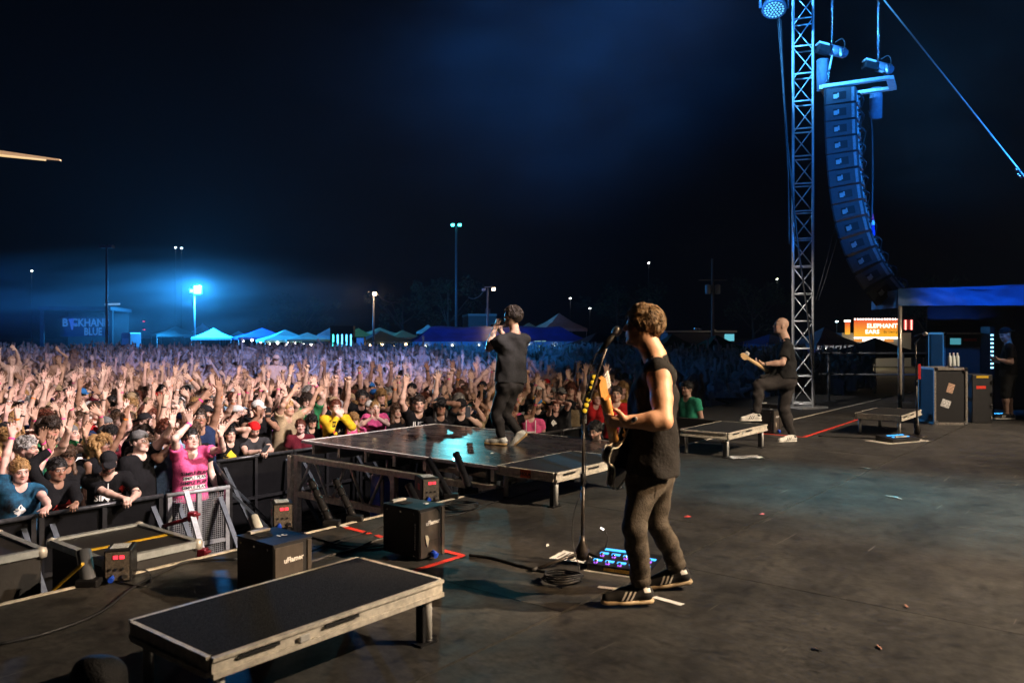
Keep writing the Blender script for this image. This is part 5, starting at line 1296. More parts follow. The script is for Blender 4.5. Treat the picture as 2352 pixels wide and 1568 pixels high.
mic(P(2123, 767, stB.y - .2), (.5, -.8, .2), 'microphone with pale grille on the far stand', mat('pale_mic_grille', (.6, .58, .55), .4, .3))
# ---------------------------------------------------------------- truss tower
TRUSS = mat('silver_truss', (.72, .72, .72), .35, .3, .12, 8)
wing = MB(); wing.box((17.6, 6.5, (GZ - .03) / 2), (7.5, 2.4, -GZ - .03)); o = wing.build('side_platform', BLACKM); o.rotation_euler = (0, 0, ROT); structure(o)
TC = P(1844.5, HOR, 17.2); TC.z = -.02
tw = thing('truss_tower', TC, R(24.4), 'tall silver box truss tower rising behind the bald bassist', 'tower')
a_ = .278 * math.sqrt(.5); HT = 9.6
# corner order in the tower's frame: chords on a square turned so that one looks to the camera
cor = [Vector((.278 * math.cos(k * math.pi / 2), .278 * math.sin(k * math.pi / 2), 0)) for k in range(4)]
for c in cor: MB().rod(c, c + Vector((0, 0, HT)), .026, n=12).build('chord', TRUSS, tw)
bay = .575; nb_ = int(HT / bay)
for i in range(nb_):
    z0 = .10 + i * bay; z1 = z0 + bay
    for k in range(4):
        a, b = cor[k], cor[(k + 1) % 4]
        if i % 1 == 0: MB().rod(a + Vector((0, 0, z0)), b + Vector((0, 0, z0)), .0165, n=8).build('rung', TRUSS, tw)
        p, q = (a, b) if (i + k) % 2 else (b, a)
        MB().rod(p + Vector((0, 0, z0 + .02)), q + Vector((0, 0, z1 - .02)), .012, n=8).build('brace', TRUSS, tw)
MB().box((0, 0, .02), (.7, .7, .04)).build('base_plate', STEEL, tw)
# cable run up the tower
mb = MB(); fr = lambda px, py: P(px, py, 16.85)
mb.tube(smooth_path([fr(1790, 40), fr(1797, 150), fr(1806, 300), fr(1818, 420), fr(1828, 520), fr(1838, 600), fr(1852, 700), fr(1862, 800), fr(1868, 880), fr(1872, 925)], 5), .022, 8)
tag(mb.build('power_cable', RUBBER), 'thick black cable strapped down the truss tower', 'cable')
for j in range(3):
    mb = MB(); mb.tube(smooth_path([fr(1786 + j * 4, 45), fr(1795 + j * 3, 160 + 20 * j), fr(1804 + j * 2, 300), fr(1811, 420), fr(1812 + j, 560)], 5), .010, 6)
    tag(mb.build('lamp_cable', RUBBER), ['left', 'middle', 'right'][j] + ' thin cable hanging from the moving head lamp beside the tower', 'cable')
# ---------------------------------------------------------------- moving head lamp at the top
lm = thing('moving_head_lamp', P(1778, 14, 16.0), 0, 'round stage lamp with a honeycomb face hanging left of the tower', 'lamp')
q = Vector((-.15, -.45, -.88)).normalized(); Mq = q.to_track_quat('Z', 'Y').to_matrix()
LHOUS = mat('dark_lamp_housing', (.03, .03, .035), .35)
MB().lathe([(.10, -.30), (.16, -.26), (.19, -.1), (.235, .05), (.24, .10), (.22, .11)], (0, 0, 0), 28, Mq).build('head', LHOUS, lm)
LENS = glow('lamp_lens', (.15, .6, 1.0), 1.2)
for r_, n in ((0, 1), (.06, 6), (.115, 12), (.17, 18)):
    for k in range(n):
        t = 2 * math.pi * k / n; MB().lathe([(.022, 0), (.018, .012), (.004, .018)], Mq @ Vector((r_ * math.cos(t), r_ * math.sin(t), .108)), 8, Mq).build('lens', LENS, lm)
MB().tube([Vector((-.27, 0, -.05)), Vector((-.27, 0, .25)), Vector((-.2, 0, .42)), Vector((.2, 0, .42)), Vector((.27, 0, .25)), Vector((.27, 0, -.05))], .03, 8).build('yoke', LHOUS, lm)
MB().box((0, 0, .55), (.4, .3, .2), bev=.03).build('base', LHOUS, lm)
# ---------------------------------------------------------------- line array
AD = 16.0; FWD = Vector((-.875, .485, 0)); WID = Vector((.485, .875, 0)).normalized()
arr0 = P(1896, 205, AD)
la = thing('line_array', arr0, 0, 'curved hanging column of blue-lit loudspeaker boxes right of the tower', 'loudspeaker')
CAB = mat('dark_speaker_cabinet', (.034, .036, .042), .5, 0, .2, 20, .2, 150); HANDLE = mat('bright_handle_metal', (.8, .8, .8), .25, .7); REARP = mat('rear_amp_panel', (.22, .23, .25), .4, .3, .3, 30)
depth, width, hgt = .55, .80, .315
angs = [0, 1, 2, 3, 4, 5.5, 7.5, 10, 13.5, 18, 23.5, 30, 37]
p = Vector((0, 0, 0)) - FWD * depth          # rear top corner of the near side
cab = None
for i, th_ in enumerate(angs):
    t = R(th_); dn = -FWD * math.sin(t) * 1.0 + Vector((0, 0, -math.cos(t))); f_ = (FWD * math.cos(t) + Vector((0, 0, -math.sin(t)))).normalized()
    dn = Vector((-FWD.x * math.sin(t), -FWD.y * math.sin(t), -math.cos(t)))
    Mx = Matrix((f_, WID, -dn)).transposed().to_4x4(); Mx.translation = p
    # box frame: x to the front, y across (away), z up; origin rear-top-near corner
    bx = MB(); tap = .022
    vs = [(0, 0, -tap), (depth, 0, 0), (depth, 0, -hgt + .008), (0, 0, -hgt + tap), (0, width, -tap), (depth, width, 0), (depth, width, -hgt + .008), (0, width, -hgt + tap)]
    bx.add([Mx @ Vector(v) for v in vs], [(0, 1, 2, 3), (7, 6, 5, 4), (0, 4, 5, 1), (3, 2, 6, 7), (0, 3, 7, 4), (1, 5, 6, 2)])
    b_o = bx.build('speaker_box', CAB, la)
    hh = MB()
    def bxm(mbx, c, s): mbx.box(Mx @ Vector(c), s, Mx.to_3x3())
    bxm(hh, (.29, -.004, -.165), (.24, .012, .15)); hh.build('handle_recess', BLACKM, b_o)
    hh = MB(); bxm(hh, (.365, -.014, -.175), (.07, .02, .085)); hh.build('handle', HANDLE, b_o)
    hh = MB(); bxm(hh, (.315, -.012, -.155), (.028, .012, .085)); hh.build('handle_clip', HANDLE, b_o)
    hh = MB(); bxm(hh, (.05, -.006, -.165), (.05, .01, .27)); hh.build('rigging_bar', REARP, b_o)
    hh = MB(); bxm(hh, (.56, -.02, -.165), (.03, .03, .31)); hh.build('front_post', BLACK, b_o)
    hh = MB(); bxm(hh, (-.012, width * .30, -.17), (.02, .12, .22)); hh.build('amplifier_plate', HANDLE, b_o)
    hh = MB(); bxm(hh, (-.012, width * .62, -.17), (.02, .24, .24)); hh.build('rear_panel', REARP, b_o)
    for j in range(3):
        hh = MB(); bxm(hh, (-.035, width * (.24 + .22 * j), -.13 - .05 * (j % 2)), (.05, .04, .04)); hh.build('connector', BLACK, b_o)
    hh = MB(); hh.tube(smooth_path([Mx @ Vector((-.05, width * .3, -.12)), Mx @ Vector((-.12, width * .35, -.22)), Mx @ Vector((-.05, width * .5, -.34)), Mx @ Vector((-.04, width * .4, -.45))], 4), .012, 6); hh.build('link_cable', RUBBER, b_o)
    p = p + dn * hgt
# bumper frame
mb = MB(); zz = .055
def lb(a, b, w_, h_): mb.bar(a, b, w_, h_, up=(0, 0, 1))
A0 = Vector((0, 0, zz)) - FWD * (-.05); A1 = Vector((0, 0, zz)) - FWD * 1.15
for yy in (0.02, width - .02): mb.bar(A0 + WID * yy, A1 + WID * yy, .13, .06)
mb.build('fly_frame', ALU, la)
mb = MB(); mb.bar(A1, A1 + WID * width, .13, .07); mb.bar(A0, A0 + WID * width, .13, .07); mb.build('fly_crossbar', ALU, la)
# chain hoists
def chain(a, b, m, parent, link=.075):
    a = Vector(a); b = Vector(b); L = (b - a).length; n = int(L / (link * .72)); d = (b - a).normalized(); mb = MB()
    for i in range(n):
        c = a + d * (i + .5) * link * .72; side = Vector((1, 0, 0)) if i % 2 else Vector((0, 1, 0)); w_ = side * .022
        pts = [c - d * link * .38 - w_, c + d * link * .38 - w_, c + d * link * .5, c + d * link * .38 + w_, c - d * link * .38 + w_, c - d * link * .5, c - d * link * .38 - w_]
        mb.tube(pts, .007, 5)
    o = mb.build('chain', m, parent); o['kind'] = 'stuff'; return o
def hoist(px, py, D, hook, label, bag):
    loc = P(px, py, D); e = thing('chain_hoist', loc, 0, label, 'chain hoist', 'chain hoists above the loudspeakers')
    HB = mat('hoist_blue_paint', (.12, .15, .2), .35, .2)
    MB().rod((-.06, 0, -.02), (.25, .05, -.07), .105, n=18).build('motor', HB, e)
    MB().rod((.22, .045, -.065), (.30, .06, -.08), .09, .075, n=18).build('motor_cap', HB, e)
    MB().box((-.19, -.03, -.02), (.26, .22, .17), Matrix.Rotation(.25, 3, 'Y'), .02).build('gearbox', BLACK, e)
    MB().box((-.22, -.06, .055), (.22, .20, .035), Matrix.Rotation(.25, 3, 'Y')).build('cover_plate', ALU, e)
    MB().rod((.12, -.10, -.04), (.12, -.12, -.2), .03, n=10).build('connector', HANDLE, e)
    MB().tube(smooth_path([Vector((.03, -.05, .10)), Vector((.14, -.1, .16)), Vector((.2, -.12, .06)), Vector((.16, -.12, -.12))], 5), .011, 6).build('pendant_cable', RUBBER, e)
    hk = Vector(hook) - loc
    chain((0, 0, .05), (0, 0, 4.2), CHROME, e)
    mb = MB(); mb.rod((0, 0, -.1), hk * .55, .022, n=8); mb.build('hook_block', ALU, e); chain(hk * .5, hk, CHROME, e)
    bl = Vector(bag) - loc
    MB().lathe([(.0, -.62), (.115, -.60), (.125, -.3), (.12, -.02), (.13, .0), (.12, .02)], bl, 18).build('chain_bag', mat('blue_canvas_bag', (.10, .13, .18), .8, 0, .2, 14, .5, 20), e)
    return e
h1 = arr0 + FWD * .02 + WID * .3 + Vector((0, 0, .12)); h2 = arr0 - FWD * 1.1 + WID * .3 + Vector((0, 0, .12))
hoist(1912, 112, 16.2, h1, 'left chain hoist above the loudspeaker column, close to the tower', P(1890, 140, 16.4))
hoist(2018, 150, 16.6, h2, 'right chain hoist above the loudspeaker column with a hanging bag', P(2012, 205, 16.8))
# cables from the array to the tower and the guy wire
for j, (a, b) in enumerate(((P(1980, 260, 15.9), P(1874, 690, 16.6)), (P(1990, 300, 15.9), P(1880, 690, 16.6)))):
    mb = MB(); mb.tube(sag(a, b, .12, 14), .011, 6); tag(mb.build('tie_line', RUBBER), ['left', 'right'][j] + ' of two slack lines running from the loudspeakers to the tower', 'rope')
mb = MB(); mb.tube(smooth_path([P(1996, 255, 15.9), P(2003, 300, 15.8), P(2004, 420, 15.8), P(2002, 500, 15.8)], 5), .02, 8); tag(mb.build('speaker_cable', RUBBER), 'black feed cable behind the loudspeaker column', 'cable')
cn = thing('cable_connector', P(2004, 506, 15.8), 0, 'pink and blue cable connector behind the loudspeaker column', 'connector')
MB().rod((0, 0, .12), (0, 0, .0), .022, .03, 10).build('pink_end', mat('pink_plastic', (.7, .03, .12), .5), cn); MB().rod((0, 0, 0), (.01, 0, -.1), .032, n=10).build('white_ring', WHITE, cn); MB().rod((.01, 0, -.1), (.02, 0, -.3), .03, n=10).build('blue_end', BLUEP, cn)
gw = thing('guy_wire', P(2024, -8, 15.0), 0, 'taut blue-lit guy wire slanting down to the right edge', 'wire')
a_, b_ = P(2024, -8, 15.0), P(2352, 414, 13.5)
MB().tube([(0, 0, 0), b_.lerp(a_, .0) - a_ + Vector((.5, -.2, -.75))], .013, 8).build('wire', STEEL, gw)
c = a_.lerp(b_, .965) - a_
MB().tube([c + Vector((-.06, 0, .07)), c + Vector((.03, 0, .02)), c + Vector((-.02, 0, -.01)), c + Vector((.07, 0, -.08))], .022, 8).build('turnbuckle', CHROME, gw)
# warm lit end of a roof rail, top left
rl = thing('roof_rail', P(-60, 350, 7.5), 0, 'warm-lit end of a pale metal rail poking in at the left edge', 'rail')
a_ = P(-300, 322, 7.3); b_ = P(137, 367, 7.5)
mb = MB(); L_ = rl.location
mb.add([a_ - L_ + Vector((0, 0, .08)), a_ - L_ + Vector((0, .1, .08)), b_ - L_ + Vector((0, .03, .006)), b_ - L_ + Vector((0, 0, .006)), a_ - L_ + Vector((0, 0, -.03)), a_ - L_ + Vector((0, .1, -.03)), b_ - L_ + Vector((0, .03, -.008)), b_ - L_ + Vector((0, 0, -.008))],
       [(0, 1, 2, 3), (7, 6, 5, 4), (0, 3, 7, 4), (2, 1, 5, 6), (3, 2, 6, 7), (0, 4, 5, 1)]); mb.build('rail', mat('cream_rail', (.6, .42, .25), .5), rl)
mb = MB(); mb.tube([a_ - L_ + Vector((0, -.02, -.02)), b_ - L_ + Vector((-.12, -.01, -.006))], [.02, .008], 8); mb.build('lit_edge', glow('warm_edge_glow', (1.0, .66, .30), .9), rl)  # glowing tube stands in for warm light on the rail
# ---------------------------------------------------------------- flame machines
FLM = mat('warm_lit_machine_paint', (.055, .045, .037), .5, 0, .25, 14, .05, 60); FLB = mat('machine_black', (.014, .014, .016), .5, 0, .3, 20)  # front panels coloured browner to carry the warm light on them
def flamer(u0, v0, L, W, h, label, number=None):
    e = thing('flame_machine', S(u0, v0, 0), ROT, label, 'flame machine', 'flame machines along the stage edge')
    MB().box((L / 2, W / 2, h / 2 + .008), (L, W, h - .016), bev=.005).build('case', FLB, e)
    MB().box((L / 2 - .03, -.003, h / 2), (L - .075, .006, h - .03), bev=.002).build('front_panel', FLM, e)
    MB().box((L - .022, -.004, h / 2), (.03, .010, h - .012), bev=.002).build('corner_post', FLM, e)
    MB().box((L / 2, W / 2, h + .002), (L + .006, W + .006, .008)).build('lid', FLB, e)
    MB().box((.10, W - .11, h + .007), (.09, .09, .004)).build('nozzle_opening', BLACKM, e); MB().box((L * .5, W - .025, h + .012), (L * .5, .04, .012)).build('lid_flap', ALU, e)
    text_on('logo', 'uFlamer', .042, frame((L * .50, -.0065, h * .72), (1, 0, .03), (-.03, 0, 1)), WHITE, e, offset=.0012)
    if number: text_on('number', number, .075, frame((L * .62, W * .42, h + .0065), (CU * 0 + 1, -.2, 0), (.2, 1, 0)), WHITE, e, offset=.002)
    else: 
        mb = MB(); mb.lathe([(.018, 0), (.022, .001), (.022, .002), (.018, .003)], (L * .7, W * .3, h + .0065), 16); mb.build('sticker', WHITE, e)
        pl = [(0, 0), (.03, -.005), (.045, -.03), (.03, -.085), (.012, -.06)]; mb = MB(); mb.prism([(a * .8, b) for a, b in pl], .003, frame((.045, -.012, h * .5), (1, 0, 0), (0, 0, 1))); mb.build('torn_label', mat('cream_torn_label', (.6, .55, .42), .8), e)
        MB().box((L * .5, -.004, h * .36), (L * .55, .004, .003)).build('seam', BLACKM, e)
    for z in np.linspace(.08, h - .10, 11 if not number else 1): MB().box((-.004, .035, float(z)), (.004, .012, .008)).build('vent', CHROME if number is None else BLACKM, e)
    for (y, z) in ((.05, .03), (W - .05, .03), (.05, h - .03), (W / 2, h - .03), (W - .05, h - .03)): MB().rod((-.002, y, z), (-.005, y, z), .006, n=8).build('screw', CHROME, e)
    mb = MB(); mb.rod((L * .42, -.02, .045), (L * .42, -.06, .03), .022, n=10); mb.build('blue_plug', BLUEP, e)
    return e
flamer(2.78, 4.0, .27, .37, .35, 'black flame machine with number 10 on its lid behind the near riser', '10')
flamer(3.96, 4.01, .25, .37, .35, 'black flame machine with torn label beside the red tape corner')
flamer(12.35, 4.75, .27, .37, .36, 'dark flame machine right behind the bassist by the red tape'); flamer(13.3, 5.0, .3, .37, .36, 'dark flame machine farther right at the foot of the truss tower')
# ---------------------------------------------------------------- cases standing in the pit
CASEB = mat('black_case_laminate', (.02, .02, .022), .6, 0, .3, 30, .1, 60); TRIMW = mat('pale_case_trim', (.42, .47, .50), .4, .35, .2, 20); YEL = mat('yellow_tape', (.72, .46, .02), .6)
def pit_case(u0, u1, v0, v1, top, label, tape):
    L, W, H = u1 - u0, v1 - v0, top - GZ; e = thing('road_case', S(u0, v0, GZ), ROT, label, 'case')
    MB().box((L / 2, W / 2, H / 2), (L, W, H - .01), bev=.01).build('box', CASEB, e)
    for a, b in (((0, 0), (L, 0)), ((0, W), (L, W))): MB().box((L / 2, a[1], H - .012), (L + .03, .045, .045)).build('edge_trim', TRIMW, e)
    for x in (0, L): MB().box((x, W / 2, H - .012), (.045, W - .046, .045)).build('edge_trim', TRIMW, e)
    for x in (0, L):
        for y in (0, W): MB().lathe([(.03, -.04), (.036, 0), (.03, .02), (.01, .03)], (x, y, H - .008), 10).build('corner_cap', ALU, e)
    if tape: MB().box((L * .5, W * .45, H - .002), (L * 1.02, .045, .004)).build('yellow_tape', YEL, e)
    return e
pit_case(2.45, 3.08, 5.33, 6.17, .10, 'pale-edged case with yellow tape across it standing below the stage edge', True)
pit_case(1.2, 2.24, 5.80, 6.55, .14, 'dark case with pale edge cut by the left frame border', False)
# ---------------------------------------------------------------- effect controllers with red displays
def controller(loc, rz, label, s=1.0):
    e = thing('effect_controller', loc, rz, label, 'effect machine', 'effect machines with red displays')
    MB().box((0, .10 * s, .10 * s), (.15 * s, .2 * s, .19 * s), bev=.006).build('case', BLACK, e)
    MB().box((0, -.003, .10 * s), (.13 * s, .006, .17 * s)).build('control_panel', mat('panel_print', (.10, .085, .07), .5, 0, .6, 90), e)
    for k in range(2): MB().box((-.01 * s + k * .035 * s, -.008, .155 * s), (.026 * s, .004, .02 * s)).build('display_digit', RED_LED, e)
    for k in range(3): MB().rod((-.04 * s + .035 * s * k, -.005, .085 * s), (-.04 * s + .035 * s * k, -.014, .085 * s), .008 * s, n=8).build('knob', BLACKM, e)
    MB().rod((-.03 * s, -.005, .035 * s), (-.03 * s, -.05, .03 * s), .016 * s, n=10).build('blue_connector', BLUEP, e); MB().rod((.04 * s, -.005, .04 * s), (.04 * s, -.02, .04 * s), .016 * s, n=10).build('socket', CHROME, e)
    MB().box((0, .1 * s, .1985 * s), (.10 * s, .12 * s, .003)).build('top_label', mat('pale_label_print', (.5, .55, .6), .6, 0, .5, 60), e)
    MB().box((-.0765 * s, .08 * s, .12 * s), (.003, .05 * s, .05 * s)).build('red_sticker', mat('red_sticker_vinyl', (.5, .015, .012), .5), e)
    return e
c1 = PZ(270, 1338); controller(c1, R(15), 'effect machine with red digits on the stage edge before the taped case', 1.05)
controller(PZ(642, 1222) + Vector((0, .1, 0)), R(22), 'effect machine with red digits behind the number 10 flame machine', 1.05)
controller(PZ(990, 1153) + Vector((0, .0, 0)), R(25), 'effect machine with red digits by the angled cannon tubes', 1.15)
# XLR plug and cannon tubes
TUBE = mat('black_cannon_tube', (.022, .022, .026), .3, .3, .4, 14); TAPE = mat('black_shiny_tape', (.02, .02, .022), .22)
def cannon(base, top, r, label, taped=False, m=None, bracket=True):
    base = Vector(base); d = Vector(top) - base; e = thing('confetti_cannon', base, 0, label, 'cannon', 'tubes leaning out at the stage edge')
    q = d.to_track_quat('Z', 'Y').to_matrix(); L = d.length
    MB().lathe([(r * .98, 0), (r, .01), (r, L), (r * .8, L), (r * .78, L - .06)], (0, 0, 0), 20, q).build('tube', m or TUBE, e)
    if taped:
        for t in (.12, .3, .42, .6, .8): MB().lathe([(r * 1.02, t * L), (r * 1.07, t * L + .012), (r * 1.05, t * L + .06), (r * 1.02, t * L + .075)], (0, 0, 0), 14, q).build('tape_wrap', TAPE, e)
    if bracket:
        MB().box((0, 0, .02), (.14, .09, .05), bev=.008).build('bracket', BLACK, e)
    return e
def cn(pb, pt, dv, r, label, **k):
    b = PZ(*pb); t = P(pt[0], pt[1], b.y + dv); return cannon(b, t, r, label, **k)
cn((762, 1206), (713, 1103), .25, .031, 'taped black tube at left of the pair leaning left of the catwalk truss', taped=True)
cn((815, 1195), (770, 1102), .25, .031, 'taped black tube at right of the pair leaning left of the catwalk truss', taped=True)
cn((1036, 1143), (983, 1055), .22, .036, 'smooth black tube at left of the pair rising before the catwalk')
cn((1082, 1131), (1047, 1040), .22, .036, 'smooth black tube at right of the pair rising before the catwalk')
cn((960, 1160), (938, 1113), .12, .036, 'short black tube beside the effect machine under the catwalk')
cn((205, 1344), (192, 1266), .12, .045, 'grey tube left of the effect machine before the taped case', m=mat('grey_tube', (.12, .13, .15), .4, .2))
cn((597, 1224), (581, 1188), .1, .042, 'short white tube behind the number 10 flame machine', m=mat('white_tube', (.7, .7, .66), .5))
# ---------------------------------------------------------------- tape, paper and cables on the deck
def tape_strip(name, a, b, wdt, m, label, cat='tape', z=.0035, group=None):
    a = Vector(a); b = Vector(b); d = (b - a).normalized(); s = Vector((-d.y, d.x, 0)) * wdt / 2; mb = MB()
    n = 8; pts = []
    rr = random.Random(int(a.x * 1000))
    for i in range(n + 1):
        p = a.lerp(b, i / n); j = rr.uniform(-.003, .003); pts += [p + s * (1 + j) + Vector((0, 0, z)), p - s * (1 + j) + Vector((0, 0, z))]
    mb.add(pts, [(2 * i, 2 * i + 1, 2 * i + 3, 2 * i + 2) for i in range(n)]); o = mb.build(name, m); return tag(o, label, cat, group)
REDT = mat('fluorescent_red_tape', (.85, .055, .03), .6, 0, .15, 30)
z_ = lambda px, py: PZ(px, py, 0)
rt = thing('tape_mark', z_(1060, 1274), 0, 'bright red tape corner on the deck beside the flame machine', 'tape', 'red tape on the deck')
def strip_part(e, a, b, wdt, m, z=.0035):
    o = tape_strip('tape_strip', a, b, wdt, m, None, None, z); o.parent = e; o.matrix_parent_inverse = Matrix.Translation(-e.location); return o
strip_part(rt, z_(945, 1313), z_(1066, 1275), .05, REDT); strip_part(rt, z_(1062, 1276), z_(1016, 1264), .05, REDT, .0045)
rt2 = thing('tape_mark', z_(840, 1220), 0, 'broken red tape line on the deck left of the torn-label flame machine', 'tape', 'red tape on the deck')
strip_part(rt2, z_(792, 1210), z_(851, 1226), .05, REDT); strip_part(rt2, z_(864, 1229), z_(884, 1236), .05, REDT); strip_part(rt2, z_(782, 1205), z_(796, 1211), .05, WHITE, .0045)
rt3 = thing('tape_mark', z_(1847, 1004), 0, 'long red tape outline around the far flame machines', 'tape', 'red tape on the deck')
strip_part(rt3, z_(1720, 993), z_(1847, 1004), .055, REDT); strip_part(rt3, z_(1847, 1004), z_(1985, 959), .055, REDT, .0045)
tape_strip('white_tape', z_(1502, 1371), z_(1568, 1389), .045, WHITE, 'white tape strip on the deck behind the guitarist shoe')
tape_strip('white_tape', z_(1374, 1347), z_(1420, 1353), .045, WHITE, 'short white tape strip at the toe of the guitarist shoe', z=.003)
PAPER = mat('white_paper', (.72, .74, .74), .8)
def paper(px, py, w_, h_, rz, label, backing=False):
    c = z_(px, py); e = thing('paper_sheet', c, rz, label, 'paper'); 
    nx = 6; pts = [Vector((w_ * (i / nx - .5), h_ * (j / nx - .5), .004 + .006 * math.sin(i * 1.3 + j) ** 2 * (i in (0, nx) or j in (0, nx)))) for j in range(nx + 1) for i in range(nx + 1)]
    MB().add(pts, [(j * (nx + 1) + i, j * (nx + 1) + i + 1, (j + 1) * (nx + 1) + i + 1, (j + 1) * (nx + 1) + i) for j in range(nx) for i in range(nx)]).build('sheet', PAPER, e)
    for k in range(7): MB().box((-.02 * w_, h_ * (.36 - .11 * k), .0075), (w_ * (.55 + .2 * math.sin(k * 2.1)), h_ * .035, .001)).build('printed_line', mat('grey_ink', (.12, .12, .13), .8), e)
    if backing: MB().box((0, 0, .0015), (w_ * 1.25, h_ * 1.2, .003)).build('backing', BLACKM, e)
    return e
paper(1322, 1281, .23, .30, R(60), 'set list sheet lying behind the near microphone stand')
paper(1712, 1050, .42, .22, R(8), 'white sheet taped on black backing in front of the bassist riser', True)
def cable(label, pts, r=.008, m=RUBBER, sag_=0):
    mb = MB(); mb.tube(smooth_path(pts, 6), r, 6); return tag(mb.build('deck_cable', m), label, 'cable', 'cables on the stage deck')
zr = lambda px, py, h=.009: PZ(px, py, h)
cable('long cable curving across the deck at lower left', [zr(0, 1478), zr(110, 1452), zr(230, 1405), zr(310, 1345), zr(390, 1305), zr(440, 1288), zr(545, 1283)], .009)
cable('cable looping from the plug by the effect machine', [zr(292, 1312, .05), zr(330, 1308, .05), zr(347, 1322), zr(335, 1345), zr(300, 1342), zr(275, 1335)], .006)
cable('pale grey cable running to the torn-label flame machine', [zr(712, 1290), zr(770, 1272), zr(810, 1262), zr(850, 1245), zr(886, 1234)], .009, mat('grey_cable', (.09, .08, .07), .6))
cable('cable behind the number 10 flame machine', [zr(690, 1222), zr(740, 1240), zr(790, 1252), zr(850, 1255), zr(888, 1250)], .007)
cable('cable sagging between the two flame machines', [zr(715, 1265), zr(750, 1250), zr(790, 1236), zr(840, 1222), zr(882, 1207)], .006)
cable('black cable from the red tape corner towards the mic stand', [zr(1078, 1274), zr(1130, 1281), zr(1200, 1300), zr(1250, 1312), zr(1300, 1322)], .011)
cable('thin cable along the catwalk foot', [zr(1020, 1185), zr(1060, 1178), zr(1110, 1160), zr(1180, 1140), zr(1240, 1122)], .006)
cable('cable lying on the right deck near the far riser', [zr(1880, 1001), zr(1960, 1004), zr(2030, 1008), zr(2090, 1012)], .010)
for j, (px, py, rr_) in enumerate(((1055, 1168, .13), (1290, 1335, .10))):
    c = zr(px, py); pts = []
    for i in range(46): t = i * .55; r2 = rr_ * (1 + .12 * math.sin(i * 1.7)); pts.append(c + Vector((r2 * math.cos(t) * 1.2, r2 * math.sin(t) * .9, .004 + .0012 * i)))
    mb = MB(); mb.tube(pts, .006, 6); tag(mb.build('cable_coil', RUBBER), ['coiled black cable beside the effect machine at the catwalk', 'coiled cable at the foot of the near microphone stand'][j], 'cable', 'cable coils')
mb = MB(); mb.tube(smooth_path([PZ(120, 1356, -.02), PZ(150, 1330, .06), PZ(190, 1294, .2)], 4), .010, 6); tag(mb.build('ratchet_strap', YEL), 'yellow strap running up to the taped case', 'strap')
# scraps and confetti
SC = [((1258, 1254), 'white', (.7, .7, .68)), ((1182, 1499), 'white', (.75, .73, .7)), ((1580, 1188), 'red', (.6, .08, .08)), ((1340, 1250), 'green', (.02, .4, .12)), ((2082, 1394), 'orange', (.30, .14, .10)), ((1875, 1492), 'orange', (.30, .14, .10)), ((2020, 1488), 'orange', (.30, .15, .11)),
      ((1960, 1455), 'yellow', (.35, .28, .06)), ((1752, 1182), 'pink', (.6, .15, .18)), ((1130, 1042), 'white', (.75, .73, .7)), ((990, 1200), 'white', (.6, .6, .55)), ((1510, 1472), 'cream', (.45, .43, .38)), ((1640, 1560), 'cream', (.45, .43, .38)), ((2050, 1142), 'cream', (.4, .4, .36)), ((1985, 1075), 'cream', (.5, .48, .42)), ((1195, 1258), 'cream', (.5, .48, .42))]
where = ['left of the near mic stand', 'at the bottom centre', 'right of the guitarist leg', 'behind the near mic stand', 'on the open right deck', 'near the bottom right, left one', 'near the bottom right, right one', 'between two orange ones', 'on the deck seam', 'on the catwalk', 'beside the right flame machine', 'below the guitarist shoes', 'at the bottom edge', 'in the blue-lit deck', 'in front of the far riser', 'behind the near riser']
for i, ((px, py), cn_, c) in enumerate(SC):
    if i in (1, 7, 10, 11, 12, 15): continue
    rr = random.Random(i); loc = PZ(px, py, TZ if i == 9 else 0); s_ = .019 if i not in (13, 14) else .07
    mb = MB(); mb.add([Vector((s_ * (1 + rr.random()), 0, .008)), Vector((.2 * s_, s_ * .6, .016)), Vector((-s_ * (1 + rr.random()), .1 * s_, .006)), Vector((-.3 * s_, -s_ * .6, .006))], [(0, 1, 3), (1, 2, 3)])
    o = mb.build('scrap', mat('scrap_' + cn_, c, .8)); o.location = loc; o.rotation_euler = (0, 0, rr.uniform(0, 3)); tag(o, 'small %s scrap lying %s' % (cn_, where[i]), 'scrap', 'scraps on the deck')
# ---------------------------------------------------------------- pedal boards
def pedalboard(loc, rz, w_, d_, label, lit, small=False):
    e = thing('pedalboard', loc, rz, label, 'pedalboard')
    PB = mat('pedal_black', (.018, .018, .02), .4, .2); BLED = glow('blue_screen', (.05, .42, 1.0), 2.2); PURP = glow('purple_ring', (.45, .1, 1.0), 3.0)
    mb = MB(); mb.add([Vector(q) for q in ((-w_ / 2, -d_ / 2, .0), (w_ / 2, -d_ / 2, .0), (w_ / 2, d_ / 2, 0), (-w_ / 2, d_ / 2, 0), (-w_ / 2, -d_ / 2, .045), (w_ / 2, -d_ / 2, .045), (w_ / 2, d_ / 2, .085), (-w_ / 2, d_ / 2, .085))], [(3, 2, 1, 0), (4, 5, 6, 7), (0, 1, 5, 4), (1, 2, 6, 5), (2, 3, 7, 6), (3, 0, 4, 7)]); mb.build('housing', PB, e)
    tilt = math.atan2(.04, d_); Mx = Matrix.Rotation(tilt, 3, 'X')
    def on(x, y): return Vector((x, y, .065 + y / d_ * .04))
    for (x, y, sx, sy, kd) in lit:
        MB().box(on(x * w_, y * d_) + Vector((0, 0, .002)), (sx * w_, sy * d_, .004), Mx).build('screen' if kd == 's' else 'ring_light', BLED if kd == 's' else PURP, e)
        if kd == 'p': MB().rod(on(x * w_, y * d_), on(x * w_, y * d_) + Vector((0, 0, .02)), .010, n=10).build('footswitch', CHROME, e)
    return e
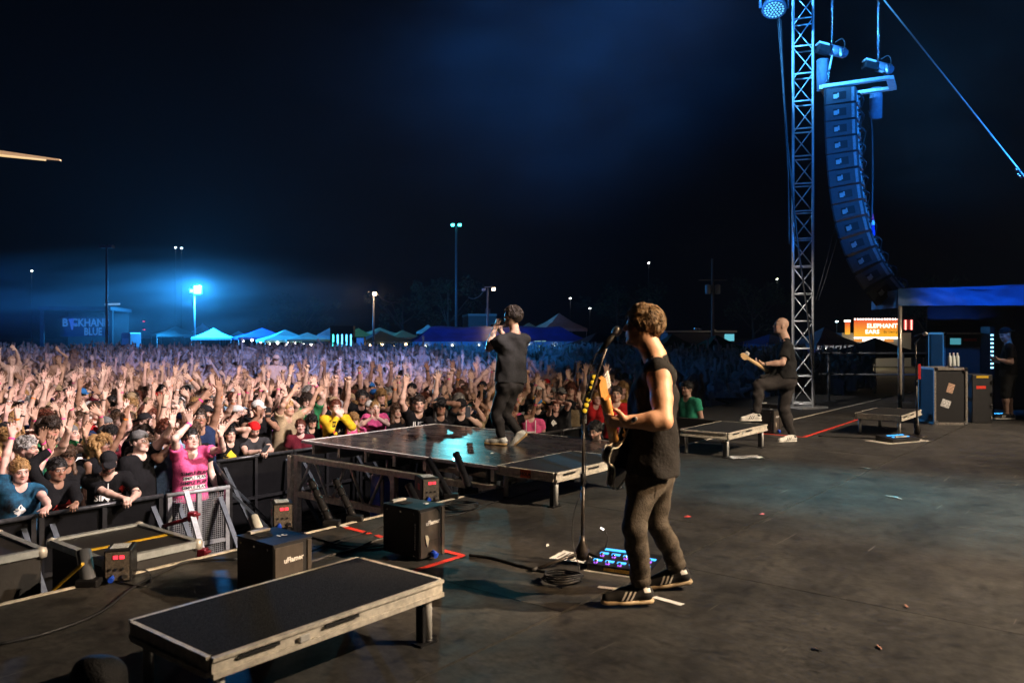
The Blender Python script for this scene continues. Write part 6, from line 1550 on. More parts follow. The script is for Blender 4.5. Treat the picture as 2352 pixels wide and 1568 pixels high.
lit = [(-.25, .40, .34, .10, 's')] + [(-.38 + .19 * i, .16, .13, .09, 's') for i in range(5)] + [(-.38 + .19 * i, -.26, .13, .09, 's') for i in range(5)] + [(-.38 + .19 * i, .01, .05, .06, 'p') for i in range(5)] + [(-.38 + .19 * i, -.40, .05, .06, 'p') for i in range(5)]
pb = pedalboard(PZ(1432, 1318) + Vector((.03, .12, 0)), R(62) - R(90), .44, .28, 'pedalboard with blue screens at the guitarist feet', lit)
MB().box((0, -.142, .022), (.2, .003, .02)).build('gold_lettering', mat('gold_print', (.6, .35, .05), .5, 0, .6, 120), pb)
mb = MB(); mb.tube(smooth_path([Vector((-.2, .14, .08)), Vector((-.19, .16, .15)), Vector((-.22, .17, .20))], 4), .004, 6); mb.build('lamp_neck', BLACK, pb); MB().rod((-.22, .17, .20), (-.245, .165, .212), .007, n=8).build('lamp_head', glow('white_small_lamp', (1, .9, .8), 2.5), pb)
MB().box((.02, .0, -.002), (.50, .34, .006)).build('board_rail', ALU, pb)
lit2 = [(-.2 + .16 * i, .2, .12, .12, 's') for i in range(4)] + [(-.2 + .16 * i, -.1, .12, .12, 's') for i in range(4)]
pb2 = pedalboard(PZ(2062, 1012) , R(25), .55, .30, 'pedalboard with pale switches at the far microphone stand', lit2)
for k in range(3): MB().box((-.1 + .05 * k, -.09, .075), (.12, .03, .02)).build('pale_switch', WHITE, pb2)
MB().box((0, 0, -.001), (.85, .42, .008)).build('tray', ALU_DIRTY, pb2)
pedalboard(PZ(2290, 960, 0) + Vector((.1, .2, 0)), R(0), .4, .2, 'small blue-lit foot pedal by the technician feet', [(-.3 + .2 * i, 0, .14, .25, 's') for i in range(4)])
# ---------------------------------------------------------------- dark lumps in the near left corner: a floor wedge and its cover
gbp = P(240, 1540, 2.85); gbp.z = 0
wd = thing('gear_bag', gbp, 0, 'soft black gear bags cut off by the lower left border', 'bag')
f = Field()
f.cone((-.06, .05, .12), (-.05, .06, .33), .15, .10, .06); f.cone((-.12, 0, .1), (.0, .0, .1), .14, .14, .05); f.plane((0, 0, .003), (0, 0, -1)); f.fold(lambda X, Y, Z: .008 * np.sin(22 * X + 14 * Z + 4 * np.sin(9 * Y)))
BAG = mat('rough_black_nylon', (.010, .009, .009), .7, 0, .3, 30, .6, 120)
vs, qs = f.mesh(.012); part('bag_body', np_mesh('bag_body', vs, qs, [BAG]), wd)
f = Field(); f.cone((.12, -.1, .1), (.26, -.08, .1), .14, .13, .05); f.cone((.14, -.1, .18), (.26, -.1, .17), .11, .10, .05); f.plane((0, 0, .003), (0, 0, -1)); f.fold(lambda X, Y, Z: .008 * np.sin(20 * Y + 17 * Z + 4 * np.sin(8 * X)))
vs, qs = f.mesh(.012); part('bag_body', np_mesh('bag_body', vs, qs, [BAG]), wd)
MB().tube(smooth_path([Vector((.05, -.2, .18)), Vector((.07, -.19, .25)), Vector((.13, -.17, .30)), Vector((.2, -.16, .31))], 4), .010, 8).build('handle', mat('warm_rim_brown', (.10, .06, .035), .5), wd)  # brown arc imitates the warm-lit rim of the bag
# ---------------------------------------------------------------- right side: flight cases, canopy, rail
def flight_case(c, w_, d_, h_, rz, label):
    e = thing('flight_case', c, rz, label, 'flight case'); FC = mat('black_flight_case', (.016, .016, .018), .55, 0, .3, 20, .1, 60); ED = mat('case_aluminium_edge', (.42, .38, .34), .4, .6, .4, 40)
    MB().box((0, 0, h_ / 2 + .01), (w_, d_, h_ - .02)).build('box', FC, e)
    for sx in (-1, 1):
        for sy in (-1, 1): MB().box((sx * w_ / 2, sy * d_ / 2, h_ / 2 + .01), (.035, .035, h_)).build('edge', ED, e)
        for z in (.02, h_): MB().box((sx * w_ / 2, 0, z), (.036, d_ - .036, .036)).build('edge', ED, e)
    for sy in (-1, 1):
        for z in (.02, h_): MB().box((0, sy * d_ / 2, z), (w_ - .036, .036, .037)).build('edge', ED, e)
    for sx in (-1, 1):
        for z in (.03, h_ - .01): MB().box((sx * (w_ / 2 - .015), -d_ / 2 - .015, z), (.07, .02, .07), bev=.01).build('ball_corner', CHROME, e)
    return e, d_
f1 = PZ(2186, 975); fe, fd = flight_case(f1 + Vector((0, .3, 0)), .52, .6, .95, R(-4), 'upright black flight case with stickers in front of the canopy')
MB().box((.0, -.304, .62), (.11, .003, .16), Matrix.Rotation(.3, 3, 'Y')).build('sticker', mat('skin_tone_sticker', (.55, .35, .25), .7, 0, .5, 40), fe); MB().box((-.08, -.304, .36), (.15, .003, .13), Matrix.Rotation(.35, 3, 'Y')).build('sticker', mat('white_sticker', (.65, .65, .65), .7, 0, .6, 50), fe)
f2 = P(2215, 900, 15.5); f2.z = 0; fe2, _ = flight_case(f2 + Vector((0, .3, 0)), .72, .6, 1.55, R(-3), 'tall black equipment rack with pale edges under the canopy')
MB().box((-.15, -.305, 1.40), (.2, .004, .12)).build('lit_unit', glow('teal_display', (.1, .45, .55), .6), fe2); MB().box((.12, -.305, 1.43), (.24, .004, .05)).build('red_label', mat('red_label_print', (.4, .02, .02), .6), fe2)
rk = thing('rack_stand', P(2268, 950, 15.2) * 1.0, 0, 'slim rack with a column of blue lights beside the equipment rack', 'rack'); rk.location.z = 0
MB().box((0, 0, .85), (.08, .3, 1.65)).build('frame', BLACK, rk)
for k in range(9): MB().box((-.005, -.155, .92 + k * .075), (.05, .01, .028)).build('blue_light', glow('ice_blue_led', (.25, .65, 1.0), 4.0), rk)
wb = [(2181, 1.0), (2190, 1.0), (2199, 1.0)]
for i, (px, s_) in enumerate(wb):
    b = P(px, 850, f1.y + .25); b.z = .985; e = thing('water_bottle', b, 0, ['left', 'middle', 'right'][i] + ' clear water bottle on the upright flight case', 'bottle', 'water bottles')
    MB().lathe([(.03, 0), (.033, .01), (.033, .12), (.031, .13), (.033, .14), (.03, .17), (.013, .2), (.013, .215)], (0, 0, 0), 14).build('bottle', mat('clear_bottle_plastic', (.6, .65, .65), .12, 0, spec=.8), e); MB().rod((0, 0, .213), (0, 0, .23), .015, n=10).build('cap', WHITE, e)
sm = P(2240, 870, f1.y + .5); sm.z = 0; e = thing('gear_case', sm, R(-4), 'shorter case with yellow and red tape right of the stickered flight case', 'case')
MB().box((0, 0, .42), (.34, .5, .84), bev=.01).build('box', CASEB, e); MB().box((0, -.252, .8), (.2, .004, .04)).build('yellow_tape', YEL, e); MB().box((-.02, -.252, .62), (.16, .004, .05)).build('red_tape', REDT, e)
for z in (.1, .3, .5, .7): MB().box((.15, -.258, z), (.03, .012, .06)).build('latch', CHROME, e)
# canopy
TARP = mat('blue_tarpaulin', (.03, .14, .40), .6, 0, .15, 5, .2, 6); POLE = mat('pale_canopy_pole', (.6, .55, .47), .35, .5, .2, 20)
c0 = P(2067, 800, 15.0); c0.z = 0
cp = thing('canopy', c0, R(-4), 'blue tarpaulin canopy on pale poles at the right edge of the stage', 'canopy')
CW, CD = 4.6, 1.3
for x in (0.0, CW):
    for y in ((0.0, CD) if x else (0.0,)): MB().rod((x, y, 0), (x, y, 2.12), .036, n=12).build('pole', POLE, cp)
def sheet(name, fn, nx, ny, m, parent):
    pts = [fn(i / nx, j / ny) for j in range(ny + 1) for i in range(nx + 1)]; mb = MB(); mb.add(pts, [(j * (nx + 1) + i, j * (nx + 1) + i + 1, (j + 1) * (nx + 1) + i + 1, (j + 1) * (nx + 1) + i) for j in range(ny) for i in range(nx)], True); return mb.build(name, m, parent)
from mathutils import noise as mnoise
def wr(a, b): return .07 * mnoise.noise(Vector((a * 1.1, b * 1.0, 3.1))) + .025 * mnoise.noise(Vector((a * 4.3 + b * 2, b * 2.6, 7.7))) + .008 * mnoise.noise(Vector((a * 11, b * 6 - a * 4, 1.2)))
sheet('front_valance', lambda a, b: Vector((-.05 + a * (CW + .1), -.045 + wr(a * CW, b) - .06 * (1 - b) * 0, 2.06 + b * .31 + .02 * math.sin(3 * a * CW) * b + .04 * math.exp(-((a * CW - 2.1) / .2) ** 2) * b)), 90, 10, TARP, cp)
sheet('side_valance', lambda a, b: Vector((-.05 + .3 * wr(a, b), -.04 + a * CD, 2.02 + b * .33)), 20, 6, TARP, cp)
sheet('roof', lambda a, b: Vector((-.05 + a * (CW + .1), -.04 + b * (CD + .1), 2.365 + .10 * (1 - abs(2 * b - 1)) * min(1, 3 * a, 3 * (1 - a)) + .02 * math.sin(3 * a * CW))), 40, 20, TARP, cp)
sheet('back_wall', lambda a, b: Vector((1.3 + a * (CW - 1.3), CD + .6 + wr(a * CW, b), b * 2.1)), 40, 8, mat('dark_blue_tarp_wall', (.012, .02, .05), .7), cp)
# rail behind the stage
DRAIL = mat('dark_rail_paint', (.04, .045, .055), .5, .2)
rlg = thing('side_rail', P(1903, 900, 18.5), R(-8), 'dark metal guard rail behind the far riser', 'rail'); rlg.location.z = 0
for x in (0, 1.6, 3.2): MB().rod((x, 0, 0), (x, 0, 1.12), .03, n=10).build('post', DRAIL, rlg); MB().box((x, 0, .01), (.3, .2, .02)).build('foot', DRAIL, rlg)
for z in (1.1, .62): MB().rod((-.2, 0, z), (3.4, 0, z), .024, n=10).build('rail', DRAIL, rlg)
sd = MB(); sd.box((0, 0, -.03), (9, 3.5, .05)); o = sd.build('side_deck', BLACKM); o.location = P(2150, 900, 18.2).to_3d(); o.location.z = -.03; structure(o)
# ---------------------------------------------------------------- tents on the far side of the field
def tent(px, ypk, yeave, halfpx, D, col, label, wall=None, hip=None, bulbs=None, rough=.7):
    k = D / FPX; c = P(px, HOR, D); zp = CAMH - (ypk - HOR) * k; ze = CAMH - (yeave - HOR) * k; h = halfpx * k
    base = Vector((c.x, c.y, GZ)); e = thing('canopy_tent', base, R(random.uniform(12, 32)), label, 'tent', 'canopy tents behind the crowd')
    m = mat('tent_%s' % label.replace(' ', '_')[:40], col, rough, 0, .15, 1.5); q = h * 1.08; d = h * 1.0
    zp -= GZ; ze -= GZ; cs = [Vector((-q, -d, ze)), Vector((q, -d, ze)), Vector((q, d, ze)), Vector((-q, d, ze))]; r = hip or 0
    mb = MB(); pk = [Vector((-r * q, 0, zp)), Vector((r * q, 0, zp))]
    def mid(a, b): return a.lerp(b, .5) - Vector((0, 0, .10 * (zp - ze)))
    if r: mb.add(cs + pk, [(0, 1, 5, 4), (1, 2, 5), (2, 3, 4, 5), (3, 0, 4)])
    else:
        for i in range(4):
            a, b = cs[i], cs[(i + 1) % 4]; m1, m2 = mid(a, pk[0]), mid(b, pk[0]); mb.add([a, b, m2, m1, pk[0]], [(0, 1, 2, 3), (3, 2, 4)])
    mb.build('roof', m, e)
    mb = MB(); vh = max(.12, .12 * (zp - ze) + .12)
    for i in range(4): a, b = cs[i], cs[(i + 1) % 4]; mb.add([a, b, b - Vector((0, 0, vh)), a - Vector((0, 0, vh))], [(0, 1, 2, 3)])
    mb.build('valance', m, e)
    for a in cs: MB().rod((a.x * .97, a.y * .97, 0), (a.x * .97, a.y * .97, ze), .03, n=6).build('pole', STEEL, e)
    if wall: MB().box((0, d * .9, ze * .5), (2 * q * .95, .03, ze)).build('wall', mat('tent_wall_%d' % len(MATS), wall, .8), e)
    if bulbs:
        n, bc, st = bulbs; bm_ = glow('bulb_%d' % int(bc[2] * 100 + st), bc, st)
        for i in range(n):
            t = (i + .5) / n; MB().lathe([(.0, -.14), (.11, -.08), (.135, 0), (.08, .09), (.01, .12)], (-q + 2 * q * t, -d - .06, ze - vh - .15 + .12 * math.sin(i * 2.3)), 10).build('bulb', bm_, e)
    return e
WB = (1.0, .93, .82); WARMB = (1.0, .62, .25)
tent(404, 749, 768, 44, 96, (.06, .13, .13), 'dim grey-green tent at the left of the tent row')
tent(465, 742, 770, 36, 100, (.22, .36, .48), 'pale blue tent behind the bright flood pole')
tent(490, 753, 775, 40, 92, (.20, .55, .58), 'cyan and dark tent right of the flood pole')
tent(602, 753, 774, 54, 92, (.03, .08, .35), 'deep blue tent left of the cyan tents', bulbs=(6, WB, 14))
tent(655, 757, 780, 52, 88, (.30, .66, .64), 'bright cyan tent with bulbs along its edge', bulbs=(6, WB, 14))
tent(706, 763, 779, 44, 86, (.28, .66, .62), 'smaller cyan tent between two larger ones')
tent(757, 753, 782, 56, 88, (.22, .52, .64), 'light blue tent beside the black booth with neon bars')
tent(823, 753, 774, 36, 96, (.34, .25, .06), 'olive yellow tent right of the neon booth')
tent(872, 752, 768, 36, 104, (.62, .42, .24), 'cream tent behind the dark bulb-lit one')
tent(874, 759, 783, 52, 84, (.02, .045, .055), 'dark tent with four warm bulbs under its edge', bulbs=(4, WARMB, 30))
tent(983, 745, 762, 22, 110, (.62, .60, .56), 'small white tent peak left of the blue marquee')
tent(1284, 719, 754, 47, 92, (.66, .44, .33), 'tall peach tent rising behind the blue marquee')
tent(1544, 766, 792, 36, 74, (.008, .035, .025), 'dark green tent right of the guitarist head')
tent(1646, 769, 804, 60, 66, (.012, .075, .045), 'green tent under the pale trailer roof')
tent(1768, 767, 790, 56, 72, (.03, .08, .28), 'blue tent behind the bald bassist', wall=(.02, .07, .45), bulbs=(3, (.3, .9, 1), 8))
tent(1893, 751, 792, 60, 64, (.34, .38, .44), 'pale grey tent with bulbs right of the truss tower', wall=(.015, .05, .4), bulbs=(9, WB, 16))
tent(2010, 775, 810, 70, 40, (.010, .011, .014), 'black tent in front of the lit food stall')
tent(1370, 764, 796, 66, 62, (.006, .008, .018), 'near-black tent right of the blue marquee')
tent(1455, 770, 797, 44, 62, (.006, .008, .016), 'near-black tent behind the guitarist head')
tent(335, 758, 773, 30, 104, (.10, .16, .22), 'small grey-blue tent left of the flood pole')
tent(548, 760, 775, 30, 104, (.10, .30, .34), 'small dim teal tent behind the deep blue one')
tent(925, 758, 774, 34, 98, (.50, .30, .13), 'tan tent left of the blue marquee')
tent(1215, 741, 757, 26, 110, (.55, .32, .18), 'small orange-brown tent peak behind the marquee')
# marquee
mq = thing('marquee', P(1140, HOR, 70), R(10), 'long blue marquee with lit open sides behind the singer', 'tent'); mq.location.z = GZ
k_ = 70 / FPX; zr_ = CAMH - (750 - HOR) * k_ - GZ; ze_ = CAMH - (783 - HOR) * k_ - GZ; hw = 196 * k_; hr = 150 * k_; dd = 4.0
MQ = mat('blue_marquee_vinyl', (.03, .12, .62), .45, 0, .35, .7)
def mqroof(a, b):
    x = (2 * a - 1); t = 1 - abs(2 * b - 1); xx = hw * x * (1 - t) + hr * x * t; return Vector((xx, (2 * b - 1) * dd, ze_ + (zr_ - ze_) * t - .12 * math.sin(math.pi * t) + .05 * math.sin(20 * a)))
sheet('roof', mqroof, 40, 12, MQ, mq)
MQV = mat('pale_marquee_valance', (.25, .42, .60), .6)
MB().box((0, -dd - .02, ze_ - .16), (2 * hw, .03, .34)).build('valance', MQV, mq)
for i in range(8):
    x = -hw + 2 * hw * i / 7; MB().rod((x, -dd + .05, 0), (x, -dd + .05, ze_), .05, n=8).build('pole', STEEL, mq)
    if i < 7: MB().lathe([(.0, -.1), (.08, -.05), (.09, .0), (.02, .08)], (x + hw / 7, -dd - .1, ze_ - .30), 10).build('bulb', glow('marquee_bulb', (1.0, .85, .6), 10), mq)
for x in (-hw * .35, hw * .5, hw * .93): 
    sheet('side_curtain', lambda a, b: Vector((x + .9 * (a - .5) * (1.3 - b * .4), -dd + .1 + .08 * math.sin(20 * a), b * ze_)), 12, 6, mat('pale_blue_curtain', (.15, .35, .65), .6), mq)
MB().box((0, dd - .1, ze_ * .5), (2 * hw * .95, .05, ze_)).build('back_wall', mat('dim_marquee_back', (.05, .05, .06), .8), mq)
for x in (-2.2, .6, 3.0, 4.6): MB().box((x, dd - .35, 1.5), (1.1, .06, 1.1)).build('lit_menu', glow('menu_glow_%d' % int(x * 10), random.choice([(1, .8, .4), (.5, .9, .6), (1, .9, .7)]), .8), mq)
# neon booth
nbm = thing('neon_booth', P(785, HOR, 78), R(6), 'black booth with five vertical neon bars between the tents', 'booth'); nbm.location.z = GZ; k_ = 78 / FPX
MB().box((0, 1, 1.75), (52 * k_, 2.2, 3.4)).build('box', BLACKM, nbm); MB().box((40 * k_, .8, 1.2), (22 * k_, 2, 2.4)).build('side_box', BLACKM, nbm)
for i in range(5): MB().box(((-19 + 10 * i) * k_, -.12, 2.05), (.11, .06, 1.15)).build('neon_bar', glow('cyan_neon' if i < 1 else 'blue_neon', (.05, .9, .75) if i < 1 else (.08, .5, 1.0), 7), nbm)
MB().box((42 * k_, -.22, 1.5), (16 * k_, .04, 1.6)).build('lit_panel', glow('blue_panel', (.03, .15, .6), .8), nbm)
# second stage with banner at left
ss = thing('second_stage', P(175, HOR, 82), R(14), 'dark second stage with a lit lettered banner at the far left', 'stage'); ss.location.z = GZ; k_ = 82 / FPX
MB().box((0, 5, .5), (190 * k_, 10, 1.0)).build('platform', BLACKM, ss); zt0 = lambda py: CAMH - (py - HOR) * k_ - GZ
MB().box((0, 9, 2.8), (140 * k_, .2, 5.2)).build('back_wall', BLACKM, ss)
mb = MB(); mb.box((0, 4.5, zt0(708)), (150 * k_, 10, .35)); mb.build('roof', mat('dim_stage_roof', (.008, .01, .015), .8), ss)
for x in (-72 * k_, 72 * k_): MB().box((x, .3, 2.6), (.35, .35, 5.0)).build('column', BLACKM, ss)
LT = glow('blue_lit_letters', (.05, .24, .70), .5)
zt = lambda py: CAMH - (py - HOR) * k_ - GZ
def ban(body, px, py, hpx, xs=1.0, off=.03): return text_on('banner_lettering', body, hpx * k_ * 1.42, frame(((px - 175) * k_, 2.5, zt(py)), (1, 0, 0), (0, 0, 1)), LT, ss, .02, xs, off)
MB().box((5 * k_, 2.62, zt(750)), (110 * k_, .08, 46 * k_)).build('banner', mat('navy_banner', (.012, .02, .06), .8), ss)
ban('B', 137, 741, 18, .9); ban('CKHAND', 193, 741, 18, .78); ban('BLUE', 197, 762, 17, .72)
f = Field(); 
for i, ang in enumerate((-.55, -.28, 0, .25)): f.cone((0, 0, 0), (.55 * math.sin(ang), 0, .55 * math.cos(ang)), .10, .07, .05)
f.cone((0, 0, 0), (.42, 0, .05), .10, .07, .05); f.cone((0, 0, .05), (0, 0, -.5), .17, .10, .08)
vs, qs = f.mesh(.04); o = part('hand_emblem', np_mesh('hand_emblem', vs, qs, [glow('blue_hand_print', (.03, .12, .75), .55)]), ss, ((152 - 175) * k_, 2.45, zt(744)))
MB().rod((-70 * k_ + 5.9, -.8, zt(699)), (-70 * k_ + 7.3, -.8, zt(698)), .09, n=8).build('light_bar', glow('pale_light_bar', (.25, .5, .8), .7), ss)
tr = thing('box_trailer', P(293, HOR, 80), R(5), 'pale box trailer right of the second stage', 'trailer'); tr.location.z = GZ
MB().box((0, 1, 1.5), (20 * 80 / FPX, 3, 2.6), bev=.08).build('body', mat('pale_trailer', (.14, .17, .22), .5), tr); MB().box((0, -.52, 1.3), (.6, .03, 1.9)).build('door', mat('trailer_door', (.25, .3, .36), .5), tr)
for x in (-.3, .3): MB().rod((x, -.4, .3), (x, -.55, .3), .3, n=14).build('wheel', RUBBER, tr)
# ---------------------------------------------------------------- lamp poles
POLEM = mat('grey_pole_paint', (.13, .14, .16), .5, .3)
def pole(px, ytop, D, label, heads, r=.11, name='lamp_pole', arms=True):
    k = D / FPX; b = P(px, HOR, D); H = CAMH - (ytop - HOR) * k - GZ; e = thing(name, (b.x, b.y, GZ), 0, label, 'lamp pole')
    MB().rod((0, 0, 0), (0, 0, H), r, r * .7, n=10).build('pole', POLEM, e)
    for (dx, dz, w_, h_, m) in heads:
        MB().box((dx * k, 0, H + dz * k), (w_ * k, max(.25, w_ * k * .6), h_ * k), bev=.03).build('lamp_housing', POLEM, e)
        if m is not None: MB().box((dx * k, -max(.13, w_ * k * .3) - .03, H + dz * k), (w_ * k * .9, .05, h_ * k * .9), bev=.02).build('lamp_face', m, e)
    return e
TEALW = glow('teal_white_lamp', (.05, .85, .80), 14); WARML = glow('warm_flood_face', (1.0, .72, .42), 30); CYF = glow('cyan_flood_face', (.02, .55, 1.0), 45)
pole(245, 566, 62, 'tall unlit lamp pole with a wide head at left', [(0, -1, 30, 6, None), (-10, 2, 10, 5, None), (10, 2, 10, 5, None)])
fp = pole(447, 662, 90, 'pole with a blazing cyan floodlight over the tents', [(-6, -6, 8, 8, CYF), (8, -4, 18, 20, CYF)], .12)
pole(858, 670, 80, 'pole with a warm floodlight beside the neon booth', [(3, -5, 9, 7, WARML)], .12)
tl = pole(1048, 515, 120, 'very tall pole with twin teal-white lamps above the field', [(-8, -2, 8, 6, TEALW), (8, -2, 8, 6, TEALW)], .22)
pole(1120, 662, 78, 'pole with one lit and one dark floodlight left of the singer', [(-9, -3, 9, 7, None), (14, -2, 8, 6, WARML), (2, 3, 20, 2, None)], .12)
def util(px, ytop, D, label):
    k = D / FPX; b = P(px, HOR, D); H = CAMH - (ytop - HOR) * k - GZ; e = thing('utility_pole', (b.x, b.y, GZ), 0, label, 'utility pole'); UM = mat('utility_pole_wood', (.12, .11, .11), .8)
    MB().rod((0, 0, 0), (0, 0, H), .18, .12, n=10).build('pole', UM, e)
    for s in (-1, 1): MB().lathe([(.2, -.45), (.26, -.4), (.26, .35), (.1, .45)], (s * .45, 0, H - 70 * k), 14).build('transformer', mat('grey_transformer', (.3, .34, .38), .5), e)
    MB().box((0, 0, H - 2), (2.6, .12, .12)).build('crossarm', UM, e); return e
util(1637, 594, 76, 'utility pole with two transformers left of the truss tower')
mb = MB(); mb.tube(sag(P(862, 672, 80), P(925, 690, 86), .5), .06, 6); tag(mb.build('overhead_wire', RUBBER), 'short wire sagging right from the warm lamp pole', 'wire', 'overhead wires')
mb = MB(); mb.tube(sag(P(1112, 668, 78), P(1076, 682, 84), .4), .05, 6); tag(mb.build('overhead_wire', RUBBER), 'short wire sagging left from the pole by the singer', 'wire', 'overhead wires')
def far_lamp(px, py, D, col, label, w_=4, st=30):
    k = D / FPX; b = P(px, HOR, D); z = CAMH - (py - HOR) * k - GZ; e = thing('street_lamp', (b.x, b.y, GZ), 0, label, 'street lamp', 'tiny distant street lamps')
    MB().rod((0, 0, 0), (0, 0, z), .12, .08, n=6).build('pole', mat('dark_far_pole', (.02, .02, .025), .8), e); MB().lathe([(.02, -.5 * 2 * k), (w_ * k * .5, -.2 * 2 * k), (w_ * k * .5, .2 * 2 * k), (.02, .5 * 2 * k)], (0, 0, z), 10).build('lamp', glow('far_lamp_%d' % int(col[0] * 100), col, st), e)
for (px, py, col, lb_) in ((73, 622, (.9, 1, .75), 'tiny lamp at the far left sky edge'), (403, 569, (.7, .9, 1), 'left of two tiny lamps above the flood pole'), (417, 570, (.7, .9, 1), 'right of two tiny lamps above the flood pole'), (1490, 604, (1, .95, .9), 'tiny lamp above the guitarist head'), (1310, 685, (1, .95, .9), 'tiny lamp above the peach tent'), (1785, 641, (.95, 1, .7), 'tiny lamp left of the truss tower'), (1922, 738, (.6, .95, 1), 'small cyan lamp left of the food stall sign'), (1355, 708, (1, .9, .8), 'faint lamp between peach tent and guitarist')):
    far_lamp(px, py, 160, col, lb_, 4 if px != 1922 else 6)
# red tail lights
for i, (px, py) in enumerate(((287, 738), (330, 738), (331, 757))):
    b = P(px, HOR, 120); e = thing('warning_light', (b.x, b.y, GZ), 0, ['left', 'upper right', 'lower right'][i] + ' tiny red light beyond the second stage', 'light', 'tiny red lights'); z = CAMH - (py - HOR) * 120 / FPX - GZ
    MB().rod((0, 0, 0), (0, 0, z), .06, n=6).build('post', mat('dark_far_pole', (.02, .02, .025), .8), e); MB().box((0, 0, z), (.32, .1, .1), bev=.03).build('lamp', RED_LED, e)
# ---------------------------------------------------------------- food stall with sign
k_ = 68 / FPX; st = thing('food_stall', P(2014, HOR, 68), R(-4), 'brightly lit elephant ears food stall behind the black tent', 'food stall'); st.location.z = GZ
zz = lambda py: CAMH - (py - HOR) * k_ - GZ; xx = lambda px: (px - 2014) * k_
def panel(name, x0, x1, y0, y1, m, dy=0.): return MB().box(((xx(x0) + xx(x1)) / 2, -dy, (zz(y0) + zz(y1)) / 2), (xx(x1) - xx(x0), .06, zz(y0) - zz(y1))).build(name, m, st)
MB().box((0, 1.6, 1.4), (xx(2095) - xx(1940), 3, 2.8)).build('body', mat('stall_body', (.3, .32, .34), .5), st)
def sign_mat():
    m = bpy.data.materials.new('backlit_orange_sign'); m.use_nodes = True; t = m.node_tree; b = t.nodes['Principled BSDF']; b.inputs['Base Color'].default_value = (.05, .03, .01, 1)
    tc = t.nodes.new('ShaderNodeTexCoord'); sp = t.nodes.new('ShaderNodeSeparateXYZ'); t.links.new(tc.outputs['Generated'], sp.inputs[0]); r = t.nodes.new('ShaderNodeValToRGB')
    for p_, c in ((0.0, (1.0, .55, .03, 1)), (1.0, (.9, .12, .04, 1))):
        pass
    r.color_ramp.elements[0].color = (1.0, .50, .02, 1); r.color_ramp.elements[1].color = (.85, .07, .03, 1); t.links.new(sp.outputs[2], r.inputs[0]); t.links.new(r.outputs[0], b.inputs['Emission Color']); b.inputs['Emission Strength'].default_value = 1.0; return m
SG = sign_mat(); panel('sign_panel', 1962, 2068, 734, 773, SG, .1)
CREAML = glow('cream_letters', (1.0, .90, .72), 2.2); DARKL = mat('dark_letters', (.05, .02, .01), .6)
def st_text(body, px, py, hpx, m, xs=1.0, off=.02, nm='sign_lettering'): return text_on(nm, body, hpx * k_ * 1.42, frame((xx(px), -.16, zz(py)), (1, 0, 0), (0, 0, 1)), m, st, .03, xs, off)
st_text('ELEPHANT', 2024, 748.5, 9.5, CREAML, 1.06, .012); st_text('EARS', 2002, 762, 9.0, CREAML, 1.1, .012); st_text('By George', 2044, 762, 5.5, DARKL, 1.0, .0)
for px in range(1964, 2068, 6): MB().lathe([(.02, -.07), (.075, 0), (.02, .07)], (xx(px), -.16, zz(733)), 8).build('sign_bulb', glow('sign_bulb_glow', (1.0, .75, .65), 6), st)
panel('lower_sign', 1962, 2050, 778, 785, glow('lower_sign_glow', (.85, .30, .06), .9), .1); st_text('FANTY   EARS', 2004, 781.5, 5.0, CREAML, 1.1)
panel('lit_strip', 1962, 2066, 774, 777.5, glow('white_strip_light', (1, .95, .8), 3.0), .12); panel('side_sign', 1942, 1953, 740, 768, SG, .1); MB().box((xx(1947), -.1, zz(737)), (.5, .1, .15)).build('lamp', glow('white_strip_light', (1, .95, .8), 3.0), st)
panel('counter_glow', 1965, 2010, 788, 812, glow('teal_counter', (.12, .55, .5), .7), .08)
for i in range(5):
    for j in range(2): MB().lathe([(.02, -.09), (.10, 0), (.02, .09)], (xx(2077 + 13 * j), -.1, zz(737 + 4.5 * i)), 8).build('sign_bulb', glow('red_sign_bulb', (1.0, .25, .2), 4), st)
panel('bulb_board', 2073, 2094, 734, 757, mat('red_bulb_board', (.3, .02, .02), .6), .02)
ln = thing('paper_lantern', P(1937, 822, 60), 0, 'pink lit hanging lantern left of the food stall', 'lantern'); ln.location.z = P(1937, 836, 60).z
MB().lathe([(.1, -.4), (.32, -.35), (.34, .35), (.1, .42)], (0, 0, .5), 16).build('shade', glow('pink_lantern', (1.0, .08, .2), 1.2), ln); MB().rod((0, 0, .9), (0, 0, 1.6), .02, n=6).build('cord', RUBBER, ln); MB().rod((0, 0, .1), (0, 0, GZ - ln.location.z), .03, n=6).build('stand', STEEL, ln)
# trailer roof with vents
tv = thing('food_trailer', P(1610, HOR, 84), R(3), 'long pale food trailer with roof vents behind the green tents', 'trailer'); tv.location.z = GZ; k_ = 84 / FPX
zz = lambda py: CAMH - (py - HOR) * k_ - GZ
MB().box((0, 1.5, (zz(764) + .5) / 2), (158 * k_, 3, zz(764) - .5), bev=.1).build('body', mat('dim_trailer_body', (.10, .12, .16), .5), tv); MB().box((0, 1.5, zz(761)), (166 * k_, 3.3, .16)).build('roof', mat('pale_roof_edge', (.4, .45, .5), .4, .3), tv)
for dx in (-6, 3, 38): MB().rod((dx * k_, 1, zz(760)), (dx * k_, 1, zz(748 if dx < 10 else 753)), .22, n=14).build('roof_vent', CHROME, tv)
MB().box((66 * k_, -.05, zz(775)), (22 * k_, .06, .7)).build('lit_window', glow('teal_window', (.15, .6, .7), .9), tv)
for x in (-2, 2): MB().rod((x, -.1, .45), (x, -.25, .45), .42, n=14).build('wheel', RUBBER, tv)
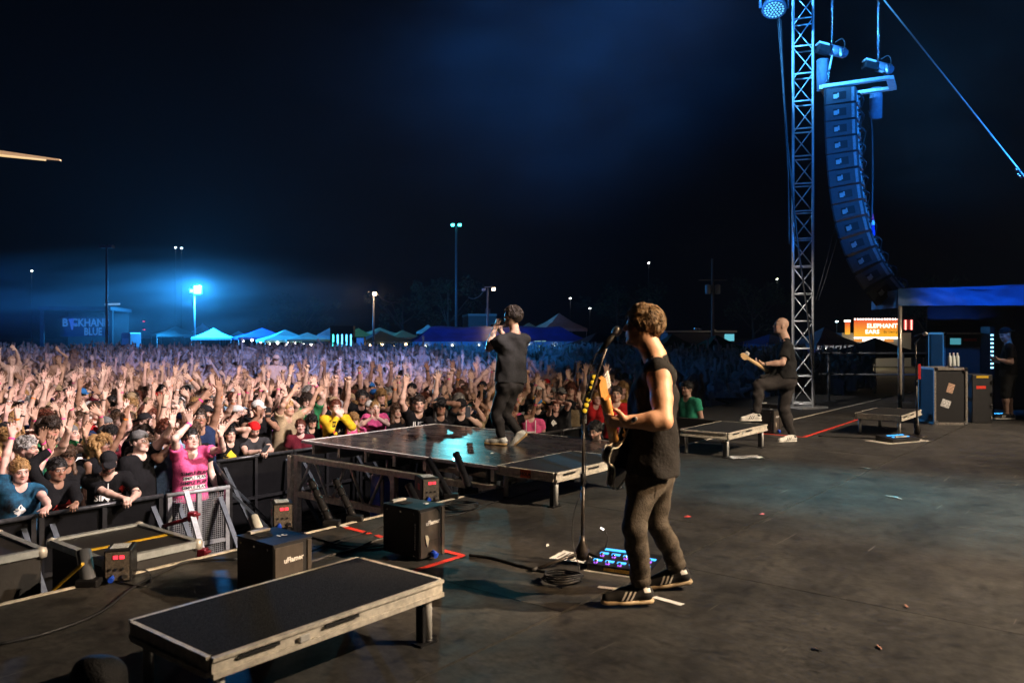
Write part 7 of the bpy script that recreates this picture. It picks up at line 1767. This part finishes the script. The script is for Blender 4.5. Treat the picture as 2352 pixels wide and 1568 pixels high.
# brick building
bk = thing('brick_building', P(1108, HOR, 130), R(8), 'low brick building with a pale roof edge left of the singer', 'building'); bk.location.z = GZ; k_ = 130 / FPX
zz = lambda py: CAMH - (py - HOR) * k_ - GZ
BR = bpy.data.materials.new('red_brick_wall'); BR.use_nodes = True; t = BR.node_tree; bt = t.nodes.new('ShaderNodeTexBrick'); bt.inputs['Scale'].default_value = 3; bt.inputs['Color1'].default_value = (.22, .06, .045, 1); bt.inputs['Color2'].default_value = (.16, .05, .04, 1); bt.inputs['Mortar'].default_value = (.12, .1, .09, 1)
tc = t.nodes.new('ShaderNodeTexCoord'); t.links.new(tc.outputs['Object'], bt.inputs[0]); t.links.new(bt.outputs[0], t.nodes['Principled BSDF'].inputs[0])
MB().box((0, 6, zz(724) / 2), (64 * k_, 12, zz(724))).build('wall', BR, bk); MB().box((0, 6, zz(723)), (66 * k_, 12.4, .35)).build('roof_edge', mat('pale_coping', (.4, .34, .3), .7), bk); MB().box((22 * k_, 6, zz(716)), (.8, .8, 1.4)).build('chimney', BR, bk)
for dx in (-20, 0, 20): w0 = MB().box((dx * k_, -.03, 1.8), (1.6, .1, 1.4)).build('window', mat('dark_window_glass', (.02, .025, .03), .1), bk)
# ---------------------------------------------------------------- trees, dark behind the field
LEAF = mat('night_foliage', (.018, .036, .012), .8, 0, .4, .6); BARK = mat('dark_bark', (.05, .04, .03), .9)
def tree(px, D, H, W, label, seed, n=1500):
    rg = random.Random(seed); b = P(px, HOR, D); e = thing('tree', (b.x, b.y, GZ), 0, label, 'tree', 'dark trees beyond the field')
    MB().tube([(0, 0, 0), (.1, 0, H * .25), (-.1, .1, H * .5), (.1, 0, H * .8)], [H * .03, H * .024, H * .016, H * .005], 8).build('trunk', BARK, e)
    mb = MB(); cl = [(Vector((rg.uniform(-1, 1) * W, rg.uniform(-1, 1) * W * .8, H * rg.uniform(.35, .95))), rg.uniform(.16, .34) * W) for _ in range(16)]
    for i in range(6):
        c = cl[i][0]; mb2 = MB(); mb2.tube([(0, 0, H * rg.uniform(.2, .5)), c * .6 + Vector((0, 0, H * .15)), c], [H * .010, H * .007, H * .003], 6); mb2.build('limb', BARK, e)
    for i in range(n):
        c, r = rg.choice(cl); d = Vector((rg.gauss(0, 1), rg.gauss(0, 1), rg.gauss(0, 1))).normalized() * r * rg.random() ** .4; p = c + d; s = rg.uniform(.14, .3)
        a = Vector((rg.gauss(0, 1), rg.gauss(0, 1), rg.gauss(0, 1))).normalized(); q = a.cross(Vector((rg.gauss(0, 1), rg.gauss(0, 1), rg.gauss(0, 1)))).normalized()
        mb.add([p + a * s, p + q * s * .5, p - a * s, p - q * s * .5], [(0, 1, 2, 3)])
    mb.build('crown', LEAF, e); return e
for i, (px, D, H, W, lb_) in enumerate(((1030, 128, 11.5, 5.0, 'dark tree below the twin-lamp pole'), (925, 140, 10, 5.5, 'dark tree left of the twin-lamp pole'), (1420, 135, 12, 6.5, 'dark tree behind the guitarist head'), (1730, 130, 11, 6, 'dark tree left of the truss tower'), (2130, 110, 10, 6, 'dark tree behind the blue canopy'), (700, 150, 9, 6, 'dark tree behind the cyan tents'))): tree(px, D, H, W, lb_, i)
# ---------------------------------------------------------------- light from the visible lamps, and beams added for smoke and singer
def lamp_point(name, loc, e, col, r=.3):
    d = bpy.data.lights.new(name, 'POINT'); d.energy = e; d.color = col; d.shadow_soft_size = r; o = bpy.data.objects.new(name, d); COL.objects.link(o); o.location = loc; return o
lamp_point('cyan_flood_light', P(455, 658, 89.2), 38000, (.03, .36, 1.0))
spot('twin_lamp_light', P(1048, 512, 119), S(7.6, 7.2, .2), 7000, (.2, .9, 1.0), 9, .9, .5)
spot('low_smoke_light', P(-420, 560, 60), P(60, 720, 78), 26000, (.01, .16, 1.0), 50, .9, .3)  # unseen lamp off the left border, there to light the low smoke
spot('added_rim_light', P(462, 656, 89), P(1168, 860, 10.1), 600000, (.10, .62, 1.0), .95, .5, .2)  # narrow beam added at the flood pole for the singer's cyan rim
lamp_point('warm_pole_light', P(861, 666, 79), 500, (1.0, .62, .32)); lamp_point('warm_pole_light', P(1134, 655, 74), 160, (1.0, .62, .32))
lamp_point('stall_light', P(2010, 790, 64), 300, (1.0, .75, .45), .6)
# ---------------------------------------------------------------- air
hz = MB(); hz.box((0, 150, 19), (520, 420, 41.5))
o = hz.build('haze', None); o['kind'] = 'stuff'; o['label'] = 'thin smoky air over the stage and the field'
m = bpy.data.materials.new('stage_haze'); m.use_nodes = True; t = m.node_tree; t.nodes.remove(t.nodes['Principled BSDF']); v = t.nodes.new('ShaderNodeVolumePrincipled')
v.inputs['Color'].default_value = (.8, .85, .9, 1); v.inputs['Density'].default_value = .00022; v.inputs['Anisotropy'].default_value = .2
t.links.new(v.outputs[0], t.nodes['Material Output'].inputs['Volume']); o.data.materials.append(m)

def smoke(name, c, r, dens, scale, label, thr=.46):
    mb = MB(); prof = [(max(.001, math.sin(math.pi * i / 12)), -math.cos(math.pi * i / 12)) for i in range(13)]; mb.lathe(prof, (0, 0, 0), 24)
    o = mb.build(name, None); o.location = c; o.scale = r; o['kind'] = 'stuff'; o['label'] = label
    m = bpy.data.materials.new(name + '_volume'); m.use_nodes = True; t = m.node_tree; t.nodes.remove(t.nodes['Principled BSDF']); v = t.nodes.new('ShaderNodeVolumePrincipled'); v.inputs['Color'].default_value = (.85, .9, .95, 1)
    tc = t.nodes.new('ShaderNodeTexCoord'); ln = t.nodes.new('ShaderNodeVectorMath'); ln.operation = 'LENGTH'; t.links.new(tc.outputs['Object'], ln.inputs[0])
    mr = t.nodes.new('ShaderNodeMapRange'); mr.inputs[1].default_value = .95; mr.inputs[2].default_value = .35; t.links.new(ln.outputs['Value'], mr.inputs[0])
    n = t.nodes.new('ShaderNodeTexNoise'); n.inputs['Scale'].default_value = scale; n.inputs['Detail'].default_value = 3; n.inputs['Distortion'].default_value = .4; t.links.new(tc.outputs['Object'], n.inputs['Vector'])
    m2 = t.nodes.new('ShaderNodeMapRange'); m2.inputs[1].default_value = thr - .12; m2.inputs[2].default_value = thr + .22; m2.inputs[3].default_value = 0; m2.inputs[4].default_value = dens; t.links.new(n.outputs[0], m2.inputs[0])
    mu = t.nodes.new('ShaderNodeMath'); mu.operation = 'MULTIPLY'; t.links.new(mr.outputs[0], mu.inputs[0]); t.links.new(m2.outputs[0], mu.inputs[1]); t.links.new(mu.outputs[0], v.inputs['Density']); t.links.new(v.outputs[0], t.nodes['Material Output'].inputs['Volume'])
    o.data.materials.append(m); return o
smoke('smoke', P(1300, 120, 34), (15, 9, 8), .013, 2.4, 'blue-lit smoke drifting high over the crowd')
smoke('smoke', P(330, 690, 78), (26, 14, 5.6), .017, 2.0, 'blue smoke hanging low around the flood pole')
smoke('smoke', P(2180, 200, 30), (9, 7, 6), .010, 2.2, 'faint smoke drifting behind the loudspeaker column')
